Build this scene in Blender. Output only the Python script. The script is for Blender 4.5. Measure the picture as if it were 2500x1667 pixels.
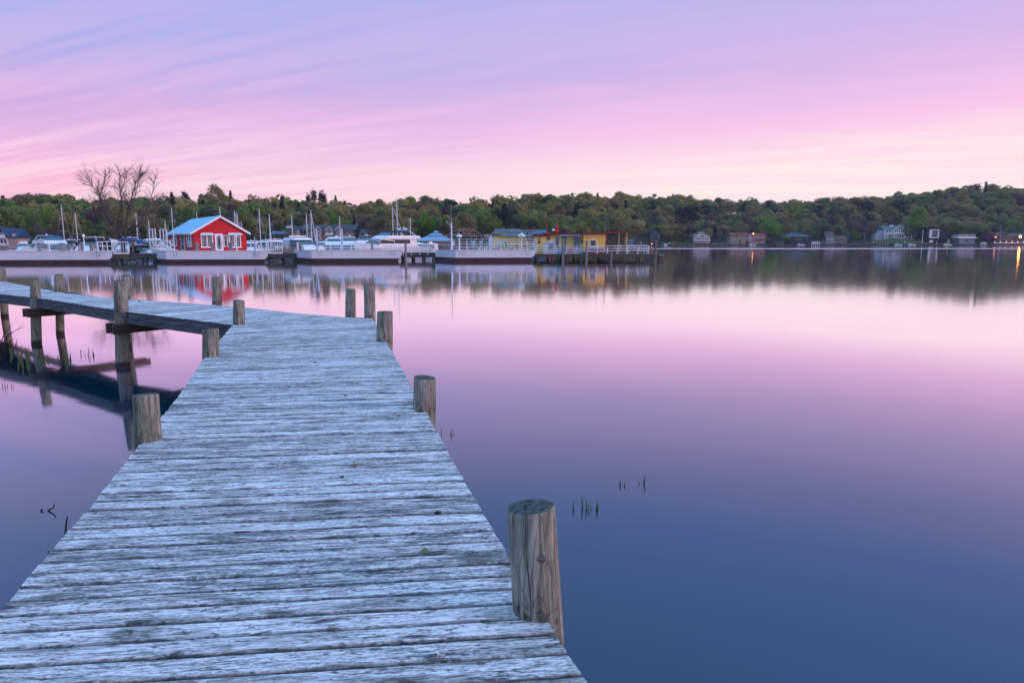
import bpy, math, random
import numpy as np
from mathutils import Vector, Matrix

# ------------------------------------------------------------------ scene, camera, sky, sun
sc = bpy.context.scene
for o in list(bpy.data.objects):
    bpy.data.objects.remove(o)
C = sc.collection
R = math.radians
F = 1667.0                                   # focal length in photograph pixels (24 mm on full frame)
HZ = 590.0                                   # horizon row
TH = math.atan((833.5 - HZ) / F)
CAMZ = 2.9
ct, st = math.cos(TH), math.sin(TH)
cam = bpy.data.cameras.new('camera')
cam.sensor_width = 36.0
cam.lens = 36.0 * F / 2500.0
cam.clip_start = 0.05
cam.clip_end = 6000
camo = bpy.data.objects.new('camera', cam)
C.objects.link(camo)
camo.location = (0, 0, CAMZ)
camo.rotation_euler = (R(90) - TH, 0, 0)
sc.camera = camo
sc.render.resolution_x, sc.render.resolution_y = 1024, 682
vs = sc.view_settings
vs.view_transform = 'Standard'
vs.look = 'None'
vs.exposure = 0.28
vs.gamma = 1.0
vs.use_curve_mapping = False
try:
    sc.cycles.max_bounces = 6
    sc.cycles.diffuse_bounces = 2
    sc.cycles.glossy_bounces = 3
    sc.cycles.transmission_bounces = 2
    sc.cycles.caustics_reflective = False
except Exception:
    pass

def lin(r, g, b):
    def f(c):
        c /= 255.0
        return c / 12.92 if c <= 0.04045 else ((c + 0.055) / 1.055) ** 2.4
    return (f(r), f(g), f(b), 1.0)

SUN_AZ, SUN_EL = 108.0, 7.0                   # azimuth clockwise from the view direction, degrees
world = bpy.data.worlds.new('World')
sc.world = world
world.use_nodes = True
wt = world.node_tree
wt.nodes.clear()
def wn(t, **kw):
    n = wt.nodes.new(t)
    for k, v in kw.items():
        setattr(n, k, v)
    return n
def wmath(op, a, b=None, clamp=False):
    n = wn('ShaderNodeMath', operation=op)
    n.use_clamp = clamp
    for i, v in enumerate((a, b)):
        if v is None:
            continue
        if isinstance(v, (int, float)):
            n.inputs[i].default_value = v
        else:
            wt.links.new(v, n.inputs[i])
    return n.outputs[0]
tc = wn('ShaderNodeTexCoord')
sep = wn('ShaderNodeSeparateXYZ')
wt.links.new(tc.outputs['Generated'], sep.inputs[0])
dx, dy, dz = sep.outputs
el = wmath('MAXIMUM', dz, 0.0)
def wramp(stops, fac):
    n = wn('ShaderNodeValToRGB')
    e = n.color_ramp.elements
    while len(e) < len(stops):
        e.new(0.5)
    for i, (p, c) in enumerate(stops):
        e[i].position = p
        e[i].color = lin(*c)
    n.color_ramp.interpolation = 'EASE' if False else 'LINEAR'
    wt.links.new(fac, n.inputs[0])
    return n.outputs[0]
# slow drifting warp of the elevation so that the bands run slightly slanted and uneven
mpw = wn('ShaderNodeMapping')
mpw.inputs['Scale'].default_value = (1.6, 1.6, 9.0)
wt.links.new(tc.outputs['Generated'], mpw.inputs[0])
nw = wn('ShaderNodeTexNoise')
nw.inputs['Scale'].default_value = 1.3
nw.inputs['Detail'].default_value = 4.0
wt.links.new(mpw.outputs[0], nw.inputs['Vector'])
warp = wmath('MULTIPLY', wmath('SUBTRACT', nw.outputs[0], 0.5), 0.10)
elw = wmath('ADD', el, wmath('MULTIPLY', warp, wmath('MINIMUM', wmath('MULTIPLY', el, 6.0), 1.0)))
left = wramp([(0.0, (255, 164, 202)), (0.045, (255, 168, 208)), (0.085, (246, 166, 214)), (0.125, (214, 164, 222)), (0.19, (174, 164, 225)), (0.25, (160, 170, 230)),
              (0.314, (158, 174, 230)), (0.40, (136, 166, 234)), (0.55, (138, 174, 240)), (1.0, (150, 204, 250))], elw)
right = wramp([(0.0, (255, 236, 212)), (0.05, (255, 243, 234)), (0.10, (255, 233, 233)), (0.15, (248, 196, 230)), (0.22, (208, 180, 230)), (0.314, (184, 177, 231)),
               (0.40, (142, 166, 234)), (0.55, (138, 174, 240)), (1.0, (150, 204, 250))], elw)
hyp = wmath('SQRT', wmath('ADD', wmath('MULTIPLY', dx, dx), wmath('MULTIPLY', dy, dy)))
azf = wmath('ADD', wmath('MULTIPLY', wmath('DIVIDE', dx, wmath('MAXIMUM', hyp, 0.001)), 1.0), 0.76, clamp=True)
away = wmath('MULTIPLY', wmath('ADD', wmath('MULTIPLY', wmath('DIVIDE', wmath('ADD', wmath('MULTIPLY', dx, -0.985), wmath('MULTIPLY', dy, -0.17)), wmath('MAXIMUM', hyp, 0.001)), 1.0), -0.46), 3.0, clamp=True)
mixa = wn('ShaderNodeMix', data_type='RGBA')
wt.links.new(azf, mixa.inputs[0])
wt.links.new(left, mixa.inputs[6])
wt.links.new(right, mixa.inputs[7])
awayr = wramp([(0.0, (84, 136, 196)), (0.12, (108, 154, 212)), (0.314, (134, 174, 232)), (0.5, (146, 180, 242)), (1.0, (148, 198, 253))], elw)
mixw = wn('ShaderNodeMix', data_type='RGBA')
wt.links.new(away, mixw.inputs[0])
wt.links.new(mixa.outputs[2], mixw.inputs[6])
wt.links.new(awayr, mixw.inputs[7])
# thin high cloud in long streaks, on a plane far above
inv = wmath('DIVIDE', 1.0, wmath('ADD', el, 0.10))
comb = wn('ShaderNodeCombineXYZ')
wt.links.new(wmath('MULTIPLY', dx, inv), comb.inputs[0])
wt.links.new(wmath('MULTIPLY', dy, inv), comb.inputs[1])
def streak(rot, sx, sy, scale, det):
    m0 = wn('ShaderNodeMapping')
    m0.inputs['Rotation'].default_value = (0, 0, R(rot))
    wt.links.new(comb.outputs[0], m0.inputs[0])
    m = wn('ShaderNodeMapping')
    m.inputs['Scale'].default_value = (sx, sy, 1)
    wt.links.new(m0.outputs[0], m.inputs[0])
    n = wn('ShaderNodeTexNoise')
    n.inputs['Scale'].default_value = scale
    n.inputs['Detail'].default_value = det
    n.inputs['Roughness'].default_value = 0.62
    n.inputs['Distortion'].default_value = 0.5
    wt.links.new(m.outputs[0], n.inputs['Vector'])
    return n.outputs[0]
s1 = streak(16, 0.36, 2.8, 1.0, 8)
s2 = streak(22, 0.60, 6.0, 1.0, 7)
cl = wmath('ADD', wmath('MULTIPLY', s1, 0.5), wmath('MULTIPLY', s2, 0.5))
cl = wmath('MULTIPLY', wmath('SUBTRACT', cl, 0.46), 9.5, clamp=True)
fade = wmath('SUBTRACT', 1.0, wmath('MULTIPLY', el, 2.2), clamp=True)
clf = wmath('MULTIPLY', wmath('MULTIPLY', cl, fade), 0.8)
pinkr = wramp([(0.0, (255, 232, 230)), (0.08, (255, 221, 232)), (0.16, (246, 192, 232)), (0.26, (208, 182, 234)), (0.4, (190, 186, 240)), (1.0, (180, 205, 248))], el)
mixc = wn('ShaderNodeMix', data_type='RGBA')
wt.links.new(clf, mixc.inputs[0])
wt.links.new(mixw.outputs[2], mixc.inputs[6])
wt.links.new(pinkr, mixc.inputs[7])
bg1 = wn('ShaderNodeBackground')
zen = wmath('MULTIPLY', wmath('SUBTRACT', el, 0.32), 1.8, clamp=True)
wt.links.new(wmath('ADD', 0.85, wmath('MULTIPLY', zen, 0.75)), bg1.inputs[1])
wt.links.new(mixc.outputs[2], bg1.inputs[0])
sky = wn('ShaderNodeTexSky', sky_type='NISHITA')
sky.sun_disc = False
sky.sun_elevation = R(SUN_EL)
sky.sun_rotation = R(SUN_AZ)
bg2 = wn('ShaderNodeBackground')
bg2.inputs[1].default_value = 0.006
wt.links.new(sky.outputs[0], bg2.inputs[0])
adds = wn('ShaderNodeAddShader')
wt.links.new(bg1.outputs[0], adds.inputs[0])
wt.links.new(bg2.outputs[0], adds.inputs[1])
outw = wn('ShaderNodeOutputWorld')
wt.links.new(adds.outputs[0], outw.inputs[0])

sun = bpy.data.lights.new('sun', 'SUN')
sun.energy = 1.5
sun.angle = R(22)
sun.color = (1.0, 0.64, 0.66)
suno = bpy.data.objects.new('sun', sun)
C.objects.link(suno)
sd = Vector((math.sin(R(SUN_AZ)) * math.cos(R(SUN_EL)), math.cos(R(SUN_AZ)) * math.cos(R(SUN_EL)), math.sin(R(SUN_EL))))
suno.rotation_euler = sd.to_track_quat('Z', 'Y').to_euler()
suno.location = sd * 200

# ------------------------------------------------------------------ pixels to places
def ray(px, py):
    u = (px - 1250.0) / F
    v = (833.5 - py) / F
    return Vector((u, ct + v * st, -st + v * ct))
def at(px, py, Y):
    d = ray(px, py)
    t = Y / d.y
    return Vector((d.x * t, Y, CAMZ + d.z * t))
def X_at(px, Y):
    return at(px, HZ, Y).x
def Z_at(py, Y):
    return at(1250, py, Y).z
def on_z(px, py, z):
    d = ray(px, py)
    t = (z - CAMZ) / d.z
    return Vector((d.x * t, d.y * t, z))
def deck_z(Y):
    return 1.22 + 0.006 * max(0.0, min(Y, 30.0))
def on_deck(px, py):
    p = on_z(px, py, 1.25)
    for _ in range(5):
        p = on_z(px, py, deck_z(p.y))
    return p
def px_of(X, Y, Z):
    q = Vector((X, Y, Z - CAMZ))
    dpt = q.y * ct - q.z * st
    return 1250 + F * q.x / dpt, 833.5 - F * (q.y * st + q.z * ct) / dpt

# ------------------------------------------------------------------ materials
MATS = {}
def nodes(m):
    m.use_nodes = True
    nt = m.node_tree
    return nt, nt.nodes['Principled BSDF']
def plain(name, col, rough=0.6, var=0.12, scale=3.0, metal=0.0, spec=0.3, emit=None, es=1.0, bump=0.0):
    m = bpy.data.materials.new(name)
    nt, b = nodes(m)
    b.inputs['Roughness'].default_value = rough
    b.inputs['Metallic'].default_value = metal
    b.inputs['Specular IOR Level'].default_value = spec
    t = nt.nodes.new('ShaderNodeTexCoord')
    n = nt.nodes.new('ShaderNodeTexNoise')
    n.inputs['Scale'].default_value = scale
    n.inputs['Detail'].default_value = 5
    nt.links.new(t.outputs['Object'], n.inputs['Vector'])
    r = nt.nodes.new('ShaderNodeValToRGB')
    r.color_ramp.elements[0].position = 0.3
    r.color_ramp.elements[1].position = 0.7
    r.color_ramp.elements[0].color = tuple(c * (1 - var) for c in col) + (1,)
    r.color_ramp.elements[1].color = tuple(min(1, c * (1 + var)) for c in col) + (1,)
    nt.links.new(n.outputs[0], r.inputs[0])
    nt.links.new(r.outputs[0], b.inputs['Base Color'])
    if emit:
        b.inputs['Emission Color'].default_value = emit + (1,)
        b.inputs['Emission Strength'].default_value = es
    if bump:
        bp = nt.nodes.new('ShaderNodeBump')
        bp.inputs['Strength'].default_value = bump
        nt.links.new(n.outputs[0], bp.inputs['Height'])
        nt.links.new(bp.outputs[0], b.inputs['Normal'])
    MATS[name] = m
    return m
def nmath(nt, op, a, b=None, clamp=False):
    n = nt.nodes.new('ShaderNodeMath')
    n.operation = op
    n.use_clamp = clamp
    for i, v in enumerate((a, b)):
        if v is None:
            continue
        if isinstance(v, (int, float)):
            n.inputs[i].default_value = v
        else:
            nt.links.new(v, n.inputs[i])
    return n.outputs[0]
def nnoise(nt, vec, scl, scale=1.0, det=4, rough=0.55, dist=0.0, rnd=None):
    m = nt.nodes.new('ShaderNodeMapping')
    m.inputs['Scale'].default_value = scl
    nt.links.new(vec, m.inputs[0])
    if rnd is not None:
        cx = nt.nodes.new('ShaderNodeCombineXYZ')
        for i in range(3):
            nt.links.new(nmath(nt, 'MULTIPLY', rnd, 37.0 + 23 * i), cx.inputs[i])
        nt.links.new(cx.outputs[0], m.inputs['Location'])
    n = nt.nodes.new('ShaderNodeTexNoise')
    n.inputs['Scale'].default_value = scale
    n.inputs['Detail'].default_value = det
    n.inputs['Roughness'].default_value = rough
    n.inputs['Distortion'].default_value = dist
    nt.links.new(m.outputs[0], n.inputs['Vector'])
    return n.outputs[0]
def nramp(nt, fac, stops):
    r = nt.nodes.new('ShaderNodeValToRGB')
    e = r.color_ramp.elements
    while len(e) < len(stops):
        e.new(0.5)
    for i, (p, c) in enumerate(stops):
        e[i].position = p
        e[i].color = (tuple(c) + (1,)) if len(c) == 3 else c
    nt.links.new(fac, r.inputs[0])
    return r.outputs[0]
def nmix(nt, f, a, b, mode='MIX'):
    m = nt.nodes.new('ShaderNodeMix')
    m.data_type = 'RGBA'
    m.blend_type = mode
    for k, v in (('Factor', f), ('A', a), ('B', b)):
        s = m.inputs[k] if k == 'Factor' else [i for i in m.inputs if i.name == k and i.type == 'RGBA'][0]
        if isinstance(v, (int, float)):
            s.default_value = v
        elif isinstance(v, tuple):
            s.default_value = v + (1,) if len(v) == 3 else v
        else:
            nt.links.new(v, s)
    return [o for o in m.outputs if o.type == 'RGBA'][0]

def deck_wood():
    m = bpy.data.materials.new('weathered_deck_wood')
    nt, b = nodes(m)
    t = nt.nodes.new('ShaderNodeTexCoord')
    oi = nt.nodes.new('ShaderNodeObjectInfo')
    rnd = oi.outputs['Random']
    ob = t.outputs['Object']
    fine = nnoise(nt, ob, (11.0, 150, 40), 1.0, 4, 0.7, 0.4, rnd)
    med = nnoise(nt, ob, (4.2, 46, 20), 1.0, 5, 0.65, 0.8, rnd)
    big = nnoise(nt, ob, (1.3, 6.0, 4), 1.0, 6, 0.62, 1.0, rnd)
    spot = nnoise(nt, ob, (11.0, 34, 9), 1.0, 5, 0.65, 0.6, rnd)
    mott = nnoise(nt, ob, (40, 110, 26), 1.0, 2, 0.6, 0.0, rnd)
    # knots, long almond shapes
    mp = nt.nodes.new('ShaderNodeMapping')
    mp.inputs['Scale'].default_value = (1.5, 6.2, 1.0)
    cx = nt.nodes.new('ShaderNodeCombineXYZ')
    nt.links.new(nmath(nt, 'MULTIPLY', rnd, 51.0), cx.inputs[0])
    nt.links.new(nmath(nt, 'MULTIPLY', rnd, 17.0), cx.inputs[1])
    nt.links.new(cx.outputs[0], mp.inputs['Location'])
    nt.links.new(ob, mp.inputs[0])
    wob = nnoise(nt, ob, (6, 30, 1), 1.0, 3, 0.5, 0.0, rnd)
    addv = nt.nodes.new('ShaderNodeVectorMath')
    addv.operation = 'ADD'
    cw = nt.nodes.new('ShaderNodeCombineXYZ')
    nt.links.new(nmath(nt, 'MULTIPLY', nmath(nt, 'SUBTRACT', wob, 0.5), 0.22), cw.inputs[0])
    nt.links.new(nmath(nt, 'MULTIPLY', nmath(nt, 'SUBTRACT', wob, 0.5), 0.30), cw.inputs[1])
    nt.links.new(mp.outputs[0], addv.inputs[0])
    nt.links.new(cw.outputs[0], addv.inputs[1])
    vo = nt.nodes.new('ShaderNodeTexVoronoi')
    vo.inputs['Scale'].default_value = 1.0
    nt.links.new(addv.outputs[0], vo.inputs['Vector'])
    dist = vo.outputs['Distance']
    knot = nmath(nt, 'SUBTRACT', 1.0, nmath(nt, 'MULTIPLY', dist, 7.5), clamp=True)
    halo = nmath(nt, 'SUBTRACT', 1.0, nmath(nt, 'MULTIPLY', dist, 2.6), clamp=True)
    g = nmath(nt, 'ADD', nmath(nt, 'MULTIPLY', fine, 0.42), nmath(nt, 'ADD', nmath(nt, 'MULTIPLY', med, 0.38), nmath(nt, 'MULTIPLY', mott, 0.24)))
    g = nmath(nt, 'SUBTRACT', g, nmath(nt, 'MULTIPLY', halo, 0.06))
    g = nmath(nt, 'ADD', g, nmath(nt, 'MULTIPLY', nmath(nt, 'SUBTRACT', rnd, 0.5), 0.05))
    col = nramp(nt, g, [(0.37, (0.03, 0.032, 0.034)), (0.44, (0.14, 0.145, 0.145)), (0.50, (0.44, 0.44, 0.44)), (0.555, (0.80, 0.80, 0.79)), (0.64, (0.93, 0.93, 0.92))])
    st_ = nramp(nt, big, [(0.48, (0, 0, 0)), (0.66, (1, 1, 1))])
    col = nmix(nt, nmath(nt, 'MULTIPLY', nmath(nt, 'MULTIPLY', st_, nmath(nt, 'SUBTRACT', 1.35, fine)), 0.95), col, (0.075, 0.08, 0.075))
    sp = nramp(nt, spot, [(0.575, (0, 0, 0)), (0.64, (1, 1, 1))])
    col = nmix(nt, nmath(nt, 'MULTIPLY', sp, 0.85), col, (0.05, 0.052, 0.05))
    kf = nramp(nt, knot, [(0.05, (0, 0, 0)), (0.45, (1, 1, 1))])
    col = nmix(nt, nmath(nt, 'MULTIPLY', kf, 0.82), col, (0.045, 0.045, 0.042))
    # board edges: worn, dirty, and darkened to paint shade into the gaps
    at_ = nt.nodes.new('ShaderNodeAttribute')
    at_.attribute_name = 'edge'
    ed = nmath(nt, 'ADD', at_.outputs['Fac'], nmath(nt, 'MULTIPLY', nmath(nt, 'SUBTRACT', med, 0.5), 0.35))
    ef = nramp(nt, ed, [(0.88, (0, 0, 0)), (0.99, (1, 1, 1))])
    col = nmix(nt, nmath(nt, 'MULTIPLY', ef, 0.88), col, (0.025, 0.027, 0.026))
    nt.links.new(col, b.inputs['Base Color'])
    b.inputs['Roughness'].default_value = 0.72
    b.inputs['Specular IOR Level'].default_value = 0.35
    h = nmath(nt, 'ADD', nmath(nt, 'MULTIPLY', fine, 0.6), nmath(nt, 'ADD', nmath(nt, 'MULTIPLY', med, 0.9), nmath(nt, 'MULTIPLY', knot, -0.5)))
    bp = nt.nodes.new('ShaderNodeBump')
    bp.inputs['Strength'].default_value = 1.0
    bp.inputs['Distance'].default_value = 0.012
    nt.links.new(h, bp.inputs['Height'])
    nt.links.new(bp.outputs[0], b.inputs['Normal'])
    MATS['deck'] = m
deck_wood()

def pile_wood():
    m = bpy.data.materials.new('weathered_piling_wood')
    nt, b = nodes(m)
    t = nt.nodes.new('ShaderNodeTexCoord')
    oi = nt.nodes.new('ShaderNodeObjectInfo')
    rnd = oi.outputs['Random']
    ob = t.outputs['Object']
    fine = nnoise(nt, ob, (38, 38, 3.0), 1.0, 5, 0.6, 0.8, rnd)
    cath = nnoise(nt, ob, (8, 8, 1.3), 1.0, 2, 0.5, 0.8, rnd)
    ring = nmath(nt, 'FRACT', nmath(nt, 'MULTIPLY', cath, 11.0))
    ring = nmath(nt, 'ABSOLUTE', nmath(nt, 'SUBTRACT', ring, 0.5))
    big = nnoise(nt, ob, (6, 6, 2.2), 1.0, 5, 0.6, 0.6, rnd)
    moss = nnoise(nt, ob, (7, 7, 1.4), 1.0, 4, 0.6, 0.4, nmath(nt, 'ADD', rnd, 0.31))
    col = nramp(nt, fine, [(0.33, (0.10, 0.094, 0.072)), (0.5, (0.26, 0.245, 0.195)), (0.68, (0.42, 0.40, 0.325))])
    rl = nramp(nt, ring, [(0.0, (1, 1, 1)), (0.11, (0, 0, 0))])
    col = nmix(nt, nmath(nt, 'MULTIPLY', rl, 0.42), col, (0.06, 0.055, 0.045))
    mf = nramp(nt, moss, [(0.47, (0, 0, 0)), (0.62, (1, 1, 1))])
    col = nmix(nt, nmath(nt, 'MULTIPLY', mf, 0.55), col, (0.10, 0.135, 0.085))
    df = nramp(nt, big, [(0.56, (0, 0, 0)), (0.68, (1, 1, 1))])
    col = nmix(nt, nmath(nt, 'MULTIPLY', df, 0.6), col, (0.05, 0.06, 0.06))
    sx = nt.nodes.new('ShaderNodeSeparateXYZ')
    nt.links.new(ob, sx.inputs[0])
    z = sx.outputs[2]
    # rot and wear where the deck meets the post (object origin is at deck level), wet band at the waterline
    nz = nmath(nt, 'ADD', z, nmath(nt, 'MULTIPLY', nmath(nt, 'SUBTRACT', fine, 0.5), 0.30))
    rot = nramp(nt, nmath(nt, 'ADD', nmath(nt, 'MULTIPLY', nz, 2.0), 0.5), [(0.38, (0, 0, 0)), (0.46, (1, 1, 1)), (0.60, (0.7, 0.7, 0.7)), (0.74, (0, 0, 0))])
    rp = nramp(nt, nnoise(nt, ob, (22, 22, 16), 1.0, 4, 0.6, 0.0, rnd), [(0.46, (0, 0, 0)), (0.6, (1, 1, 1))])
    col = nmix(nt, nmath(nt, 'MULTIPLY', nmath(nt, 'MULTIPLY', rot, rp), 0.85), col, (0.025, 0.025, 0.022))
    geo = nt.nodes.new('ShaderNodeNewGeometry')
    sg = nt.nodes.new('ShaderNodeSeparateXYZ')
    nt.links.new(geo.outputs['Position'], sg.inputs[0])
    wz = nmath(nt, 'ADD', sg.outputs[2], nmath(nt, 'MULTIPLY', nmath(nt, 'SUBTRACT', fine, 0.5), 0.08))
    wet = nramp(nt, wz, [(0.10, (1, 1, 1)), (0.16, (0, 0, 0))])
    col = nmix(nt, nmath(nt, 'MULTIPLY', wet, 0.88), col, (0.022, 0.022, 0.02))
    nt.links.new(col, b.inputs['Base Color'])
    b.inputs['Roughness'].default_value = 0.85
    b.inputs['Specular IOR Level'].default_value = 0.2
    bp = nt.nodes.new('ShaderNodeBump')
    bp.inputs['Strength'].default_value = 0.7
    bp.inputs['Distance'].default_value = 0.012
    nt.links.new(nmath(nt, 'ADD', fine, nmath(nt, 'MULTIPLY', rl, -0.4)), bp.inputs['Height'])
    nt.links.new(bp.outputs[0], b.inputs['Normal'])
    MATS['pile'] = m
pile_wood()

def streak_wood(name, dark, light, axis=0, rough=0.85):
    m = bpy.data.materials.new(name)
    nt, b = nodes(m)
    t = nt.nodes.new('ShaderNodeTexCoord')
    oi = nt.nodes.new('ShaderNodeObjectInfo')
    s = [30, 30, 30]
    s[axis] = 1.6
    n = nnoise(nt, t.outputs['Object'], tuple(s), 1.0, 5, 0.62, 0.6, oi.outputs['Random'])
    n2 = nnoise(nt, t.outputs['Object'], (2, 2, 9), 1.0, 5, 0.6, 0.6, oi.outputs['Random'])
    g = nmath(nt, 'ADD', nmath(nt, 'MULTIPLY', n, 0.6), nmath(nt, 'MULTIPLY', n2, 0.4))
    nt.links.new(nramp(nt, g, [(0.38, dark), (0.62, light)]), b.inputs['Base Color'])
    b.inputs['Roughness'].default_value = rough
    bp = nt.nodes.new('ShaderNodeBump')
    bp.inputs['Strength'].default_value = 0.6
    bp.inputs['Distance'].default_value = 0.01
    nt.links.new(n, bp.inputs['Height'])
    nt.links.new(bp.outputs[0], b.inputs['Normal'])
    MATS[name] = m
streak_wood('rim_wood', (0.018, 0.02, 0.022), (0.13, 0.135, 0.14))
streak_wood('beam_wood', (0.03, 0.018, 0.012), (0.12, 0.075, 0.05))
streak_wood('pier_wood', (0.03, 0.028, 0.024), (0.14, 0.13, 0.11))
streak_wood('far_post', (0.10, 0.10, 0.10), (0.32, 0.32, 0.32), 2)
streak_wood('brown_post', (0.12, 0.08, 0.05), (0.32, 0.23, 0.14), 2)
plain('end_grain', (0.06, 0.07, 0.062), 0.95, 0.6, 30, bump=0.6)

def water_mat():
    m = bpy.data.materials.new('calm_lake_water')
    nt, b = nodes(m)
    geo = nt.nodes.new('ShaderNodeNewGeometry')
    pos = geo.outputs['Position']
    sx = nt.nodes.new('ShaderNodeSeparateXYZ')
    nt.links.new(pos, sx.inputs[0])
    # breeze lines far out: long narrow bands of rougher water
    wav = nnoise(nt, pos, (0.012, 0.012, 0.012), 1.0, 3, 0.5)
    yw = nmath(nt, 'ADD', sx.outputs[1], nmath(nt, 'MULTIPLY', nmath(nt, 'SUBTRACT', wav, 0.5), 26.0))
    band = nmath(nt, 'SUBTRACT', 1.0, nmath(nt, 'MULTIPLY', nmath(nt, 'ABSOLUTE', nmath(nt, 'SUBTRACT', yw, 288.0)), 0.036), clamp=True)
    band = nmath(nt, 'MULTIPLY', band, nmath(nt, 'MULTIPLY', nmath(nt, 'SUBTRACT', sx.outputs[0], 30.0), 0.03, clamp=True))
    strk = nnoise(nt, pos, (0.02, 0.16, 1), 1.0, 4, 0.6)
    far = nmath(nt, 'MULTIPLY', nmath(nt, 'SUBTRACT', sx.outputs[1], 90.0), 0.02, clamp=True)
    near_far = nmath(nt, 'SUBTRACT', 1.0, nmath(nt, 'MULTIPLY', nmath(nt, 'SUBTRACT', sx.outputs[1], 255.0), 0.03, clamp=True))
    strk = nmath(nt, 'MULTIPLY', nmath(nt, 'MULTIPLY', nmath(nt, 'MULTIPLY', nmath(nt, 'SUBTRACT', strk, 0.60), 9.0, clamp=True), far), nmath(nt, 'MULTIPLY', near_far, 0.45))
    bands = nmath(nt, 'MAXIMUM', band, strk)
    rough = nmath(nt, 'ADD', 0.056, nmath(nt, 'MULTIPLY', bands, 0.22))
    w1 = nnoise(nt, pos, (0.5, 1.9, 1), 1.0, 3, 0.5, 0.3)
    w2 = nnoise(nt, pos, (3.0, 11.0, 1), 1.0, 3, 0.5, 0.3)
    h = nmath(nt, 'ADD', w1, nmath(nt, 'MULTIPLY', w2, 0.14))
    bp = nt.nodes.new('ShaderNodeBump')
    bp.inputs['Strength'].default_value = 0.16
    bp.inputs['Distance'].default_value = 0.012
    nt.links.new(h, bp.inputs['Height'])
    # body colour under a mirror-like surface; the reflection grows toward grazing view as on real water
    gl = nt.nodes.new('ShaderNodeBsdfGlossy')
    gl.distribution = 'GGX'
    gl.inputs['Color'].default_value = (0.98, 0.94, 1.0, 1)
    nt.links.new(rough, gl.inputs['Roughness'])
    nt.links.new(bp.outputs[0], gl.inputs['Normal'])
    df = nt.nodes.new('ShaderNodeBsdfDiffuse')
    df.inputs['Color'].default_value = (0.0, 0.036, 0.062, 1)
    fr = nt.nodes.new('ShaderNodeFresnel')
    fr.inputs['IOR'].default_value = 1.33
    fac = nmath(nt, 'MULTIPLY', fr.outputs[0], 2.1, clamp=True)
    mx = nt.nodes.new('ShaderNodeMixShader')
    nt.links.new(fac, mx.inputs[0])
    nt.links.new(df.outputs[0], mx.inputs[1])
    nt.links.new(gl.outputs[0], mx.inputs[2])
    out = [n for n in nt.nodes if n.type == 'OUTPUT_MATERIAL'][0]
    nt.links.new(mx.outputs[0], out.inputs['Surface'])
    nt.nodes.remove(b)
    MATS['water'] = m
water_mat()

W = (0.72, 0.73, 0.75)
plain('white_paint', (0.8, 0.8, 0.81), 0.45, 0.05, 2.0)
plain('white_gel', (0.78, 0.78, 0.78), 0.25, 0.03, 1.0, spec=0.5)
plain('white_rail', (0.78, 0.77, 0.78), 0.45, 0.06, 4.0)
plain('hull_white', (0.74, 0.72, 0.76), 0.42, 0.05, 0.5)
plain('hull_dark', (0.055, 0.028, 0.028), 0.6, 0.3, 1.5)
plain('pale_blue_roof', (0.22, 0.62, 0.78), 0.4, 0.08, 1.2)
plain('glass_dark', (0.02, 0.03, 0.035), 0.08, 0.2, 1.0, spec=0.6)
plain('glass_blue', (0.05, 0.10, 0.12), 0.08, 0.2, 1.0, spec=0.6)
plain('navy_canvas', (0.015, 0.03, 0.07), 0.8, 0.2, 2.0)
plain('blue_canvas', (0.02, 0.10, 0.30), 0.8, 0.2, 2.0)
plain('black_canvas', (0.012, 0.013, 0.016), 0.75, 0.3, 2.0)
plain('yellow_canvas', (0.55, 0.33, 0.02), 0.75, 0.2, 2.0)
plain('alloy', (0.55, 0.55, 0.57), 0.35, 0.05, 2.0, metal=0.6)
plain('mast_paint', (0.70, 0.66, 0.64), 0.4, 0.05, 2.0)
plain('pole_blue', (0.36, 0.45, 0.56), 0.5, 0.10, 2.0)
plain('black_metal', (0.02, 0.02, 0.022), 0.5, 0.2, 2.0)
plain('globe', (0.85, 0.85, 0.83), 0.25, 0.03, 2.0)
plain('lit_window', (0.8, 0.6, 0.3), 0.5, 0.1, 1.0, emit=(1.0, 0.62, 0.25), es=1.6)
plain('lamp_amber', (0.8, 0.5, 0.2), 0.4, 0.1, 1.0, emit=(1.0, 0.30, 0.03), es=90.0)
plain('lamp_small', (0.8, 0.5, 0.2), 0.4, 0.1, 1.0, emit=(1.0, 0.36, 0.06), es=9.0)
plain('red_plastic', (0.55, 0.03, 0.03), 0.4, 0.1, 2.0)
plain('crane_red', (0.28, 0.07, 0.05), 0.6, 0.2, 2.0)
plain('sign_panel', (0.55, 0.53, 0.64), 0.5, 0.06, 2.0)
plain('sign_red', (0.55, 0.03, 0.08), 0.5, 0.05, 2.0)
plain('sign_black', (0.012, 0.012, 0.02), 0.5, 0.05, 2.0)
plain('chair_blue', (0.30, 0.38, 0.44), 0.6, 0.1, 2.0)
plain('stone', (0.10, 0.10, 0.095), 0.9, 0.4, 3.0, bump=0.5)
plain('seawall_grey', (0.17, 0.16, 0.16), 0.9, 0.35, 0.5)
plain('brick_red', (0.22, 0.07, 0.05), 0.9, 0.2, 4.0)
plain('lawn', (0.035, 0.06, 0.022), 0.95, 0.4, 0.4)
plain('forest_floor', (0.035, 0.034, 0.022), 0.95, 0.4, 0.05)
plain('bank_soil', (0.07, 0.06, 0.04), 0.95, 0.4, 0.5)
plain('bark', (0.11, 0.085, 0.08), 0.95, 0.4, 5.0)
plain('bark_pale', (0.20, 0.18, 0.18), 0.95, 0.3, 5.0)
plain('reed_green', (0.13, 0.20, 0.05), 0.7, 0.4, 8.0)
plain('reed_dry', (0.05, 0.045, 0.03), 0.8, 0.4, 8.0)
plain('twig_dark', (0.03, 0.024, 0.022), 0.9, 0.4, 12.0)
plain('reed_straw', (0.30, 0.20, 0.12), 0.9, 0.4, 2.0)
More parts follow.
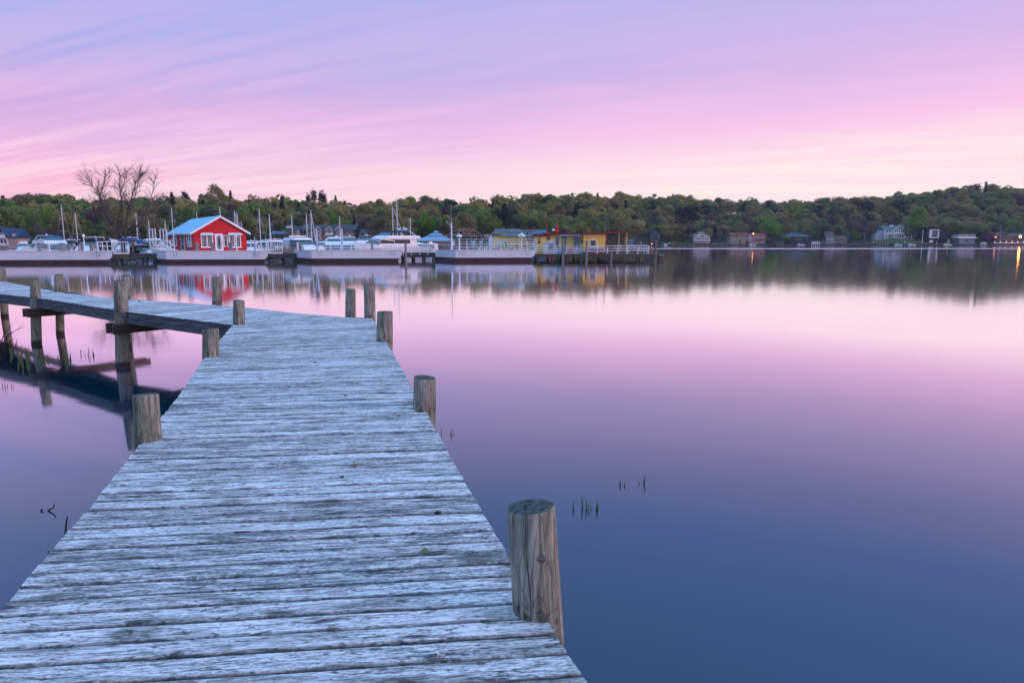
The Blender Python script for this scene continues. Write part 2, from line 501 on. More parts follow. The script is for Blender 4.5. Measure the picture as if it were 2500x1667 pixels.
plain('dry_leaf', (0.24, 0.18, 0.08), 0.9, 0.5, 60.0)
plain('dark_debris', (0.03, 0.027, 0.024), 0.9, 0.5, 60.0)
plain('feather_white', (0.55, 0.50, 0.44), 0.9, 0.3, 80.0)
for nm, col in (('yellow_paint', (0.92, 0.68, 0.20)), ('orange_paint', (0.94, 0.60, 0.15)), ('red_paint', (0.56, 0.010, 0.016))):
    m = plain(nm, col, 0.55, 0.10, 2.5)
    nt = m.node_tree
    b = nt.nodes['Principled BSDF']
    t = nt.nodes.new('ShaderNodeTexCoord')
    sz = nt.nodes.new('ShaderNodeSeparateXYZ')
    nt.links.new(t.outputs['Object'], sz.inputs[0])
    bp = nt.nodes.new('ShaderNodeBump')
    bp.inputs['Strength'].default_value = 0.8
    bp.inputs['Distance'].default_value = 0.02
    nt.links.new(nmath(nt, 'FRACT', nmath(nt, 'MULTIPLY', sz.outputs[2], 5.0)), bp.inputs['Height'])
    nt.links.new(bp.outputs[0], b.inputs['Normal'])
for nm, col in (('wall_white', (0.55, 0.57, 0.60)), ('wall_grey', (0.30, 0.31, 0.33)), ('wall_tan', (0.34, 0.27, 0.24)), ('wall_blue', (0.06, 0.11, 0.16)),
                ('wall_cream', (0.34, 0.29, 0.17)), ('wall_pink', (0.42, 0.28, 0.26)), ('wall_brown', (0.08, 0.055, 0.05)), ('wall_black', (0.012, 0.012, 0.016)),
                ('wall_slate', (0.035, 0.05, 0.07)), ('wall_greyblue', (0.22, 0.27, 0.33)),
                ('roof_slate', (0.045, 0.05, 0.065)), ('roof_navy', (0.02, 0.05, 0.11)), ('roof_brown', (0.09, 0.05, 0.045)), ('roof_red', (0.22, 0.035, 0.04)),
                ('roof_teal', (0.07, 0.13, 0.17)), ('roof_blue', (0.20, 0.34, 0.46)), ('roof_shingle', (0.10, 0.105, 0.10)), ('red_trim', (0.28, 0.03, 0.03)),
                ('blue_trim', (0.20, 0.45, 0.62)), ('timber_pale', (0.30, 0.24, 0.18)), ('deck_far', (0.22, 0.16, 0.12))):
    plain(nm, col, 0.7, 0.14, 2.0)

def foliage(name, c0, c1, c2):
    m = bpy.data.materials.new(name)
    nt, b = nodes(m)
    t = nt.nodes.new('ShaderNodeTexCoord')
    geo = nt.nodes.new('ShaderNodeNewGeometry')
    oi = nt.nodes.new('ShaderNodeObjectInfo')
    n = nnoise(nt, geo.outputs['Position'], (0.16, 0.16, 0.2), 1.0, 3, 0.6)
    n2 = nnoise(nt, geo.outputs['Position'], (0.9, 0.9, 0.9), 1.0, 2, 0.5)
    g = nmath(nt, 'ADD', nmath(nt, 'MULTIPLY', n, 0.6), nmath(nt, 'ADD', nmath(nt, 'MULTIPLY', n2, 0.3), nmath(nt, 'MULTIPLY', oi.outputs['Random'], 0.12)))
    nt.links.new(nramp(nt, g, [(0.36, c0), (0.5, c1), (0.64, c2)]), b.inputs['Base Color'])
    col = b.inputs['Base Color'].links[0].from_socket
    df = nt.nodes.new('ShaderNodeBsdfDiffuse')
    tl = nt.nodes.new('ShaderNodeBsdfTranslucent')
    nt.links.new(col, df.inputs[0])
    nt.links.new(col, tl.inputs[0])
    mx = nt.nodes.new('ShaderNodeMixShader')
    mx.inputs[0].default_value = 0.38
    nt.links.new(df.outputs[0], mx.inputs[1])
    nt.links.new(tl.outputs[0], mx.inputs[2])
    out = [n for n in nt.nodes if n.type == 'OUTPUT_MATERIAL'][0]
    nt.links.new(mx.outputs[0], out.inputs['Surface'])
    nt.nodes.remove(b)
    MATS[name] = m
foliage('leaf_olive', (0.165, 0.148, 0.046), (0.265, 0.232, 0.075), (0.35, 0.30, 0.105))
foliage('leaf_green', (0.09, 0.13, 0.035), (0.14, 0.195, 0.052), (0.20, 0.26, 0.075))
foliage('leaf_bright', (0.09, 0.18, 0.02), (0.13, 0.25, 0.03), (0.18, 0.32, 0.05))
foliage('leaf_brown', (0.15, 0.12, 0.055), (0.23, 0.185, 0.085), (0.30, 0.245, 0.115))
foliage('leaf_dark', (0.0562, 0.0725, 0.0425), (0.0875, 0.11, 0.0625), (0.125, 0.15, 0.0875))
foliage('leaf_conifer', (0.013, 0.024, 0.02), (0.024, 0.042, 0.034), (0.038, 0.06, 0.045))
foliage('leaf_maroon', (0.1, 0.05, 0.05), (0.14, 0.072, 0.07), (0.18, 0.1, 0.095))
foliage('leaf_magenta', (0.14, 0.04, 0.10), (0.2, 0.06, 0.14), (0.28, 0.09, 0.2))
foliage('leaf_blossom', (0.35, 0.35, 0.34), (0.5, 0.5, 0.48), (0.6, 0.6, 0.6))
foliage('twig_grey', (0.125, 0.1125, 0.125), (0.2, 0.1812, 0.1938), (0.275, 0.25, 0.2625))

# ------------------------------------------------------------------ mesh helpers
class MB:
    def __init__(s):
        s.v = []
        s.f = []
    def poly(s, pts):
        i = len(s.v)
        s.v += [tuple(p) for p in pts]
        s.f.append(tuple(range(i, i + len(pts))))
        return s
    def hexa(s, b, t):
        i = len(s.v)
        n = len(b)
        s.v += [tuple(p) for p in b] + [tuple(p) for p in t]
        s.f.append(tuple(i + k for k in range(n))[::-1])
        s.f.append(tuple(i + n + k for k in range(n)))
        for k in range(n):
            k2 = (k + 1) % n
            s.f.append((i + k, i + k2, i + n + k2, i + n + k))
        return s
    def box(s, x0, x1, y0, y1, z0, z1):
        return s.hexa([(x0, y0, z0), (x1, y0, z0), (x1, y1, z0), (x0, y1, z0)], [(x0, y0, z1), (x1, y0, z1), (x1, y1, z1), (x0, y1, z1)])
    def frus(s, a, z0, b, z1):
        x0, x1, y0, y1 = a
        u0, u1, w0, w1 = b
        return s.hexa([(x0, y0, z0), (x1, y0, z0), (x1, y1, z0), (x0, y1, z0)], [(u0, w0, z1), (u1, w0, z1), (u1, w1, z1), (u0, w1, z1)])
    def exz(s, pts, y0, y1):                 # outline in x,z pushed along y
        return s.hexa([(x, y0, z) for x, z in pts], [(x, y1, z) for x, z in pts])
    def eyz(s, pts, x0, x1):
        return s.hexa([(x0, y, z) for y, z in pts], [(x1, y, z) for y, z in pts])
    def exy(s, pts, z0, z1):
        return s.hexa([(x, y, z0) for x, y in pts], [(x, y, z1) for x, y in pts])
    def tube(s, p, q, r0, r1=None, n=6, cap=True):
        r1 = r0 if r1 is None else r1
        p, q = Vector(p), Vector(q)
        d = (q - p)
        if d.length < 1e-6:
            return s
        d.normalize()
        a = d.orthogonal().normalized()
        b = d.cross(a)
        i = len(s.v)
        for c, r in ((p, r0), (q, r1)):
            for k in range(n):
                w = 2 * math.pi * k / n
                s.v.append(tuple(c + a * (r * math.cos(w)) + b * (r * math.sin(w))))
        for k in range(n):
            k2 = (k + 1) % n
            s.f.append((i + k, i + k2, i + n + k2, i + n + k))
        if cap:
            s.f.append(tuple(i + k for k in range(n))[::-1])
            s.f.append(tuple(i + n + k for k in range(n)))
        return s
    def bar(s, p, q, w, h=None):
        h = w if h is None else h
        p, q = Vector(p), Vector(q)
        d = (q - p).normalized()
        up = Vector((0, 0, 1)) if abs(d.z) < 0.95 else Vector((0, 1, 0))
        a = d.cross(up).normalized() * (w / 2)
        b = a.cross(d).normalized() * (h / 2)
        return s.hexa([p - a - b, p + a - b, p + a + b, p - a + b], [q - a - b, q + a - b, q + a + b, q - a + b])
    def ball(s, c, r, n=8, m=6, sc3=(1, 1, 1)):
        i = len(s.v)
        c = Vector(c)
        for j in range(1, m):
            ph = math.pi * j / m
            for k in range(n):
                w = 2 * math.pi * k / n
                s.v.append((c.x + r * sc3[0] * math.sin(ph) * math.cos(w), c.y + r * sc3[1] * math.sin(ph) * math.sin(w), c.z + r * sc3[2] * math.cos(ph)))
        s.v.append((c.x, c.y, c.z + r * sc3[2]))
        s.v.append((c.x, c.y, c.z - r * sc3[2]))
        tpi, bti = len(s.v) - 2, len(s.v) - 1
        for j in range(m - 2):
            for k in range(n):
                k2 = (k + 1) % n
                s.f.append((i + j * n + k, i + (j + 1) * n + k, i + (j + 1) * n + k2, i + j * n + k2))
        for k in range(n):
            k2 = (k + 1) % n
            s.f.append((tpi, i + k, i + k2))
            s.f.append((bti, i + (m - 2) * n + k2, i + (m - 2) * n + k))
        return s
    def mesh(s, name):
        me = bpy.data.meshes.new(name)
        me.from_pydata(s.v, [], s.f)
        me.validate()
        me.update()
        return me
    def build(s, name, mat, parent=None, smooth=False, loc=None, rz=0.0):
        me = s.mesh(name)
        me.materials.append(MATS[mat])
        if smooth:
            me.shade_smooth()
        return link(name, me, parent, loc, rz)
def link(name, me, parent=None, loc=None, rz=0.0):
    o = bpy.data.objects.new(name, me)
    C.objects.link(o)
    o.parent = parent
    if loc is not None:
        o.location = loc
    if rz:
        o.rotation_euler.z = rz
    return o
def tag(o, label=None, cat=None, group=None, kind=None):
    if label:
        o['label'] = label
    if cat:
        o['category'] = cat
    if group:
        o['group'] = group
    if kind:
        o['kind'] = kind
    return o
def thing(name, label, cat, loc=(0, 0, 0), rz=0.0, group=None):
    o = bpy.data.objects.new(name, None)
    o.empty_display_size = 0.3
    C.objects.link(o)
    o.location = loc
    o.rotation_euler.z = rz
    return tag(o, label, cat, group)
rng = random.Random(11)
nrg = np.random.default_rng(5)
def np_mesh(name, verts, quads, mats, midx=None, smooth=False):
    me = bpy.data.meshes.new(name)
    nq, k = quads.shape
    me.vertices.add(len(verts))
    me.vertices.foreach_set('co', np.asarray(verts, np.float32).ravel())
    me.loops.add(nq * k)
    me.loops.foreach_set('vertex_index', quads.astype(np.int32).ravel())
    me.polygons.add(nq)
    me.polygons.foreach_set('loop_start', np.arange(0, nq * k, k, dtype=np.int32))
    me.polygons.foreach_set('loop_total', np.full(nq, k, np.int32))
    for m in mats:
        me.materials.append(MATS[m])
    if midx is not None:
        me.polygons.foreach_set('material_index', np.asarray(midx, np.int32))
    me.update(calc_edges=True)
    me.validate()
    return me

# ------------------------------------------------------------------ the shore line, terrain and lake
def interp(tab, x):
    return float(np.interp(x, [a for a, b in tab], [b for a, b in tab]))
SHORE = [(-700, 200), (-200, 225), (0, 236), (300, 250), (700, 285), (950, 285), (1150, 290), (1350, 340), (1500, 420), (1600, 500), (1700, 535), (2500, 540), (3200, 520)]
TOPS = [(-700, 480), (0, 490), (60, 479), (110, 474), (170, 472), (220, 486), (300, 488), (400, 488), (470, 484), (530, 474), (600, 478), (680, 482), (760, 488), (850, 494), (950, 487),
        (1050, 484), (1110, 490), (1200, 483), (1300, 475), (1450, 472), (1550, 476), (1650, 480), (1750, 486), (1850, 490), (1950, 490), (2050, 485), (2120, 482), (2200, 473), (2300, 464),
        (2350, 459), (2400, 452), (2450, 456), (2500, 464), (2700, 470), (3200, 480)]
def sstep(t):
    t = max(0.0, min(1.0, t))
    return t * t * (3 - 2 * t)
RUN = 170.0
def terrain(px, t):
    ys = interp(SHORE, px)
    Y = ys + t * RUN
    yr = ys + RUN
    zr = Z_at(interp(TOPS, px), yr) - (16.0 if px < 1500 else 14.5)
    bench = 0.16
    z = 1.2 + (zr - 1.2) * sstep((t - bench) / (1.0 - bench)) if t > 0 else 1.2
    d = (px - 2185) / 60.0
    z += 4.4 * math.exp(-d * d) * sstep(t / 0.08) * (1 - sstep((t - 0.35) / 0.3))
    if t > 1:
        z = zr - (t - 1) * 12
    return X_at(px, Y), Y, z
cols = list(range(-700, 3201, 50))
rows = [0.0, 0.02, 0.05, 0.08, 0.12, 0.16, 0.22, 0.3, 0.4, 0.5, 0.6, 0.7, 0.8, 0.9, 1.0, 1.3, 1.8]
mb = MB()
grid = []
for px in cols:
    x, y, z = terrain(px, 0.0)
    mb.v.append((x, y - 0.5, -1.5))
    for t in rows:
        mb.v.append(terrain(px, t))
nr = len(rows) + 1
for i in range(len(cols) - 1):
    for j in range(nr - 1):
        a = i * nr + j
        mb.f.append((a, a + nr, a + nr + 1, a + 1))
tag(mb.build('hill_terrain', 'forest_floor', smooth=True), kind='structure')

mb = MB()
xs = np.linspace(-1500, 1500, 7)
mb.poly([(-2500, -400, 0), (2500, -400, 0), (2500, 1400, 0), (-2500, 1400, 0)])
tag(mb.build('lake_water', 'water'), kind='structure')

# ------------------------------------------------------------------ the wooden dock in front
ML = [on_deck(*p) for p in ((-160, 1667), (0, 1487), (79, 1398), (236, 1219), (345, 1080), (443, 957), (493, 881), (569, 792))]
MR = [on_deck(*p) for p in ((1434, 1667), (1336, 1520), (1237, 1349), (1115, 1140), (1039, 1004), (972, 884), (944, 835), (909, 776))]
for E in (ML, MR):                            # go on behind the camera
    d = (E[1] - E[0]).normalized()
    E.insert(0, E[0] - d * 3.2)
A_, B_ = ML[-1], MR[-1]
pl0, pl1 = on_deck(600, 1628), on_deck(1395, 1577)
pdir = Vector((pl1.x - pl0.x, pl1.y - pl0.y, 0)).normalized()       # along the boards
pend = Vector((B_.x - A_.x, B_.y - A_.y, 0)).normalized()
def cut(E, o, n):                             # where polyline E crosses the line of points with (p-o).n = 0
    for a, b in zip(E, E[1:]):
        da, db = (a - o).dot(n), (b - o).dot(n)
        if (da <= 0 <= db) or (db <= 0 <= da):
            if abs(db - da) < 1e-9:
                return a
            return a.lerp(b, -da / (db - da))
    return None
def plank_mesh(L0, L1, R0, R1, th, seg):
    """board with ends L (edges 0,1) and R, local x along the board; the long edges waver and the corners are worn round"""
    mid = (L0 + L1 + R0 + R1) / 4
    ax = ((R0 + R1) / 2 - (L0 + L1) / 2)
    ax.z = 0
    ln = ax.length
    ax.normalize()
    rz = math.atan2(ax.y, ax.x)
    M = Matrix.Rotation(-rz, 3, 'Z')
    l0, l1, r0, r1 = (M @ (p - mid) for p in (L0, L1, R0, R1))
    m = MB()
    b = 0.010
    ringn = []
    cup = rng.uniform(-0.004, 0.002)
    for i in range(seg + 1):
        f = i / seg
        p0, p1 = l0.lerp(r0, f), l1.lerp(r1, f)
        w0, w1 = rng.uniform(-0.002, 0.0015), rng.uniform(-0.0015, 0.002)
        dz = rng.uniform(-0.0015, 0.0015)
        y0, y1, x0, x1 = p0.y + w0, p1.y + w1, p0.x, p1.x
        z0, z1 = p0.z + dz, p1.z + dz
        xm = (x0 + x1) / 2
        ring = [(x0, y0, z0 - th), (x0, y0, z0 - b * 1.4), (x0, y0 + b, z0), (xm, (y0 + y1) / 2, (z0 + z1) / 2 + cup), (x1, y1 - b, z1), (x1, y1, z1 - b * 1.4), (x1, y1, z1 - th)]
        ringn.append(len(m.v))
        m.v += ring
    k = 7
    for i in range(seg):
        a, c = ringn[i], ringn[i + 1]
        for j in range(k - 1):
            m.f.append((a + j, c + j, c + j + 1, a + j + 1))
        m.f.append((a + k - 1, c + k - 1, c, a))
    m.f.append(tuple(ringn[0] + j for j in range(k)))
    m.f.append(tuple(ringn[-1] + j for j in range(k))[::-1])
    return m, mid, rz
def plank(parent, base, L0, L1, R0, R1, seg=6, sink=0.0):
    m, mid, rz = plank_mesh(L0, L1, R0, R1, 0.04, seg)
    me = m.mesh('plank')
    at_ = me.attributes.new('edge', 'FLOAT', 'POINT')
    at_.data.foreach_set('value', [(1.0, 1.0, 0.9, 0.0, 0.9, 1.0, 1.0)[i % 7] for i in range(len(me.vertices))])
    me.materials.append(MATS['deck'])
    o = link('plank', me, parent, mid - base + Vector((0, 0, sink)), rz)
    o.rotation_euler.x = rng.uniform(-0.006, 0.006)
    return o
dbase = Vector((-1.5, 5.0, 0.0))
dock = thing('dock', 'weathered grey plank dock running out from the shore over calm water', 'dock', dbase)
# boards of the long part; the direction turns slowly from pdir near the camera to the end line at the corner
n0 = Vector((-pdir.y, pdir.x, 0))
pos_c = (ML[0] + MR[0]) / 2
mids = []
end_mid = (A_ + B_) / 2
start = (ML[1] + MR[1]) / 2 - n0 * 2.6
tot = (end_mid - start).length
nb = int(tot / 0.140)
cur = 0.0
edges = []
wds = [rng.uniform(0.128, 0.150) for _ in range(nb)]
sc_ = tot / sum(wds)
acc = [0.0]
for w in wds:
    acc.append(acc[-1] + w * sc_)
for s in acc:
    f = s / tot
    ff = sstep((f - 0.55) / 0.45)
    d = (pdir * (1 - ff) + pend * ff).normalized()
    n = Vector((-d.y, d.x, 0))
    edges.append((start.lerp(end_mid, f), n))
gap = 0.0095
for i in range(nb):
    (o0, n_0), (o1, n_1) = edges[i], edges[i + 1]
    g = gap * rng.choice((0.35, 0.6, 0.8, 1.0, 1.2, 1.9))
    p0, p1 = o0 + n_0 * g * 0.5, o1 - n_1 * g * 0.5
    c = [cut(ML, p0, n_0), cut(ML, p1, n_1), cut(MR, p0, n_0), cut(MR, p1, n_1)]
    if any(q is None for q in c):
        continue
    jl, jr = rng.uniform(-0.007, 0.007), rng.uniform(-0.006, 0.007)
    dl = (c[2] - c[0]).normalized()
    plank(dock, dbase, c[0] + dl * jl, c[1] + dl * jl, c[2] + dl * jr, c[3] + dl * jr, 8, rng.uniform(-0.003, 0.003))
# the part that turns left along the reeds
SF = [on_deck(*p) for p in ((569, 792), (311, 760), (103, 728), (0, 717))]
SB = [on_deck(*p) for p in ((909, 776), (843, 774), (730, 765), (599, 750), (450, 738.6), (311, 731), (158, 715), (0, 685.5))]
SF.append(SF[-1] + (SF[-1] - SF[-2]).normalized() * 9)
SB.append(SB[-1] + (SB[-1] - SB[-2]).normalized() * 3)
sdir = Vector((SB[-2].x - SB[1].x, SB[-2].y - SB[1].y, 0)).normalized()   # along the side dock
snrm = Vector((sdir.y, -sdir.x, 0))                                        # across it, away from the front edge
if snrm.y < 0:
    snrm = -snrm
seam_n = Vector((-pend.y, pend.x, 0))
dbase2 = Vector((-11, 18, 0))
dock2 = thing('dock', 'side dock arm of grey planks above reeds, turning off toward the barges', 'dock', dbase2)
s = 0.04
o = B_.copy()
SFX = [B_, A_] + SF[1:]
def side_pts(s):
    p = o + sdir * s
    return cut(SFX, p, sdir), cut(SB, p, sdir)
nside = 0
while s < 23.5 and nside < 200:
    w = rng.uniform(0.130, 0.148)
    g = gap * rng.uniform(0.6, 1.6)
    a0, b0 = side_pts(s + g / 2)
    a1, b1 = side_pts(s + w - g / 2)
    s += w
    if None in (a0, b0, a1, b1):
        continue
    if (b0 - a0).length < 0.12:
        continue
    j = rng.uniform(-0.02, 0.01)
    plank(dock2, dbase2, a1 + snrm * j, a0 + snrm * j, b1, b0, 5, -0.004 + rng.uniform(-0.003, 0.003))
    nside += 1
# rim boards and stringers under the boards
def rim(parent, base, E, depth, inset, side, name='rim_joist', mat='rim_wood', th=0.05):
    for a, b in zip(E, E[1:]):
        d = (b - a)
        d.z = 0
        if d.length < 0.05:
            continue
        d.normalize()
        n = Vector((-d.y, d.x, 0)) * side
        za, zb = a.z - 0.042, b.z - 0.042
        p, q = a + n * inset - d * 0.02, b + n * inset + d * 0.02
        m = MB()
        mid = (p + q) / 2
        rz = math.atan2(d.y, d.x)
        L = (q - p).length / 2
        k = max(2, int(L * 2 / 0.5))
        bot, top = [], []
        m.hexa([(-L, -th / 2, za - depth - mid.z), (L, -th / 2, zb - depth - mid.z), (L, th / 2, zb - depth - mid.z), (-L, th / 2, za - depth - mid.z)],
               [(-L, -th / 2, za - mid.z), (L, -th / 2, zb - mid.z), (L, th / 2, zb - mid.z), (-L, th / 2, za - mid.z)])
        m.build(name, mat, parent, loc=mid - base, rz=rz)
rim(dock, dbase, [ML[0], ML[3], ML[5], ML[8]], 0.24, 0.05, -1)
rim(dock, dbase, [MR[0], MR[3], MR[5], MR[8]], 0.24, 0.05, 1)
rim(dock2, dbase2, [SF[0], SF[1], SF[2], SF[4]], 0.25, 0.03, -1)
rim(dock2, dbase2, [SB[0], SB[3], SB[5], SB[8]], 0.25, 0.05, 1)
def mid_line(E1, E2, f):
    n = min(len(E1), len(E2))
    return [E1[int(i * (len(E1) - 1) / (n - 1))].lerp(E2[int(i * (len(E2) - 1) / (n - 1))], f) for i in range(n)]
rim(dock, dbase, [ML[0].lerp(MR[0], 0.5), ML[-1].lerp(MR[-1], 0.5)], 0.22, 0.0, 1)
rim(dock2, dbase2, [A_.lerp(B_, 0.5), SF[-1].lerp(SB[-1], 0.5)], 0.22, 0.0, 1)

# pilings: top pixel row, width, x at the top, x and row where it meets the deck
def piling(xt, w, yt, xb, yb, label, deck=True, foot_dx=0.0, group=None):
    g = on_deck(xb, yb)
    dist = g.y * ct - (g.z - CAMZ) * st
    r = w / 2 * dist / F
    c = Vector((g.x * (g.y + r * 0.9) / g.y, g.y + r * 0.9, g.z))
    top = at(xt, yt, c.y)
    h = top.z - c.z
    lean = top.x - X_at(xb, c.y) - (at(xb, yt, c.y).x - X_at(xb, c.y)) if False else (top.x - c.x)
    lean = max(-0.12, min(0.12, lean))
    t = thing('dock_piling', label, 'post', c, rng.uniform(0, 6.28), group)
    rz = t.rotation_euler.z
    rl = Matrix.Rotation(-rz, 3, 'Z') @ Vector((lean, 0, 0))
    m = MB()
    n = 22
    prof = [(-c.z - 1.6, 1.06), (-c.z - 0.1, 1.05), (-c.z + 0.3, 1.05), (-0.3, 1.03), (0.0, 1.02), (h * 0.35, 1.01), (h * 0.7, 0.99), (h - 0.02, 0.98), (h, 0.93)]
    ph = [rng.uniform(0, 6.28) for _ in range(3)]
    for j, (z, k) in enumerate(prof):
        f = z / h
        for i in range(n):
            a = 2 * math.pi * i / n
            rr = r * k * (1 + 0.025 * math.sin(2 * a + ph[0]) + 0.018 * math.sin(3 * a + ph[1] + z) + 0.010 * math.sin(7 * a + ph[2])) * (1 + 0.01 * rng.uniform(-1, 1))
            zz = z + (0.012 * math.sin(a + ph[1]) if j >= len(prof) - 2 else 0)
            m.v.append((rr * math.cos(a) + rl.x * f, rr * math.sin(a) + rl.y * f, zz))
    for j in range(len(prof) - 1):
        for i in range(n):
            i2 = (i + 1) % n
            m.f.append((j * n + i, j * n + i2, (j + 1) * n + i2, (j + 1) * n + i))
    m.build('shaft', 'pile', t, smooth=True)
    m2 = MB()
    for rad, zz in ((0.93, 0.0), (0.6, 0.006), (0.25, 0.004)):
        for i in range(n):
            a = 2 * math.pi * i / n
            rr = r * rad * (1 + 0.025 * math.sin(2 * a + ph[0]) + 0.018 * math.sin(3 * a + ph[1] + h) + 0.010 * math.sin(7 * a + ph[2]))
            m2.v.append((rr * math.cos(a) + rl.x, rr * math.sin(a) + rl.y, h + zz + 0.012 * math.sin(a + ph[1]) * rad + rng.uniform(-0.002, 0.002)))
    for j in range(2):
        for i in range(n):
            i2 = (i + 1) % n
            m2.f.append((j * n + i, j * n + i2, (j + 1) * n + i2, (j + 1) * n + i))
    m2.f.append(tuple(2 * n + i for i in range(n)))
    m2.build('end_grain', 'end_grain', t)
    return t, c, r
P1 = piling(1296, 122, 1236, 1312, 1517, 'thick pale brown piling with a long crack, beside the widest dock boards')
P2 = piling(356, 59, 962, 363, 1080, 'short round piling with arched grain pattern on the reed side of the dock')
P3 = piling(1037, 56, 921, 1036, 1004, 'grey piling second from the cracked one along the open-water edge')
P4 = piling(514, 39, 803, 515, 872, 'squat grey piling just before the inner corner of the dock')
P5 = piling(940, 38, 760, 939, 835, 'piling on the open-water edge, dark rotted band round its foot, before the outer corner')
P6 = piling(583, 27, 733, 583, 793, 'greenish piling standing at the inner corner where the side arm begins')
P7 = piling(902, 27.5, 693, 903, 777, 'tall piling at the outer corner of the dock with a dark ring')
P8 = piling(856, 24.5, 706, 856, 772, 'slim dark-ringed piling next to the outer corner piling')
P9 = piling(530, 22, 677, 530, 740, 'lone piling on the far edge of the side arm, under the red building reflection')
P10 = piling(295, 30, 686, 297, 760, 'long piling through the front edge of the side arm with a brown beam')
P11 = piling(308, 22, 674, 309, 731, 'far edge piling half hidden behind the long front piling')
P12 = piling(86, 21, 684, 87, 727, 'second long piling on the front edge of the side arm, farther along')
P13 = piling(144, 17.5, 670, 145, 713, 'thin mossy piling on the far edge of the side arm')
P14 = piling(4, 16, 656, 6, 687, 'last mossy piling along the far edge of the side arm')
# the long drying crack and the knot of the nearest piling
t1, c1_, r1_ = P1
inv_ = Matrix.Rotation(-t1.rotation_euler.z, 3, 'Z')
def on_face(ang, z, out=0.002):
    h1 = at(1296, 1236, c1_.y).z - c1_.z
    ln = max(-0.12, min(0.12, at(1296, 1236, c1_.y).x - c1_.x))
    f = z / h1
    return inv_ @ Vector((r1_ * 1.045 * math.sin(ang) + ln * f, -r1_ * 1.045 * math.cos(ang), z)) + inv_ @ Vector((0, -out, 0))
m = MB()
zs = [0.005 + 0.05 * i for i in range(12)]
for i, z in enumerate(zs):
    a = -0.28 + 0.03 * math.sin(z * 14) + 0.05 * z
    w = 0.016 * (1 - abs(i / 11 - 0.35)) + 0.004
    m.v += [tuple(on_face(a - w, z)), tuple(on_face(a + w, z))]
for i in range(len(zs) - 1):
    m.f.append((2 * i, 2 * i + 1, 2 * i + 3, 2 * i + 2))
m.build('crack', 'twig_dark', t1)
m = MB()
kc = on_face(0.30, 0.30, 0.001)
nn = (inv_ @ Vector((math.sin(0.30), -math.cos(0.30), 0)))
tx = nn.cross(Vector((0, 0, 1)))
for rad, hh in ((0.018, 0.0), (0.012, 0.0012), (0.004, 0.0016)):
    for i in range(10):
        a = 2 * math.pi * i / 10
        m.v.append(tuple(kc + tx * (rad * math.cos(a)) + Vector((0, 0, rad * math.sin(a))) + nn * hh))
for j in range(2):
    for i in range(10):
        i2 = (i + 1) % 10
        m.f.append((j * 10 + i, j * 10 + i2, (j + 1) * 10 + i2, (j + 1) * 10 + i))
m.f.append(tuple(20 + i for i in range(10)))
m.build('knot', 'rim_wood', t1)
# pairs of brown cross beams clamped to the pilings under the side arm
def cross_beam(ca, ra, cb, zt):
    d = Vector((cb.x - ca.x, cb.y - ca.y, 0)).normalized()
    n = Vector((-d.y, d.x, 0))
    for sgn in (-1, 1):
        p = ca - d * 0.16 + n * sgn * (ra + 0.02)
        q = cb + d * 0.22 + n * sgn * (ra + 0.02)
        m = MB()
        mid = (p + q) / 2
        L = (q - p).length / 2
        m.box(-L, L, -0.025, 0.025, -0.23, 0.0)
        m.build('cross_beam', 'beam_wood', dock2, loc=Vector((mid.x, mid.y, zt)) - dbase2, rz=math.atan2(d.y, d.x))
zt = deck_z(17) - 0.29
cross_beam(P10[1], P10[2], Vector((P10[1].x + snrm.x * 2.6, P10[1].y + snrm.y * 2.6, 0)), zt)
cross_beam(P12[1], P12[2], Vector((P12[1].x + snrm.x * 2.6, P12[1].y + snrm.y * 2.6, 0)), zt)
cross_beam(P6[1], P6[2], Vector((P6[1].x + 2.2, P6[1].y + 1.3, 0)), zt)

# leaves, droppings and a feather lying on the boards
def debris(px, py, kind, size, label, cat):
    g = on_deck(px, py)
    mat = {'leaf': 'dry_leaf', 'lump': 'dark_debris', 'feather': 'feather_white'}[kind]
    m = MB()
    rr = random.Random(int(px * 7 + py))
    if kind == 'lump':
        for _ in range(3):
            m.ball((rr.uniform(-.4, .4) * size, rr.uniform(-.3, .3) * size, size * 0.22), size * rr.uniform(0.3, 0.5), 7, 5, (1.3, 0.9, 0.6))
    else:
        for _ in range(5 if kind == 'feather' else 3):
            a = rr.uniform(0, 6.28)
            L, wd = size * rr.uniform(0.6, 1.1), size * rr.uniform(0.25, 0.45)
            cx_, cy_ = rr.uniform(-.3, .3) * size, rr.uniform(-.3, .3) * size
            pts = []
            for k in range(5):
                f = k / 4 - 0.5
                ww = wd * math.cos(f * math.pi) * 0.5 + 0.001
                zz = 0.004 + size * (0.5 * f * f + rr.uniform(0, 0.15))
                for sg in (-1, 1):
                    lx, ly = f * L, sg * ww
                    pts.append((cx_ + lx * math.cos(a) - ly * math.sin(a), cy_ + lx * math.sin(a) + ly * math.cos(a), zz + (size * 0.12 if sg > 0 else 0)))
            i = len(m.v)
            m.v += pts
            for k in range(4):
                m.f.append((i + 2 * k, i + 2 * k + 1, i + 2 * k + 3, i + 2 * k + 2))
    return tag(m.build(kind if kind != 'lump' else 'debris_lump', mat, loc=g - Vector((0, 0, 0.002))), label, cat)
debris(1076, 1604, 'feather', 0.05, 'pale fluffy feather caught between two boards near the cracked piling', 'feather')
debris(1068, 1253, 'lump', 0.035, 'dark curled lump of dirt lying on the dock boards toward the open-water edge', 'debris')
debris(868, 1138, 'leaf', 0.06, 'crumpled yellow-brown dry leaf in the middle of the dock', 'leaf')
debris(834, 1164, 'lump', 0.022, 'small black pebble-like dropping just below the yellow-brown leaf', 'debris')
debris(768, 885, 'lump', 0.03, 'small black lump alone on the boards toward the dock corner', 'debris')
debris(638, 925, 'leaf', 0.05, 'small curled leaf on the boards inside the inner edge', 'leaf')
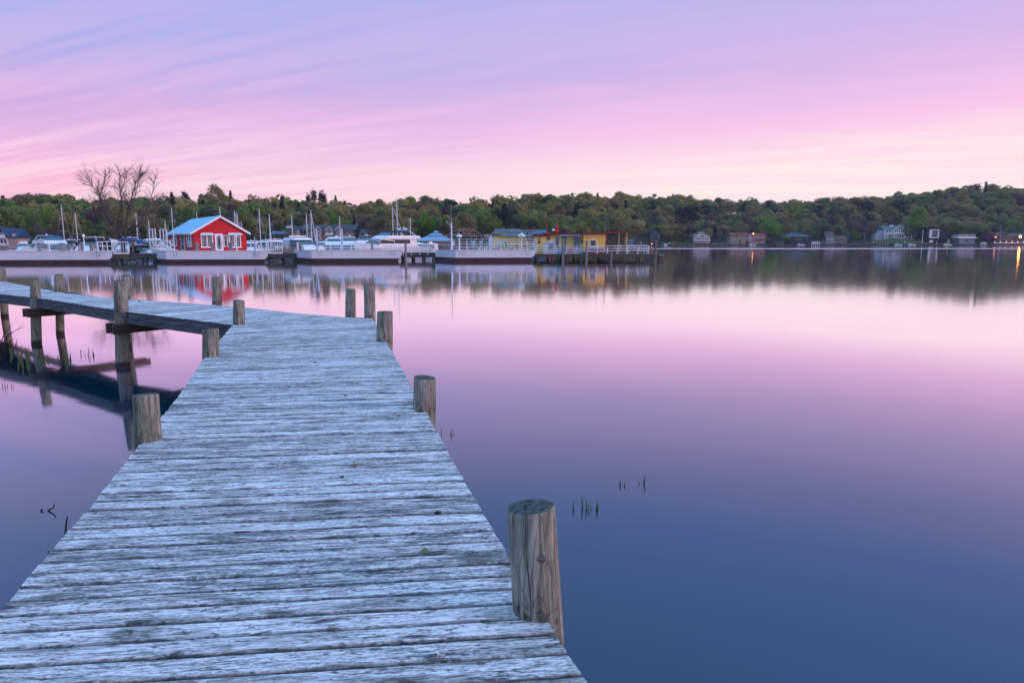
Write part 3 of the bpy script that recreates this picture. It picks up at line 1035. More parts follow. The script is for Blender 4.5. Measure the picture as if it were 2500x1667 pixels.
debris(842, 967, 'leaf', 0.045, 'flat pale leaf scrap on the boards between the middle pilings', 'leaf')
debris(909, 799, 'leaf', 0.05, 'tiny leaf beside the outer corner of the dock', 'leaf')
debris(633, 779, 'lump', 0.03, 'dark dropping on the boards right by the inner corner piling', 'debris')
debris(657, 778, 'lump', 0.028, 'dark dropping a step away from the inner corner piling', 'debris')
debris(1036, 1345, 'leaf', 0.04, 'light bleached leaf scrap on the boards facing the cracked piling', 'leaf')
debris(340, 736, 'lump', 0.05, 'dark bit of bark on the side arm planks beside the long front piling', 'debris')

# reeds and sticks standing in the shallow water
def blade_mesh(h, lean, w, curve):
    m = MB()
    for k in range(6):
        f = k / 5
        x = lean * f + curve * f * f
        ww = w * (1 - f) ** 0.7 + 0.0008
        z = -0.15 + (h + 0.15) * f
        m.v += [(x - ww, 0, z), (x, ww * 0.5, z), (x + ww, 0, z)]
    for k in range(5):
        a = 3 * k
        m.f += [(a, a + 1, a + 4, a + 3), (a + 1, a + 2, a + 5, a + 4)]
    return m
def reeds(spots, label, mat='reed_green', group=None):
    b0 = on_z(spots[0][0], spots[0][1], 0.0)
    t = thing('reed_clump', label, 'reeds', b0, 0, group)
    for (px, py, hp, lp) in spots:
        g = on_z(px, py, 0.0)
        k = (g.y * ct + CAMZ * st) / F
        m = blade_mesh(hp * k, lp * k, 3.6 * k if mat == 'reed_green' else 1.4 * k, rng.uniform(-0.3, 0.3) * hp * k * 0.3)
        m.build('blade', mat, t, loc=g - b0, rz=rng.uniform(-0.5, 0.5))
    return t
reeds([(1399, 1242, 22, 0), (1423, 1242, 34, -3), (1430, 1243, 30, 2), (1428, 1244, 20, 12), (1443, 1243, 12, 0), (1454, 1242, 28, 4), (1461, 1242, 27, -2)],
      'small cluster of seven green reed tips in open water beside the cracked piling')
reeds([(1512, 1184, 18, 2), (1522, 1186, 14, 4)], 'two short green reed tips farther out than the seven-blade cluster')
reeds([(1568, 1180, 26, 8), (1567, 1180, 10, -9)], 'single forked green reed tip standing apart in open water')
reeds([(1077, 1058, 14, 1), (1101, 1062, 20, 3), (1103, 1062, 12, -4), (1106, 1060, 8, 2)], 'dark reed tips right against the open-water edge of the dock', 'reed_dry')
reeds([(50, 880, 30, -6), (52, 884, 36, 4), (66, 878, 34, -2), (68, 886, 42, 2), (70, 880, 28, 8), (30, 866, 22, -4), (28, 862, 18, 3)], 'green reeds standing in the dark shade under the side arm, beside its second long piling')
reeds([(163, 882, 22, 2), (166, 886, 30, -5), (170, 880, 20, 4), (144, 880, 16, -3), (115, 880, 15, 2), (102, 880, 18, -2)], 'thin green reeds in the dark reflection between the two long pilings')
reeds([(200, 866, 14, -4), (206, 868, 12, 3), (213, 868, 20, 4), (220, 868, 24, -2), (226, 868, 20, 2), (231, 868, 16, -3), (196, 864, 10, 2)], 'dry brown reed tips in the pink water beyond the long front piling', 'reed_dry')
reeds([(8, 945, 16, -3), (11, 946, 20, 2), (14, 944, 10, 5), (29, 944, 14, -2), (31, 945, 8, 2)], 'tuft of dark dry reeds in open lilac water below the side arm', 'reed_dry')
reeds([(22, 846, 20, 4), (28, 846, 16, -2), (36, 846, 22, 6), (40, 845, 12, -3)], 'dry reed tips beside the last mossy piling', 'reed_dry')
def stick(name, pts, r, label):
    b0 = Vector(pts[0])
    m = MB()
    for i in range(len(pts) - 1):
        f0, f1 = 1 - i / len(pts) * 0.7, 1 - (i + 1) / len(pts) * 0.7
        m.tube(Vector(pts[i]) - b0, Vector(pts[i + 1]) - b0, r * f0, r * f1, 6)
    return tag(m.build(name, 'twig_dark', loc=b0), label, 'stick')
g = on_z(116, 1247, 0)
stick('driftwood_stick', [g + Vector((-0.02, 0, -0.03)), g + Vector((0.03, 0, 0.02)), g + Vector((0.065, 0, 0.035)), g + Vector((0.085, 0, 0.08))], 0.011, 'curved dark stick poking out of the blue water')
g = on_z(101, 1247, 0)
stick('driftwood_stub', [g + Vector((-0.012, 0, -0.03)), g + Vector((0, 0, 0.012)), g + Vector((0.02, 0, 0.018))], 0.012, 'tiny dark stub beside the curved stick in the water')
g = on_z(153, 1312, 0)
stick('driftwood_branch', [g + Vector((0, 0, -0.2)), g + Vector((0.02, 0.02, 0.05)), g + Vector((0.035, 0.02, 0.14)), g + Vector((0.055, 0.02, 0.21))], 0.012, 'thin upright twig against the reed side of the dock')
g = on_z(124, 1352, 0)
stick('driftwood_hook', [g + Vector((0.03, 0, -0.08)), g + Vector((0.0, 0, 0.0)), g + Vector((-0.025, 0, 0.03))], 0.009, 'small hooked twig end by the inner dock edge')
# bare shrub leaning in over the water at the far left
b0 = on_z(-12, 860, 0)
t = thing('bare_shrub', 'bare twiggy shrub reaching over the water beside the side arm', 'shrub', b0)
for k, (xe, ye, xm, ym) in enumerate(((63, 796, 20, 815), (38, 806, 12, 830), (36, 826, 10, 845), (28, 868, 5, 850), (20, 836, 2, 842), (30, 790, 8, 820))):
    Yb = b0.y
    p1, p2 = at(xm, ym, Yb), at(xe, ye, Yb + rng.uniform(-0.3, 0.3))
    m = MB()
    m.tube(Vector((0, 0, -0.2)), p1 - b0, 0.016, 0.010, 5)
    m.tube(p1 - b0, p2 - b0, 0.010, 0.003, 5)
    q = p1.lerp(p2, 0.5) - b0
    m.tube(q, q + Vector((rng.uniform(0, .25), 0, rng.uniform(0, 0.25))), 0.006, 0.002, 4)
    m.build('twig', 'twig_dark', t)

# ------------------------------------------------------------------ barges moored in a row
BARGE_G = 'white barges moored in a row'
def barge(ps, p0, p1, Y0, Y1, yt, yb, label, dep=6.0, cham=True):
    c0, c1 = Vector((X_at(p0, Y0), Y0, 0)), Vector((X_at(p1, Y1), Y1, 0))
    b0 = Vector((X_at(ps, Y0 + dep * 0.92), Y0 + dep, 0))
    b1 = Vector((X_at(p1 - 4, Y1 + dep), Y1 + dep, 0))
    zt, zb = Z_at(yt, Y0), Z_at(yb, Y0)
    t = thing('barge', label, 'barge', c0, 0, BARGE_G)
    L = (c1 - c0).length
    def out(pts, name, mat, dz=0.0, ins=0.0):
        m = MB()
        fr = [c0 - c0 + (c1 - c0) * s + Vector((0, ins, z)) for s, z in pts]
        bk = [b0 - c0 + (b1 - b0) * s + Vector((0, -ins, z)) for s, z in pts]
        m.hexa(fr, bk)
        return m.build(name, mat, t)
    e = 0.42 / L
    out([(0, zb), (1 - (e if cham else 0), zb), (1, zb + 0.42), (1, zt), (0, zt)], 'hull_side', 'hull_white')
    out([(0.004, -0.4), (1 - e - 0.012, -0.4), (1 - e - 0.004, zb - 0.003), (0.004, zb - 0.003)], 'hull_bottom', 'hull_dark', ins=0.06)
    m = MB()
    for a, b in ((c0, c1), (c0, b0), (c1, b1)):
        m.bar(a - c0 + Vector((0, 0, zt + 0.03)), b - c0 + Vector((0, 0, zt + 0.03)), 0.12, 0.056)
    m.build('rub_rail', 'white_rail', t)
    for s in (0.09, 0.90):
        m = MB()
        w = (c1 - c0).normalized()
        o = (c1 - c0) * s + Vector((0, -0.02, 0))
        for a, b in (((-0.22, zt - 0.05), (-0.22, zt - 0.62)), ((-0.22, zt - 0.62), (0.22, zt - 0.62)), ((0.22, zt - 0.62), (0.22, zt - 0.05))):
            m.bar(o + w * a[0] + Vector((0, 0, a[1])), o + w * b[0] + Vector((0, 0, b[1])), 0.04)
        m.build('step_bracket', 'chair_blue', t)
    return t, zt
BG1, zt1 = barge(-95, -75, 271, 90, 91.5, 614, 635, 'long white barge with dark bottom carrying grey pedestals and small lamps', 7)
BG2, zt2 = barge(365, 403, 652, 94.8, 95.8, 613, 633.6, 'white barge moored in front of the red building', 6)
BG3, zt3 = barge(715, 759, 980, 96.8, 97.8, 612, 631.2, 'white barge with low two-bar railing and tall blue-grey poles behind it', 6.5)
BG4, zt4 = barge(1061, 1111.5, 1306, 100.5, 101.8, 611.5, 629.4, 'white barge with deck chairs and globe lamps next to the yellow building', 7)

def rail_line(name, label, p, q, zb, h, npost, rails, mat='white_rail', r=0.035, group=None, cat='railing', brace=False, bal=0):
    """handrail between two ground points: each post and each rail is a part"""
    p, q = Vector((p[0], p[1], zb)), Vector((q[0], q[1], zb))
    t = thing(name, label, cat, p, 0, group)
    d = q - p
    pm = MB()
    pm.tube((0, 0, 0), (0, 0, h), r, n=6)
    pme = pm.mesh('post')
    pme.materials.append(MATS[mat])
    for i in range(npost):
        link('post', pme, t, d * (i / (npost - 1)))
    for f in rails:
        m = MB()
        m.tube((0, 0, h * f), d + Vector((0, 0, h * f)), r * 0.9, n=6)
        m.build('rail', mat, t)
    if brace:
        bm_ = MB()
        bm_.tube((0, 0, h * 0.9), (d.normalized() * -0.25 + Vector((0, -0.25, 0))), r * 0.7, n=5)
        bme = bm_.mesh('brace')
        bme.materials.append(MATS[mat])
        for i in range(npost):
            link('brace', bme, t, d * (i / (npost - 1)))
    if bal:
        b = MB()
        b.tube((0, 0, 0.02), (0, 0, h * 0.97), r * 0.6, n=4)
        bme = b.mesh('baluster')
        bme.materials.append(MATS[mat])
        for i in range(1, bal):
            link('baluster', bme, t, d * (i / bal))
        m = MB()
        m.bar((0, 0, 0.06), d + Vector((0, 0, 0.06)), 0.08, 0.16)
        m.build('kick_board', mat, t)
    return t
def post(px, yt, z0, Y, wpx, mat, label, name='mooring_post', cat='post', square=False, group=None, cap=None):
    k = Y * ct / F
    X = X_at(px, Y)
    h = Z_at(yt, Y) - z0
    t = thing(name, label, cat, (X, Y, z0), 0, group)
    m = MB()
    r = wpx * k / 2
    if square:
        m.frus((-r, r, -r, r), 0, (-r, r, -r, r), h - r * 0.5)
        m.frus((-r * 1.05, r * 1.05, -r * 1.05, r * 1.05), h - r * 0.5, (-r * 0.8, r * 0.8, -r * 0.8, r * 0.8), h)
    else:
        m.tube((0, 0, 0), (0, 0, h - 0.04), r, r * 0.95, 10)
        m.tube((0, 0, h - 0.04), (0, 0, h), r * 0.95, r * 0.75, 10)
    m.build('shaft', mat, t)
    m = MB()
    m.tube((0, 0, h), (0, 0, h + 0.03), r * 0.7, r * 0.6, 10)
    m.build('cap', cap or mat, t)
    return t
PG = 'grey pedestals on the long barge'
for px, yt, w in ((94.5, 593, 6), (150, 593.5, 12), (200, 591, 7)):
    post(px, yt, zt1, 93, w, 'far_post', 'square grey power pedestal standing on the long barge', 'power_pedestal', 'pedestal', True, PG)
for px, yt in ((167, 597), (191, 597), (219, 596), (224, 596), (249, 598), (253.5, 598)):
    post(px, yt, -1.0, 99.5, 3.6, 'brown_post', 'short brown mooring post standing in the water just behind the long barge', 'mooring_post', 'post', False, 'brown posts behind the long barge')
post(235, 578, zt1 - 0.75, 91.0, 2.8, 'pole_blue', 'slim pale blue pole fixed to the front of the long barge', 'barge_pole', 'pole')
def lamp(px, ybase, ytop, z0, Y, label, globes=1, mat='globe', gr=None, group=None):
    k = Y * ct / F
    h = Z_at(ytop, Y) - z0
    t = thing('lamp_post', label, 'lamp', (X_at(px, Y), Y, z0), 0, group)
    r = gr or 0.2
    m = MB()
    m.tube((0, 0, 0), (0, 0, 0.25), 0.14, 0.10, 8)
    m.tube((0, 0, 0.25), (0, 0, h - r), 0.07, 0.06, 8)
    m.build('pole', 'white_rail', t)
    if globes == 1:
        MB().ball((0, 0, h - r), r, 10, 8).build('lamp_globe', mat, t, True)
    else:
        m = MB()
        for i in range(4):
            a = math.pi / 2 * i + 0.4
            m.tube((0, 0, h - 3.2 * r), (math.cos(a) * 1.7 * r, math.sin(a) * 1.7 * r, h - 2.4 * r), 0.03, 0.03, 5)
        m.build('arm', 'white_rail', t)
        for i in range(4):
            a = math.pi / 2 * i + 0.4
            MB().ball((math.cos(a) * 1.7 * r, math.sin(a) * 1.7 * r, h - 2.0 * r), r, 10, 8).build('lamp_globe', mat, t, True)
        MB().ball((0, 0, h - r), r, 10, 8).build('lamp_globe', mat, t, True)
    return t
lamp(205, 613, 572, zt1, 92.5, 'single globe lamp on a white pole standing on the long barge', gr=0.2)
lamp(119, 612, 590, zt1, 92.5, 'low round globe lamp on a short forked stand on the long barge', gr=0.2)
lamp(577, 613, 575, zt2, 95.6, 'single globe lamp on a white pole in front of the red building', gr=0.18)
lamp(1121, 611, 571, zt4, 104, 'five globe lamp cluster at the blue end of the deck chair barge', 5, gr=0.17)
lamp(1273.5, 612, 569, zt4, 103.0, 'five globe lamp cluster at the yellow building end of the deck chair barge', 5, gr=0.21)
for px, yt in ((480, 592), (518, 593), (563, 592)):
    post(px, yt, zt2, 95.9, 6, 'far_post', 'grey bollard post on the barge before the red building', 'bollard', 'bollard', True, 'bollards in front of the red building')
post(621.5, 579, zt2 - 0.75, 95.6, 2.6, 'pole_blue', 'slim pale pole fixed to the barge beyond the red building corner', 'barge_pole', 'pole')
for px in (773.5, 835):
    post(px, 560, -1.0, 104.5, 4.8, 'pole_blue', 'tall thick blue-grey pole rising behind the low railed barge', 'guide_pole', 'pole', False, 'tall blue-grey guide poles', )
post(908, 592, zt3, 99.5, 5, 'far_post', 'grey wooden post amid the railing of the low railed barge', 'bollard', 'bollard', True)
post(990, 594, -1.0, 98.0, 5.5, 'far_post', 'grey wooden piling standing in water between the two railed barges')
post(726, 593, zt3, 98, 3.6, 'white_rail', 'white marker stand with a bright top on the low railed barge', 'marker_stand', 'stand')
post(733, 595, zt3, 98.6, 4.2, 'far_post', 'grey stub post next to the white marker stand', 'bollard', 'bollard', True)
rail_line('railing', 'low two-bar white railing along the back of the low railed barge', (X_at(780, 100.5), 100.5), (X_at(984, 101.2), 101.2), zt3, Z_at(598.5, 100.5) - zt3, 9, (0.5, 1.0), r=0.05)
rail_line('railing', 'four-bar white railing on the walkway between the two railed barges', (X_at(984, 102.5), 102.5), (X_at(1064, 103.5), 103.5), Z_at(623, 102.5), Z_at(600, 102.5) - Z_at(623, 102.5), 5, (0.3, 0.55, 0.8, 1.0), r=0.05)
rail_line('railing', 'tall white railing along the near side of the deck chair barge', (X_at(1106, 101.4), 101.4), (X_at(1304, 102.4), 102.4), zt4, Z_at(590, 101.4) - zt4, 13, (0.35, 0.7, 1.0), r=0.03)
rail_line('railing', 'tall white railing along the rear side of the deck chair barge', (X_at(1104, 106), 106), (X_at(1304, 107), 107), zt4, Z_at(584, 106) - zt4, 12, (0.55, 1.0), r=0.03)
rail_line('gate', 'white baluster gate at the end of the long barge beside the bare tree', (X_at(275, 93), 93), (X_at(312, 93.4), 93.4), Z_at(620, 93), Z_at(590, 93) - Z_at(620, 93), 2, (0.98,), r=0.05, cat='gate', bal=6)
rail_line('railing', 'white handrail leading off the long barge behind the slim pole', (X_at(238, 96.5), 96.5), (X_at(272, 97), 97), zt1, Z_at(590, 96.5) - zt1, 4, (0.5, 0.98), r=0.045)
rail_line('railing', 'white handrail right beside the red building corner', (X_at(612, 96.5), 96.5), (X_at(650, 97), 97), zt2, Z_at(591, 96.5) - zt2, 4, (0.98,), r=0.05)
rail_line('gate', 'white baluster gate on the walkway past the red building', (X_at(654.5, 97.2), 97.2), (X_at(688, 97.6), 97.6), Z_at(619, 97.2), Z_at(590, 97.2) - Z_at(619, 97.2), 2, (0.98,), r=0.05, cat='gate', bal=6)
# deck chairs on the fourth barge
def chair(px, Y, rz):
    t = thing('deck_chair', 'grey-blue slatted deck chair on the white barge by the yellow building', 'chair', (X_at(px, Y), Y, zt4 + 0.028), rz, 'deck chairs on the barge')
    m = MB()
    m.hexa([(-0.3, 0.0, 0.36), (0.3, 0.0, 0.36), (0.3, 0.04, 0.33), (-0.3, 0.04, 0.33)], [(-0.3, 0.55, 1.35), (0.3, 0.55, 1.35), (0.3, 0.6, 1.33), (-0.3, 0.6, 1.33)])
    m.build('backrest', 'chair_blue', t)
    MB().hexa([(-0.3, -0.6, 0.45), (0.3, -0.6, 0.45), (0.3, 0.05, 0.36), (-0.3, 0.05, 0.36)], [(-0.3, -0.6, 0.5), (0.3, -0.6, 0.5), (0.3, 0.05, 0.41), (-0.3, 0.05, 0.41)]).build('seat', 'chair_blue', t)
    for sx in (-0.28, 0.28):
        for yy in (-0.55, 0.3):
            MB().bar((sx, yy, 0), (sx, yy, 0.48 if yy < 0 else 0.9), 0.06).build('leg', 'chair_blue', t)
        MB().bar((sx, -0.6, 0.68), (sx, 0.35, 0.66), 0.1, 0.03).build('armrest', 'chair_blue', t)
for px, Y, rz in ((1211, 102.6, -1.2), (1218, 103.6, -1.2), (1298, 103.0, -1.0), (1300, 104.2, -1.0), (1178, 104, 2.6), (1156, 104, 2.9), (1240, 104, 2.2)):
    chair(px, Y, rz)
def bench(px0, px1, Y):
    k = Y * ct / F
    L = (px1 - px0) * k
    t = thing('low_bench', 'low pale bench on the deck chair barge', 'bench', (X_at(px0, Y), Y, zt4 + 0.028), 0, 'benches on the deck chair barge')
    MB().box(0, L, -0.2, 0.2, 0.36, 0.44).build('seat', 'chair_blue', t)
    for x in (0.1, L - 0.1):
        MB().box(x - 0.06, x + 0.06, -0.18, 0.18, 0, 0.36).build('leg', 'white_paint', t)
for a, b in ((1168, 1184), (1186, 1200), (1222, 1240), (1256, 1270), (1278, 1290)):
    bench(a, b, 102.0)
def white_ladder_frames():
    Y = 99.3
    zb = zt2
    t = thing('boarding_stairs', 'white scaffold-like boarding stairs and tall frames beside the red building', 'stairs', (X_at(366, Y), Y, zb))
    def Q(px, py, dy=0):
        p = at(px, py, Y + dy)
        return Vector((X_at(px, Y), Y + dy, p.z)) - Vector((X_at(366, Y), Y, zb))
    def bars(name, segs, w=0.11):
        m = MB()
        for a, b, dy in segs:
            m.bar(Q(a[0], a[1], dy), Q(b[0], b[1], dy), w)
        m.build(name, 'white_rail', t)
    bars('tall_frame', [((366, 613), (366, 559), 0), ((374, 613), (374, 559), 0), ((380.5, 613), (380.5, 559), 0), ((366, 559.5), (381, 559.5), 0)])
    bars('tall_frame', [((387, 613), (387, 560), 0.6), ((395, 613), (395, 561), 0.6), ((403.5, 613), (403.5, 560), 0.6), ((387, 560.5), (404, 560.5), 0.6)])
    bars('hand_rail', [((366, 587), (426, 587), 0), ((366, 600), (426, 600), 0), ((425, 613), (425, 561), 0), ((416, 613), (416, 587), 0)])
    bars('cross_brace', [((371, 590), (392, 612), 0), ((404, 590), (386, 612), 0.3), ((404, 587), (425, 600), 0), ((404, 600), (425, 612), 0)], 0.13)
    m = MB()
    p = Q(361, 613), Q(404, 602)
    m.box(Q(366, 613).x, Q(404, 613).x, 0.2, 1.3, 0, Z_at(604, Y) - zb)
    m.build('platform', 'white_paint', t)
    for i in range(4):
        MB().box(Q(404, 613).x + 0.32 * i, Q(404, 613).x + 0.32 * (i + 1), 0.2, 1.2, 0, (Z_at(605, Y) - zb) * (1 - i / 4.0) * 0.9).build('stair_tread', 'white_paint', t)
white_ladder_frames()

# ------------------------------------------------------------------ red building
def red_building():
    psi = R(36)
    Y0 = 98.4
    c = Vector((X_at(474.5, Y0), Y0, 0))
    a = Vector((math.cos(psi), math.sin(psi), 0))
    b = Vector((-math.sin(psi), math.cos(psi), 0))
    def along(d, px):                         # distance from corner c along d that reaches column px
        u = X_at(px, 1.0)
        return (u * c.y - c.x) / (d.x - u * d.y)
    Wd, Dp = along(a, 602), along(b, 414)
    zb = 0.55
    ze = Z_at(565.8, Y0) - zb
    zr = Z_at(529.5, Y0 + Wd * 0.5 * math.sin(psi)) - zb
    t = thing('red_building', 'bright red gabled building with pale blue roof and white bay windows', 'building', (c.x, c.y, zb), psi)
    m = MB()
    m.hexa([(0, 0, 0), (Wd, 0, 0), (Wd, Dp, 0), (0, Dp, 0)], [(0, 0, ze), (Wd, 0, ze), (Wd, Dp, ze), (0, Dp, ze)])
    m.exz([(0, ze), (Wd, ze), (Wd / 2, zr - 0.15)], 0, Dp)
    m.build('wall', 'red_paint', t)
    ov = 0.42
    th = 0.16
    sl = (zr - ze) / (Wd / 2)
    eo = 0.5
    r = thing.__wrapped__ if False else None
    ro = MB()
    for s in (0, 1):
        x0 = -eo if s == 0 else Wd + eo
        z0 = ze - sl * eo
        ro.exz([(x0, z0), (Wd / 2, zr), (Wd / 2, zr + th), (x0, z0 + th)] if s == 0 else [(Wd / 2, zr), (x0, z0), (x0, z0 + th), (Wd / 2, zr + th)], -ov + 0.03, Dp + ov)
    roof = ro.build('roof', 'pale_blue_roof', t)
    for s in (0, 1):
        x0 = -eo - 0.02 if s == 0 else Wd + eo + 0.02
        z0 = ze - sl * eo
        MB().exz([(x0, z0 - 0.12), (Wd / 2, zr - 0.12), (Wd / 2, zr + th + 0.03), (x0, z0 + th + 0.03)], -ov - 0.03, -ov + 0.027).build('barge_board', 'white_paint', roof)
    MB().box(-eo - 0.06, -eo - 0.004, -ov, Dp + ov, ze - sl * eo - 0.06, ze - sl * eo + th).build('gutter', 'white_paint', roof)
    for i in range(9):                        # standing seams
        yy = Dp * (i + 0.5) / 9
        MB().hexa([(-eo, yy, ze - sl * eo + th), (-eo, yy + 0.06, ze - sl * eo + th), (Wd / 2, yy + 0.06, zr + th), (Wd / 2, yy, zr + th)],
                  [(-eo, yy, ze - sl * eo + th + 0.05), (-eo, yy + 0.06, ze - sl * eo + th + 0.05), (Wd / 2, yy + 0.06, zr + th + 0.05), (Wd / 2, yy, zr + th + 0.05)]).build('seam', 'pale_blue_roof', roof)
    def fx(px):
        return along(a, px)
    def fz(py, x):
        return Z_at(py, Y0 + x * math.sin(psi)) - zb
    def window(parent, x0, x1, z0, z1, nx, nz, fr=0.13, y=-0.03, name='window', pane='glass_dark', frame='white_paint'):
        m = MB()
        m.box(x0 - fr, x0, y - 0.05, 0.02, z0 - fr, z1 + fr)
        m.box(x1, x1 + fr, y - 0.05, 0.02, z0 - fr, z1 + fr)
        m.box(x0, x1, y - 0.05, 0.02, z0 - fr, z0)
        m.box(x0, x1, y - 0.05, 0.02, z1, z1 + fr)
        w = m.build(name, frame, parent)
        MB().box(x0, x1, y, -0.006, z0, z1).build('pane', pane, w)
        for i in range(1, nx):
            xx = x0 + (x1 - x0) * i / nx
            MB().box(xx - 0.012, xx + 0.012, y - 0.02, y - 0.003, z0, z1).build('muntin', frame, w)
        for i in range(1, nz):
            zz = z0 + (z1 - z0) * i / nz
            MB().box(x0, x1, y - 0.017, y - 0.002, zz - 0.011, zz + 0.011).build('muntin', frame, w)
        return w
    # paired windows under small white awning roofs
    for (p0, pm, p1, q0, q1) in ((492.5, 505.5, 518.5, 575.5, 602), (560, 572.5, 586.5, 575.5, 602)):
        for u0, u1 in ((p0, pm - 0.7), (pm + 1.3, p1)):
            x0, x1 = fx(u0), fx(u1)
            xm = (x0 + x1) / 2
            window(t, x0 + 0.04, x1 - 0.04, fz(q1, xm), fz(q0, xm), 3, 4)
        x0, x1 = fx(p0 - 5), fx(p1 + 5)
        zt_ = fz(568.5, (x0 + x1) / 2)
        MB().hexa([(x0, -0.75, zt_ - 0.32), (x1, -0.75, zt_ - 0.32), (x1, 0.02, zt_ - 0.32), (x0, 0.02, zt_ - 0.32)],
                  [(x0 + 0.25, -0.12, zt_), (x1 - 0.25, -0.12, zt_), (x1 - 0.25, 0.02, zt_), (x0 + 0.25, 0.02, zt_)]).build('awning', 'white_paint', t)
        MB().box(x0 + 0.1, x1 - 0.1, -0.16, 0.02, fz(605, xm), fz(603, xm)).build('window_sill', 'white_paint', t)
    x0, x1 = fx(547.5), fx(554)
    window(t, x0, x1, fz(601, x0), fz(576, x0), 1, 4, 0.08)
    # glazed door
    x0, x1 = fx(525), fx(544.5)
    m = MB()
    m.box(x0, x1, -0.09, 0.02, 0.9, fz(571, x0))
    d = m.build('door', 'white_paint', t)
    MB().box(fx(529), fx(540), -0.11, -0.094, fz(608, x0), fz(575.5, x0)).build('pane', 'glass_dark', d)
    for f in (0.18, 0.82):
        xx = fx(529) + (fx(540) - fx(529)) * f
        MB().box(xx - 0.02, xx + 0.02, -0.125, -0.112, fz(608, x0), fz(575.5, x0)).build('muntin', 'white_paint', d)
    for f in (0.12, 0.9):
        zz = fz(608, x0) + (fz(575.5, x0) - fz(608, x0)) * f
        MB().box(fx(529), fx(540), -0.125, -0.112, zz - 0.02, zz + 0.02).build('muntin', 'white_paint', d)
    MB().ball((fx(542), -0.13, fz(593, x0)), 0.05, 6, 5).build('door_handle', 'black_metal', d)
    # left wall: two tall windows and a narrow glazed door (faces local -x)
    def side(p0, p1, q0, q1, nm):
        y0, y1 = along(b, p1), along(b, p0)
        ym = (y0 + y1) / 2
        z0, z1 = Z_at(q1, Y0 + ym * math.cos(psi)) - zb, Z_at(q0, Y0 + ym * math.cos(psi)) - zb
        w = MB().box(-0.08, 0.02, y0, y1, z0, z1).build(nm, 'white_paint', t)
        e = 0.25 * (y1 - y0)
        for j in range(2 if nm == 'window' else 1):
            a0 = y0 + e * 0.6 + j * (y1 - y0 - e * 0.6) / 2
            a1 = a0 + ((y1 - y0) / 2 - e) if nm == 'window' else y1 - e * 0.6
            MB().box(-0.1, -0.083, a0, a1, z0 + 0.14, z1 - 0.14).build('pane', 'glass_blue', w)
        return w
    side(421.5, 432.5, 572, 602, 'window')
    side(457, 468, 572, 603, 'window')
    side(442.5, 451.5, 570, 612, 'door')
    return t
red_building()

# ------------------------------------------------------------------ pier behind the barges
def far_pier(name, label, pts, width, zt, th, piles, mat='pier_wood', npl=0):
    b0 = Vector((pts[0][0], pts[0][1], 0))
    t = thing(name, label, 'pier', b0)
    for (x0, y0), (x1, y1) in zip(pts, pts[1:]):
        d = Vector((x1 - x0, y1 - y0, 0))
        L = d.length
        d.normalize()
        n = Vector((-d.y, d.x, 0))
        cnt = max(1, int(L / 1.2))
        pm = MB()
        pm.box(0, L / cnt - 0.02, 0, width, zt - 0.12, zt)
        me = pm.mesh('deck_panel')
        me.materials.append(MATS[mat])
        for i in range(cnt):
            o = link('deck_panel', me, t, Vector((x0, y0, rng.uniform(-0.01, 0.01))) + d * (L * i / cnt) - b0, math.atan2(d.y, d.x))
        MB().box(0, L, 0.03, 0.15, zt - th, zt - 0.135).build('fascia', mat, t, loc=Vector((x0, y0, 0)) - b0, rz=math.atan2(d.y, d.x))
        MB().box(0, L, width - 0.2, width - 0.05, zt - th, zt - 0.135).build('fascia', mat, t, loc=Vector((x0, y0, 0)) - b0, rz=math.atan2(d.y, d.x))
        pm = MB()
        pm.tube((0, 0, -1.2), (0, 0, zt - 0.13), 0.14, n=8)
        pme = pm.mesh('pile')
        pme.materials.append(MATS['pier_wood'])
        for i in range(piles):
            for w in (0.3, width - 0.3):
                link('pile', pme, t, Vector((x0, y0, 0)) + d * (L * (i + 0.5) / piles) + n * w - b0)
    return t
far_pier('pier', 'low dark wooden walkway linking the white barges', [(X_at(262, 97.6), 97.6), (X_at(700, 102.0), 102.0), (X_at(1075, 108.5), 108.5)], 2.6, Z_at(619.5, 98), 0.75, 14)
def rock_pile(px, Y, label):
    t = thing('rock_pile', label, 'rocks', (X_at(px, Y), Y, 0))
    rr = random.Random(px)
    for _ in range(9):
        m = MB()
        m.ball((rr.uniform(-1.6, 1.6), rr.uniform(-0.3, 0.8), rr.uniform(-0.1, 0.15)), rr.uniform(0.18, 0.34), 7, 5, (1.4, 1, 0.75))
        m.v = [tuple(np.array(v) + nrg.normal(0, 0.04, 3)) for v in m.v]
        m.build('rock', 'stone', t)
rock_pile(335, 97.0, 'grey rocks at the waterline under the walkway near the bare tree')
rock_pile(682, 98.5, 'grey rocks at the waterline under the walkway past the red building')

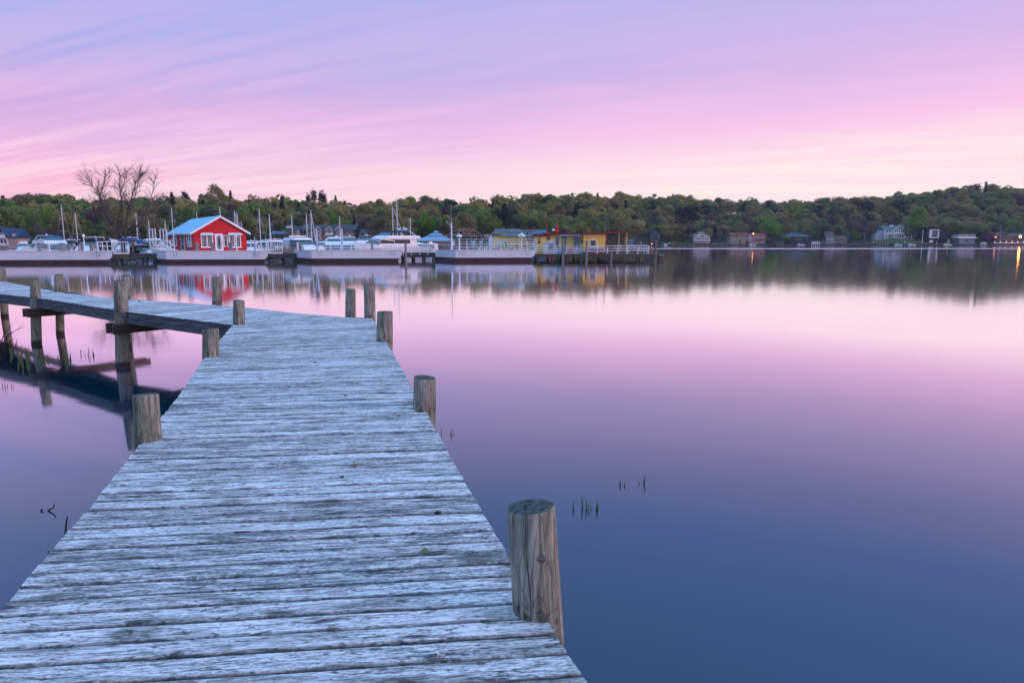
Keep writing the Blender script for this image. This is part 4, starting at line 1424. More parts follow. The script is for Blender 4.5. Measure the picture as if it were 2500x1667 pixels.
# ------------------------------------------------------------------ yellow building on its own dock
def yellow_place():
    Yd = 106.5
    zd = Z_at(620.7, Yd)
    k = Yd * ct / F
    far_pier('pier', 'long wooden dock under the yellow building, dark timbers and open piles', [(X_at(1296, Yd), Yd), (X_at(1611, Yd), Yd)], 13.0, zd, 0.42, 9, 'pier_wood')
    for px, yt, w, lab in ((1374.6, 583.6, 6.0, 'tall pale grey piling in front of the blue door of the yellow building'), (1432, 587, 5.5, 'dark green-grey piling in front of the orange-yellow end room'),
                           (1493.5, 615, 5.0, 'stub piling under the open canopy end of the yellow dock'), (1524.5, 578, 5.0, 'grey piling behind the canopy post of the yellow building'),
                           (1564, 590, 5.5, 'grey square-topped piling on the open end of the yellow dock'), (1601.5, 588, 5.5, 'dark brown piling at the outermost end of the yellow dock')):
        post(px, yt, -1.0, Yd - 0.35 if px in (1374.6, 1432, 1493.5, 1601.5) else Yd + 9, w, 'brown_post' if px == 1601.5 else 'far_post', lab)
    far_pier('pier', 'little floating step platform off the outer end of the yellow dock', [(X_at(1606, Yd + 1), Yd + 1), (X_at(1623, Yd + 1), Yd + 1)], 2.2, Z_at(621.5, Yd), 0.3, 2, 'far_post')
    zr_ = Z_at(600.5, Yd + 0.4) - zd
    rail_line('railing', 'three-bar white railing along the front of the yellow dock', (X_at(1309, Yd + 0.3), Yd + 0.3), (X_at(1584, Yd + 0.3), Yd + 0.3), zd, zr_, 12, (0.4, 0.68, 1.0), r=0.045, brace=True)
    rail_line('railing', 'white railing across the open outer end of the yellow dock', (X_at(1585, Yd + 0.6), Yd + 0.6), (X_at(1578, Yd + 0.6), Yd + 10), zd, zr_, 4, (0.4, 0.68, 1.0), r=0.045)
    rail_line('railing', 'white railing along the rear of the open canopy on the yellow dock', (X_at(1500, Yd + 11), Yd + 11), (X_at(1580, Yd + 11), Yd + 11), zd, zr_, 6, (0.4, 0.68, 1.0), r=0.045)
    Yb = Yd + 2.6
    x0 = X_at(1306, Yb)
    t = thing('yellow_building', 'long low yellow clapboard dock building with red-edged sloping roof and open canopy', 'building', (x0, Yb, zd))
    X = lambda px, dy=0.0: X_at(px, Yb + dy) - x0
    Zl = lambda py, dy=0.0: Z_at(py, Yb + dy) - zd
    MB().box(X(1306), X(1334), 0.3, 8, 0, Zl(577.5)).build('wall', 'yellow_paint', t)
    MB().box(X(1334) + 0.01, X(1423), 0.6, 8.0, 0, Zl(573.5)).build('wall', 'yellow_paint', t)
    endr = MB().box(X(1423.5), X(1477), -0.5, 8.0, 0.25, Zl(572.5)).build('wall', 'orange_paint', t)
    MB().box(X(1423.5), X(1477), -0.53, -0.503, 0.0, 0.28).build('base_board', 'red_trim', t)
    MB().box(X(1477) + 0.005, X(1477) + 0.25, -0.45, 0.1, 0, Zl(573)).build('corner_board', 'red_trim', t)
    # roofs with red fascia
    def slab(pa, ya, pb, yb, d0, d1, th, mat, name, fas='red_trim'):
        m = MB()
        m.exz([(X(pa), Zl(ya)), (X(pb), Zl(yb)), (X(pb), Zl(yb) + th), (X(pa), Zl(ya) + th)], d0, d1)
        s = m.build(name, mat, t)
        m = MB()
        m.exz([(X(pa), Zl(ya) - 0.02), (X(pb), Zl(yb) - 0.02), (X(pb), Zl(yb) + th * 0.8), (X(pa), Zl(ya) + th * 0.8)], d0 - 0.06, d0 - 0.003)
        m.build('fascia', fas, s)
        return s
    slab(1303, 577, 1345, 576.5, -0.3, 9, 0.18, 'roof_slate', 'roof')
    slab(1328, 572, 1421, 573, 0.0, 9, 0.22, 'roof_slate', 'roof')
    slab(1364, 576, 1420, 575.2, -0.3, 0.55, 0.16, 'roof_slate', 'eave', 'blue_trim')
    slab(1421.5, 571.8, 1541, 566.5, -1.1, 9, 0.24, 'roof_slate', 'canopy_roof')
    for px, dy in ((1529.5, -0.4), (1529.5, 7.5)):
        MB().box(X(1528.4), X(1530.6), dy, dy + 0.16, 0, Zl(567.2)).build('canopy_post', 'yellow_paint', t)
    def win(p0, p1, q0, q1, y, frame, pane, nm='window', split=0, fr=0.1):
        w = MB().box(X(p0), X(p1), y - 0.07, y + 0.02, Zl(q1), Zl(q0)).build(nm, frame, t)
        xs_ = [X(p0) + fr, X(p1) - fr]
        parts = [(xs_[0], xs_[1])] if not split else [(xs_[0], (xs_[0] + xs_[1]) / 2 - 0.05), ((xs_[0] + xs_[1]) / 2 + 0.05, xs_[1])]
        for a, b in parts:
            MB().box(a, b, y - 0.09, y - 0.074, Zl(q1) + fr, Zl(q0) - fr).build('pane', pane, w)
        return w
    win(1439, 1456, 584.5, 604, -0.5, 'white_paint', 'glass_dark', fr=0.16)
    win(1401, 1417, 579, 604, 0.6, 'blue_trim', 'glass_blue', split=1)
    win(1372, 1384, 577, 616, 0.6, 'blue_trim', 'glass_blue', 'door')
    win(1356.5, 1366, 579, 606, 0.6, 'blue_trim', 'glass_blue')
    win(1334.5, 1345, 577.5, 586, 0.6, 'wall_grey', 'glass_dark')
    win(1315, 1319, 577, 590, 0.3, 'wall_cream', 'glass_dark')
    MB().box(X(1340), X(1354), 0.5, 0.56, Zl(592), Zl(586)).build('notice_board', 'white_paint', t)
    MB().box(X(1314), X(1320), 0.2, 0.27, Zl(594), Zl(589)).build('plaque', 'red_trim', t)
    for px in (1419.5, 1421):
        MB().box(X(px), X(px) + 0.14, 0.5, 0.58, Zl(592), Zl(587)).build('meter', 'black_metal', t)
    # left gabled wing behind the barge
    Yl = Yb + 3.5
    xl = X_at(1206, Yl)
    t2 = thing('yellow_wing', 'yellow gabled wing with grey shingle roof behind the deck chair barge', 'building', (xl, Yl, zd))
    X2 = lambda px: X_at(px, Yl) - xl
    Z2 = lambda py: Z_at(py, Yl) - zd
    MB().box(X2(1206), X2(1305), 0, 7, -0.3, Z2(575)).build('wall', 'yellow_paint', t2)
    MB().hexa([(X2(1201), -0.7, Z2(573.5)), (X2(1285), -0.7, Z2(573.5)), (X2(1272), 3.5, Z2(559.5)), (X2(1208), 3.5, Z2(559.5))],
              [(X2(1201), -0.7, Z2(573.5) + 0.12), (X2(1285), -0.7, Z2(573.5) + 0.12), (X2(1272), 3.5, Z2(559.5) + 0.12), (X2(1208), 3.5, Z2(559.5) + 0.12)]).build('roof', 'roof_shingle', t2)
    MB().hexa([(X2(1208), 3.52, Z2(559.5)), (X2(1272), 3.52, Z2(559.5)), (X2(1285), 8, Z2(573.5)), (X2(1201), 8, Z2(573.5))],
              [(X2(1208), 3.52, Z2(559.5) + 0.12), (X2(1272), 3.52, Z2(559.5) + 0.12), (X2(1285), 8, Z2(573.5) + 0.12), (X2(1201), 8, Z2(573.5) + 0.12)]).build('roof', 'roof_shingle', t2)
    MB().hexa([(X2(1206), 0.02, Z2(575)), (X2(1226), 0.02, Z2(575)), (X2(1224), 3.3, Z2(575)), (X2(1206), 3.3, Z2(575))],
              [(X2(1209), 0.02, Z2(570)), (X2(1224), 0.02, Z2(570)), (X2(1222), 3.2, Z2(561.5)), (X2(1208.5), 3.2, Z2(561.5))]).build('gable_wall', 'yellow_paint', t2)
    MB().box(X2(1226), X2(1302), -1.0, -0.03, Z2(576), Z2(575) + 0.1).build('awning', 'blue_trim', t2)
    MB().tube((X2(1248), 2.0, Z2(568)), (X2(1248), 2.0, Z2(561)), 0.1, n=6).build('vent_pipe', 'white_paint', t2)
    for a, b in ((1283, 1293), (1294, 1303)):
        w = MB().box(X2(a), X2(b), -0.06, 0.02, Z2(590), Z2(579)).build('window', 'white_paint', t2)
        MB().box(X2(a) + 0.1, X2(b) - 0.1, -0.075, -0.063, Z2(590) + 0.1, Z2(579) - 0.1).build('pane', 'glass_blue', w)
    MB().box(X2(1193), X2(1207) - 0.01, 0.5, 4, -0.3, Z2(578)).build('porch_box', 'white_paint', t2)
    # things in front of the walls
    def sign(p0, p1, q0, q1, text, mat, label, size, shear, off):
        s = thing('sign_board', label, 'sign', (X_at(p0, Yd + 0.8), Yd + 0.8, Z_at(q1, Yd + 0.8)))
        kk = (Yd + 0.8) * ct / F
        MB().box(0, (p1 - p0) * kk, 0, 0.08, 0, (q1 - q0) * kk).build('panel', 'sign_panel', s)
        for x in (0.2, (p1 - p0) * kk - 0.2):
            MB().box(x - 0.05, x + 0.05, 0.084, 0.16, zd - Z_at(q1, Yd + 0.8) - 0.01, (q1 - q0) * kk * 0.9).build('stake', 'far_post', s)
        cu = bpy.data.curves.new('lettering', 'FONT')
        cu.body = text
        cu.size = size * kk
        cu.shear = shear
        cu.extrude = 0.01
        cu.offset = 0.012
        cu.align_x = 'CENTER'
        cu.resolution_u = 3
        tmp = bpy.data.objects.new('tmp_text', cu)
        C.objects.link(tmp)
        dg = bpy.context.evaluated_depsgraph_get()
        me = bpy.data.meshes.new_from_object(tmp.evaluated_get(dg))
        bpy.data.objects.remove(tmp)
        me.materials.clear()
        me.materials.append(MATS[mat])
        lo = link('lettering', me, s, ((p1 - p0) * kk * 0.5, -0.014, (q1 - q0) * kk * off))
        lo.rotation_euler = (R(90), 0, 0)
    sign(1384, 1412, 606, 617.5, 'RED D', 'sign_red', 'lavender sign board with red capital letters in front of the blue-framed windows', 10.5, 0.0, 0.2)
    sign(1435, 1476, 604.5, 616, 'Historic', 'sign_black', 'lavender sign board with black slanted lettering below the white framed window', 11.5, 0.35, 0.22)
    def crate(p0, p1, q0, lab, mat, dy, slope=False):
        kk = (Yd + dy) * ct / F
        L, H = (p1 - p0) * kk, Z_at(q0, Yd + dy) - zd
        s = thing('dock_locker', lab, 'locker', (X_at(p0, Yd + dy), Yd + dy, zd))
        MB().box(0, L, 0, 0.7, 0, H - 0.06).build('body', mat, s)
        if slope:
            MB().hexa([(-0.04, -0.06, H - 0.056), (L + 0.04, -0.06, H - 0.056), (L + 0.04, 0.74, H - 0.056), (-0.04, 0.74, H - 0.056)],
                      [(-0.04, -0.06, H - 0.02), (L + 0.04, -0.06, H - 0.02), (L + 0.04, 0.74, H + 0.14), (-0.04, 0.74, H + 0.14)]).build('lid', 'chair_blue', s)
            MB().hexa([(L * 0.45, -0.09, H * 0.5), (L * 0.8, -0.09, H * 0.5), (L * 0.8, -0.01, H * 0.5), (L * 0.45, -0.01, H * 0.5)],
                      [(L * 0.5, -0.09, H * 0.92), (L * 0.85, -0.09, H * 0.92), (L * 0.85, -0.01, H * 0.92), (L * 0.5, -0.01, H * 0.92)]).build('grille', 'far_post', s)
        else:
            MB().box(-0.03, L + 0.03, -0.03, 0.73, H - 0.057, H).build('lid', mat, s)
            MB().box(L * 0.45, L * 0.55, -0.02, -0.002, H * 0.6, H * 0.75).build('latch', 'black_metal', s)
    crate(1326.5, 1356, 594, 'large pale blue cooler cabinet with sloping lid beside the yellow building', 'wall_white', 1.5, True)
    crate(1357.5, 1371, 605, 'low pale blue locker beside the cooler cabinet', 'blue_trim', 1.6)
    crate(1413.5, 1423, 606, 'low pale blue locker between the two sign boards', 'blue_trim', 1.2)
    # furniture under the canopy
    for i, px in enumerate((1485, 1499, 1513, 1545, 1556)):
        Yt = Yd + 4 + (i % 2) * 2
        s = thing('patio_table', 'dark wooden table under the open canopy of the yellow building', 'table', (X_at(px, Yt), Yt, zd), 0.2 * i, 'tables under the canopy')
        MB().box(-0.6, 0.6, -0.4, 0.4, 0.70, 0.76).build('table_top', 'brown_post', s)
        for sx in (-0.5, 0.5):
            for sy in (-0.32, 0.32):
                MB().box(sx - 0.04, sx + 0.04, sy - 0.04, sy + 0.04, 0, 0.70).build('leg', 'brown_post', s)
        for sy in (-0.75, 0.75):
            MB().box(-0.6, 0.6, sy - 0.13, sy + 0.13, 0.42, 0.47).build('bench_seat', 'brown_post', s)
            for sx in (-0.5, 0.5):
                MB().box(sx - 0.03, sx + 0.03, min(sy, 0) if False else sy - 0.1, sy + 0.1, 0, 0.42).build('bench_leg', 'brown_post', s)
    s = thing('barrel', 'grey wooden barrel at the railing corner of the yellow dock', 'barrel', (X_at(1589, Yd + 0.9), Yd + 0.9, zd))
    m = MB()
    prof = [(0, 0.26), (0.2, 0.31), (0.42, 0.33), (0.65, 0.31), (0.85, 0.26)]
    for (z0, r0), (z1, r1) in zip(prof, prof[1:]):
        m.tube((0, 0, z0), (0, 0, z1), r0, r1, 12)
    m.build('body', 'brown_post', s)
    for z in (0.2, 0.65):
        MB().tube((0, 0, z - 0.03), (0, 0, z + 0.03), 0.325, n=12).build('hoop', 'black_metal', s)
    # rooftop figure, pale driftwood, crane boom
    rx, ry = X_at(1355, Yb + 2.5), Yb + 2.5
    rzf = Z_at(572.5, Yb) + 0.2
    s = thing('roof_ornament', 'plump red ornament with black and white front sitting on the yellow building roof', 'ornament', (rx, ry, rzf))
    MB().ball((0.15, 0, 0.36), 0.42, 10, 8, (1.0, 0.8, 0.95)).ball((0.25, 0, 0.92), 0.34, 10, 8, (0.9, 0.8, 1)).build('body', 'red_plastic', s, True)
    MB().ball((-0.28, -0.1, 0.5), 0.24, 8, 6).build('white_part', 'white_paint', s, True)
    MB().ball((-0.40, -0.12, 0.16), 0.24, 8, 6, (1, 1, 0.8)).build('black_part', 'black_metal', s, True)
    s = thing('roof_driftwood', 'pale twisted driftwood branch standing on the canopy roof', 'driftwood', (X_at(1475, Yb + 3), Yb + 3, Z_at(569.4, Yb) + 0.19))
    m = MB()
    pts = [(-0.1, -0.03), (0.15, 0.35), (0.22, 0.9), (0.12, 1.5), (0.2, 2.1), (0.1, 2.7), (0.05, 3.3)]
    for i, (a, b) in enumerate(zip(pts, pts[1:])):
        m.tube((a[0], 0, a[1]), (b[0], 0, b[1]), 0.085 - 0.01 * i, 0.075 - 0.01 * i, 6)
    m.build('stem', 'bark_pale', s)
    MB().tube((0.15, 0, 0.35), (-0.25, 0.1, 0.75), 0.07, 0.03, 6).tube((0.15, 0, 0.35), (0.55, 0, 0.65), 0.09, 0.03, 6).build('fork', 'bark_pale', s)
yellow_place()

# ------------------------------------------------------------------ boats in the marina
def hull_mesh(L, B, hs, hb, flare=0.78, rake=0.5):
    m = MB()
    n = 10
    for i in range(n + 1):
        f = i / n
        w = 1.0 if f < 0.45 else math.cos((f - 0.45) / 0.55 * math.pi / 2) ** 0.75
        b = max(0.02, B / 2 * w)
        z = hs + (hb - hs) * f ** 1.6
        y = L / 2 - L * f
        yb = y + rake * max(0, f - 0.5) * 2 * (0.9 if f > 0.5 else 0)
        m.v += [(-b, y, z), (-b * 0.97, y, z * 0.75), (-b * flare, yb, 0.02), (-b * flare * 0.7, yb, -0.35), (b * flare * 0.7, yb, -0.35), (b * flare, yb, 0.02), (b * 0.97, y, z * 0.75), (b, y, z)]
    for i in range(n):
        a, c = 8 * i, 8 * (i + 1)
        for j in range(7):
            m.f.append((a + j, a + j + 1, c + j + 1, c + j))
        m.f.append((a + 7, a, c, c + 7))
    m.f.append(tuple(range(8))[::-1])
    m.f.append(tuple(8 * n + j for j in range(8)))
    return m
def deck_h(hs, hb, f):
    return hs + (hb - hs) * f ** 1.6
def yacht(px, Y, ytop, L, B, rz, label, canvas='navy_canvas', style='cruiser', hullm='white_gel', glass='glass_dark', stripe=None, group=None, hsb=None):
    H = Z_at(ytop, Y)
    t = thing('motor_boat', label, 'boat', (X_at(px, Y), Y, 0), rz, group)
    hs = min(1.3, H * 0.30)
    hb = min(1.9, H * 0.42)
    if hsb:
        hs, hb = hsb
    hull_mesh(L, B, hs, hb).build('hull', hullm, t)
    if stripe:
        s = hull_mesh(L * 1.002, B * 1.012, hs * 0.82, hb * 0.82)
        s.v = [(v[0], v[1], max(v[2], (hs * 0.66))) for v in s.v]
        s.build('stripe', stripe, t)
    b = B / 2
    zc = deck_h(hs, hb, 0.5)
    r = MB()
    for sx in (-1, 1):
        pts = [(sx * b * 0.93, -L * 0.05), (sx * b * 0.85, -L * 0.25), (sx * b * 0.5, -L * 0.40), (0, -L * 0.47)]
        for (x0, y0), (x1, y1) in zip(pts, pts[1:]):
            r.tube((x0, y0, hb * 0.9 + 0.55), (x1, y1, hb + 0.55), 0.03, n=4)
            r.tube((x0, y0, hs * 0.9), (x0, y0, hb * 0.9 + 0.55), 0.025, n=4)
    r.build('bow_rail', 'alloy', t)
    if style == 'fly':
        z1 = zc + (H - zc) * 0.42
        z2 = zc + (H - zc) * 0.62
        MB().frus((-b * 0.8, b * 0.8, -L * 0.30, L * 0.32), zc - 0.3, (-b * 0.74, b * 0.74, -L * 0.16, L * 0.30), z1).build('cabin', hullm, t)
        w0, w1 = zc + (z1 - zc) * 0.30, zc + (z1 - zc) * 0.88
        def lerp(a, c, f): return a + (c - a) * f
        MB().frus((-b * 0.80, b * 0.80, -L * 0.27, L * 0.20), w0, (-b * 0.76, b * 0.76, -L * 0.185, L * 0.20), w1).build('window_band', glass, t)
        MB().frus((-b * 0.86, b * 0.86, -L * 0.17, L * 0.36), z1, (-b * 0.82, b * 0.82, -L * 0.10, L * 0.34), z2).build('flybridge', hullm, t)
        MB().frus((-b * 0.70, b * 0.70, -L * 0.10, -L * 0.06), z2, (-b * 0.62, b * 0.62, -L * 0.05, -L * 0.04), z2 + (H - z2) * 0.5).build('windscreen', glass, t)
        MB().frus((-b * 0.72, b * 0.72, -L * 0.04, L * 0.22), z2 + (H - z2) * 0.52, (-b * 0.62, b * 0.62, -L * 0.02, L * 0.20), z2 + (H - z2) * 0.75).build('canvas_top', canvas, t)
        m = MB()
        for sx in (-1, 1):
            m.bar((sx * b * 0.78, L * 0.28, z2), (sx * b * 0.6, L * 0.22, H - 0.25), 0.12)
        m.bar((-b * 0.6, L * 0.22, H - 0.25), (b * 0.6, L * 0.22, H - 0.25), 0.14)
        a = m.build('radar_arch', hullm, t)
        MB().ball((0.1, L * 0.22, H - 0.1), 0.2, 8, 6).build('radar_dome', 'white_gel', a, True)
    else:
        z1 = zc + (H - zc) * 0.38
        MB().frus((-b * 0.72, b * 0.72, -L * 0.36, L * 0.02), zc - 0.25, (-b * 0.55, b * 0.55, -L * 0.22, L * 0.02), z1).build('cabin', hullm, t)
        z2 = z1 + (H - z1) * 0.5
        MB().frus((-b * 0.86, b * 0.86, -L * 0.14, L * 0.10), z1 - 0.1, (-b * 0.74, b * 0.74, -L * 0.03, L * 0.10), z2).build('windshield', glass, t)
        MB().frus((-b * 0.88, b * 0.88, -L * 0.06, L * 0.36), z2, (-b * 0.70, b * 0.70, -L * 0.02, L * 0.33), z2 + (H - z2) * 0.45).build('canvas_top', canvas, t)
        MB().box(-b * 0.86, b * 0.86, L * 0.11, L * 0.34, hs - 0.2, z2 - 0.02).build('canvas_side', canvas, t)
        m = MB()
        for sx in (-1, 1):
            m.bar((sx * b * 0.9, L * 0.22, hs), (sx * b * 0.75, L * 0.14, H - 0.2), 0.12)
        m.bar((-b * 0.78, L * 0.14, H - 0.2), (b * 0.78, L * 0.14, H - 0.2), 0.14)
        a = m.build('radar_arch', hullm, t)
        MB().ball((0, L * 0.14, H - 0.12), 0.17, 8, 6, (1, 1, 0.7)).build('radar_dome', 'white_gel', a, True)
    return t
MB_LIST = [
    (60, 150, 588, 7, 2.6, 0.4, 'tiny white runabout moored before the small blue-roofed house', 'white_gel', 'cruiser', 'white_gel', None),
    (82, 128, 582, 9, 3.0, -0.5, 'motor boat with a black bimini top behind the first grey pedestal', 'black_canvas', 'cruiser', 'white_gel', None),
    (101, 135, 583, 8, 2.8, 0.2, 'motor boat with a yellow canvas cover', 'yellow_canvas', 'cruiser', 'white_gel', None),
    (127, 118, 572, 12, 4.0, 0.9, 'white cruiser with dark-framed radar arch and bright blue canvas aft', 'blue_canvas', 'fly', 'white_gel', None),
    (163, 128, 583, 9, 3.0, 0.3, 'cabin boat with navy cover beside the tallest mast near the long barge', 'navy_canvas', 'cruiser', 'white_gel', 'navy_canvas'),
    (182, 138, 584, 9, 3.0, -0.2, 'dark navy covered boat between two brown posts', 'black_canvas', 'cruiser', 'navy_canvas', None),
    (222, 112, 576, 10, 3.6, 0.1, 'navy hardtop cruiser seen bow-on behind the pair of brown posts', 'black_canvas', 'cruiser', 'white_gel', 'navy_canvas'),
    (250, 122, 582, 10, 3.4, -0.5, 'white cabin cruiser behind the slim pale blue pole', 'white_gel', 'cruiser', 'white_gel', None),
    (268, 138, 584, 9, 3.0, 0.3, 'white runabout with teal window band by the baluster gate', 'white_gel', 'cruiser', 'white_gel', None),
    (311, 124, 577, 10, 3.5, 0.2, 'white cruiser with a bright blue bimini behind the bare tree trunk', 'blue_canvas', 'cruiser', 'white_gel', None),
    (336, 132, 584, 9, 3.0, -0.7, 'white sloop-like motor boat with turquoise cover by the brown pole', 'roof_teal', 'cruiser', 'white_gel', None),
    (352, 118, 595, 7, 2.6, 1.1, 'low dark-covered speedboat by the boarding stairs', 'black_canvas', 'cruiser', 'white_gel', 'navy_canvas'),
    (372, 140, 580, 9, 3.2, 0.2, 'white cruiser showing between the tall white frames', 'white_gel', 'fly', 'white_gel', None),
    (612, 130, 586, 8, 2.8, 0.3, 'white runabout just past the red building', 'white_gel', 'cruiser', 'white_gel', None),
    (640, 145, 584, 9, 3.0, -0.3, 'white cabin boat behind the second baluster gate', 'white_gel', 'cruiser', 'white_gel', None),
    (676, 135, 582, 9, 3.2, 0.6, 'white cruiser showing its side beyond the straw-coloured reeds', 'white_gel', 'cruiser', 'white_gel', None),
    (697, 140, 586, 8, 2.9, 0.2, 'small white boat beside the blue crane winch', 'blue_canvas', 'cruiser', 'white_gel', None),
    (737, 116, 574, 11, 3.8, 0.75, 'white sport cruiser with radar arch beside the white marker stand', 'white_gel', 'cruiser', 'white_gel', None),
    (790, 150, 586, 8, 2.8, -0.4, 'small white boat between the tall blue-grey poles', 'white_gel', 'cruiser', 'white_gel', None),
    (816, 122, 576, 10.5, 3.3, 0.15, 'white cruiser bow-on with teal windscreen beside the second blue-grey pole', 'white_gel', 'fly', 'white_gel', None),
    (853, 124, 575, 11, 3.5, 0.25, 'white flybridge yacht with pale windscreen between pole and navy-topped yacht', 'wall_grey', 'fly', 'white_gel', None),
    (893, 124, 573, 11, 3.6, 0.2, 'yacht with navy canvas enclosure and dark front windows', 'navy_canvas', 'fly', 'white_gel', 'navy_canvas'),
    (1024, 160, 590, 8, 2.8, 0.9, 'low white boat in front of the pavilion', 'white_gel', 'cruiser', 'white_gel', None),
    (1046, 175, 592, 8, 2.8, -0.4, 'second low white boat moored before the pavilion windows', 'white_gel', 'cruiser', 'white_gel', None),
]
for (px, Y, yt, L, B, rz, lab, cv, sty, hm, strp) in MB_LIST:
    yacht(px, Y, yt, L, B, rz, lab, cv, sty, hm, 'glass_blue', strp)
big = yacht(952, 114, 560, 14, 4.6, -0.75, 'largest white yacht with blue flybridge canvas and tall antenna mast', 'navy_canvas', 'fly', 'white_gel', 'glass_dark', hsb=(2.0, 2.75))
m = MB()
m.bar((-0.5, 2.6, 3.6), (-0.2, 3.2, Z_at(552, 114)), 0.14)
m.bar((-0.5, 3.2, 5.0), (0.9, 3.2, 5.0), 0.08)
m.build('antenna_mast', 'white_gel', big)
for x in (-0.9, 0.9):
    MB().ball((x, 2.6, 4.9), 0.24, 8, 6).build('satellite_dome', 'white_gel', big, True)

def sailboat(px, ytop, Y, label, L=9.0, rz=0.0, hullm='white_gel', cover='navy_canvas', spread=True, lean=0.0, two=None):
    H = Z_at(ytop, Y)
    t = thing('sailboat', label, 'sailboat', (X_at(px, Y), Y, 0), rz)
    hull_mesh(L, L * 0.31, 0.95, 1.25, 0.6, 0.8).build('hull', hullm, t)
    MB().frus((-0.8, 0.8, -L * 0.22, L * 0.18), 1.0, (-0.6, 0.6, -L * 0.15, L * 0.17), 1.55).build('cabin', 'white_gel', t)
    MB().tube((0, -L * 0.02, 1.4), (lean, -L * 0.02, H), 0.085, 0.06, 8).build('mast', 'mast_paint', t)
    MB().tube((0, 0.1, 2.5), (0, L * 0.40, 2.6), 0.16, 0.10, 8).build('boom', cover, t)
    if spread:
        m = MB()
        for f in (0.42, 0.68):
            MB().tube((-0.6, -L * 0.02, 1.4 + (H - 1.4) * f), (0.6, -L * 0.02, 1.4 + (H - 1.4) * f), 0.02, n=4).build('spreader', 'mast_paint', t)
    for q in ((0, -L * 0.47, 1.3), (0, L * 0.48, 1.1), (-L * 0.15, 0, 1.0), (L * 0.15, 0, 1.0)):
        MB().tube(q, (lean * 0.97, -L * 0.02, H * 0.98), 0.009, n=3).build('stay', 'mast_paint', t)
    if 'forestay' in label or 'furled' in label:
        MB().tube((0, -L * 0.42, 1.4), (0, -L * 0.06, H * 0.93), 0.055, 0.03, 5).build('furled_sail', 'white_paint', t)
    return t
SAIL = [
    (156.5, 499.5, 128, 'sailboat with the tallest bare mast near the long barge', 10, 0.9), (190.5, 519, 135, 'sailboat whose mast stands next to the tallest one by the long barge', 9, 0.2),
    (339.5, 520, 128, 'sailboat with mast rising among the bare tree limbs', 9, -0.7), (366.5, 537, 150, 'sailboat with short mast right behind the tall white frames', 8, 0.3),
    (406.5, 538, 150, 'sailboat with mast just over the low end of the blue roof', 8, 0.3), (423, 508, 130, 'sailboat with tall mast standing over the blue roof edge', 10, 0.8),
    (484, 517.6, 150, 'sailboat with mast tip peeking above the middle of the blue roof', 9, 0.5), (542, 504.6, 145, 'sailboat with mast right above the red gable peak', 9, 0.1),
    (575, 514, 150, 'sailboat with slanted forestay over the right slope of the red building', 9, 0.9), (583, 519, 140, 'sailboat with thick mast beside the slanted forestay', 9, 0.1),
    (592, 540, 170, 'sailboat with a short mast low over the red building eave', 8, 0.1), (637, 510, 128, 'sailboat seen bow-on with tall mast past the red building', 10, 0.15),
    (660, 521, 132, 'sailboat seen bow-on with steep forestay by the second baluster gate', 9, 0.4), (714.5, 523, 130, 'sailboat with tall mast beside the sport cruiser', 9, 0.4),
    (751, 523, 125, 'sailboat with thin mast before the grey gable of the apartment block', 9, 0.2), (761, 513, 130, 'sailboat with thick pinkish mast and furled sail before the apartment block', 10, 0.5),
    (831, 527, 150, 'sailboat with mast against the last apartment gable', 9, 0.2), (958.5, 504, 130, 'sailboat with thick slanted forestay behind the largest yacht', 10, 0.9),
    (971, 483, 126, 'sailboat with the highest mast of all, behind the largest yacht', 12, 0.1), (1001.5, 531, 130, 'sailboat with lone thin mast beyond the grey piling', 8, 0.6),
]
for px, yt, Y, lab, L, rz in SAIL:
    sailboat(px, yt, Y, lab, L, rz)
# flagpoles
def flagpole(px, yt, z0, Y, label, yard=True):
    t = thing('flagpole', label, 'flagpole', (X_at(px, Y), Y, z0))
    h = Z_at(yt, Y) - z0
    MB().tube((0, 0, 0), (0, 0, h * 0.6), 0.11, 0.085, 8).build('lower_pole', 'white_rail', t)
    MB().tube((0, 0, h * 0.6), (0, 0, h), 0.06, 0.03, 6).build('upper_pole', 'far_post' if yard else 'white_rail', t)
    if yard:
        MB().tube((-0.8, 0, h * 0.62), (0.1, 0, h * 0.5), 0.035, 0.03, 5).tube((-0.3, 0, h * 0.5), (0.3, 0, h * 0.5), 0.035, n=5).build('gaff', 'white_rail', t)
    return t
flagpole(1102.5, 497, zt4, 104.0, 'white nautical flagpole with slanted gaff on the deck chair barge')
# slanted crane boom behind the yellow building
Yc = 200.0
t = thing('crane', 'thin rusty red crane boom slanting up behind the yellow building', 'crane', (X_at(1344, Yc), Yc, 0))
a, b = Vector((0, 0, 1.2)), at(1328, 520, Yc) - Vector((X_at(1344, Yc), Yc, 0))
MB().bar(a, b, 0.3).build('boom', 'crane_red', t)
MB().box(-1.8, 1.8, -1.5, 1.5, -0.4, 1.0).build('barge_base', 'hull_dark', t)
MB().box(-0.9, 1.2, -0.9, 0.9, 1.0, 2.6).build('cab', 'crane_red', t)

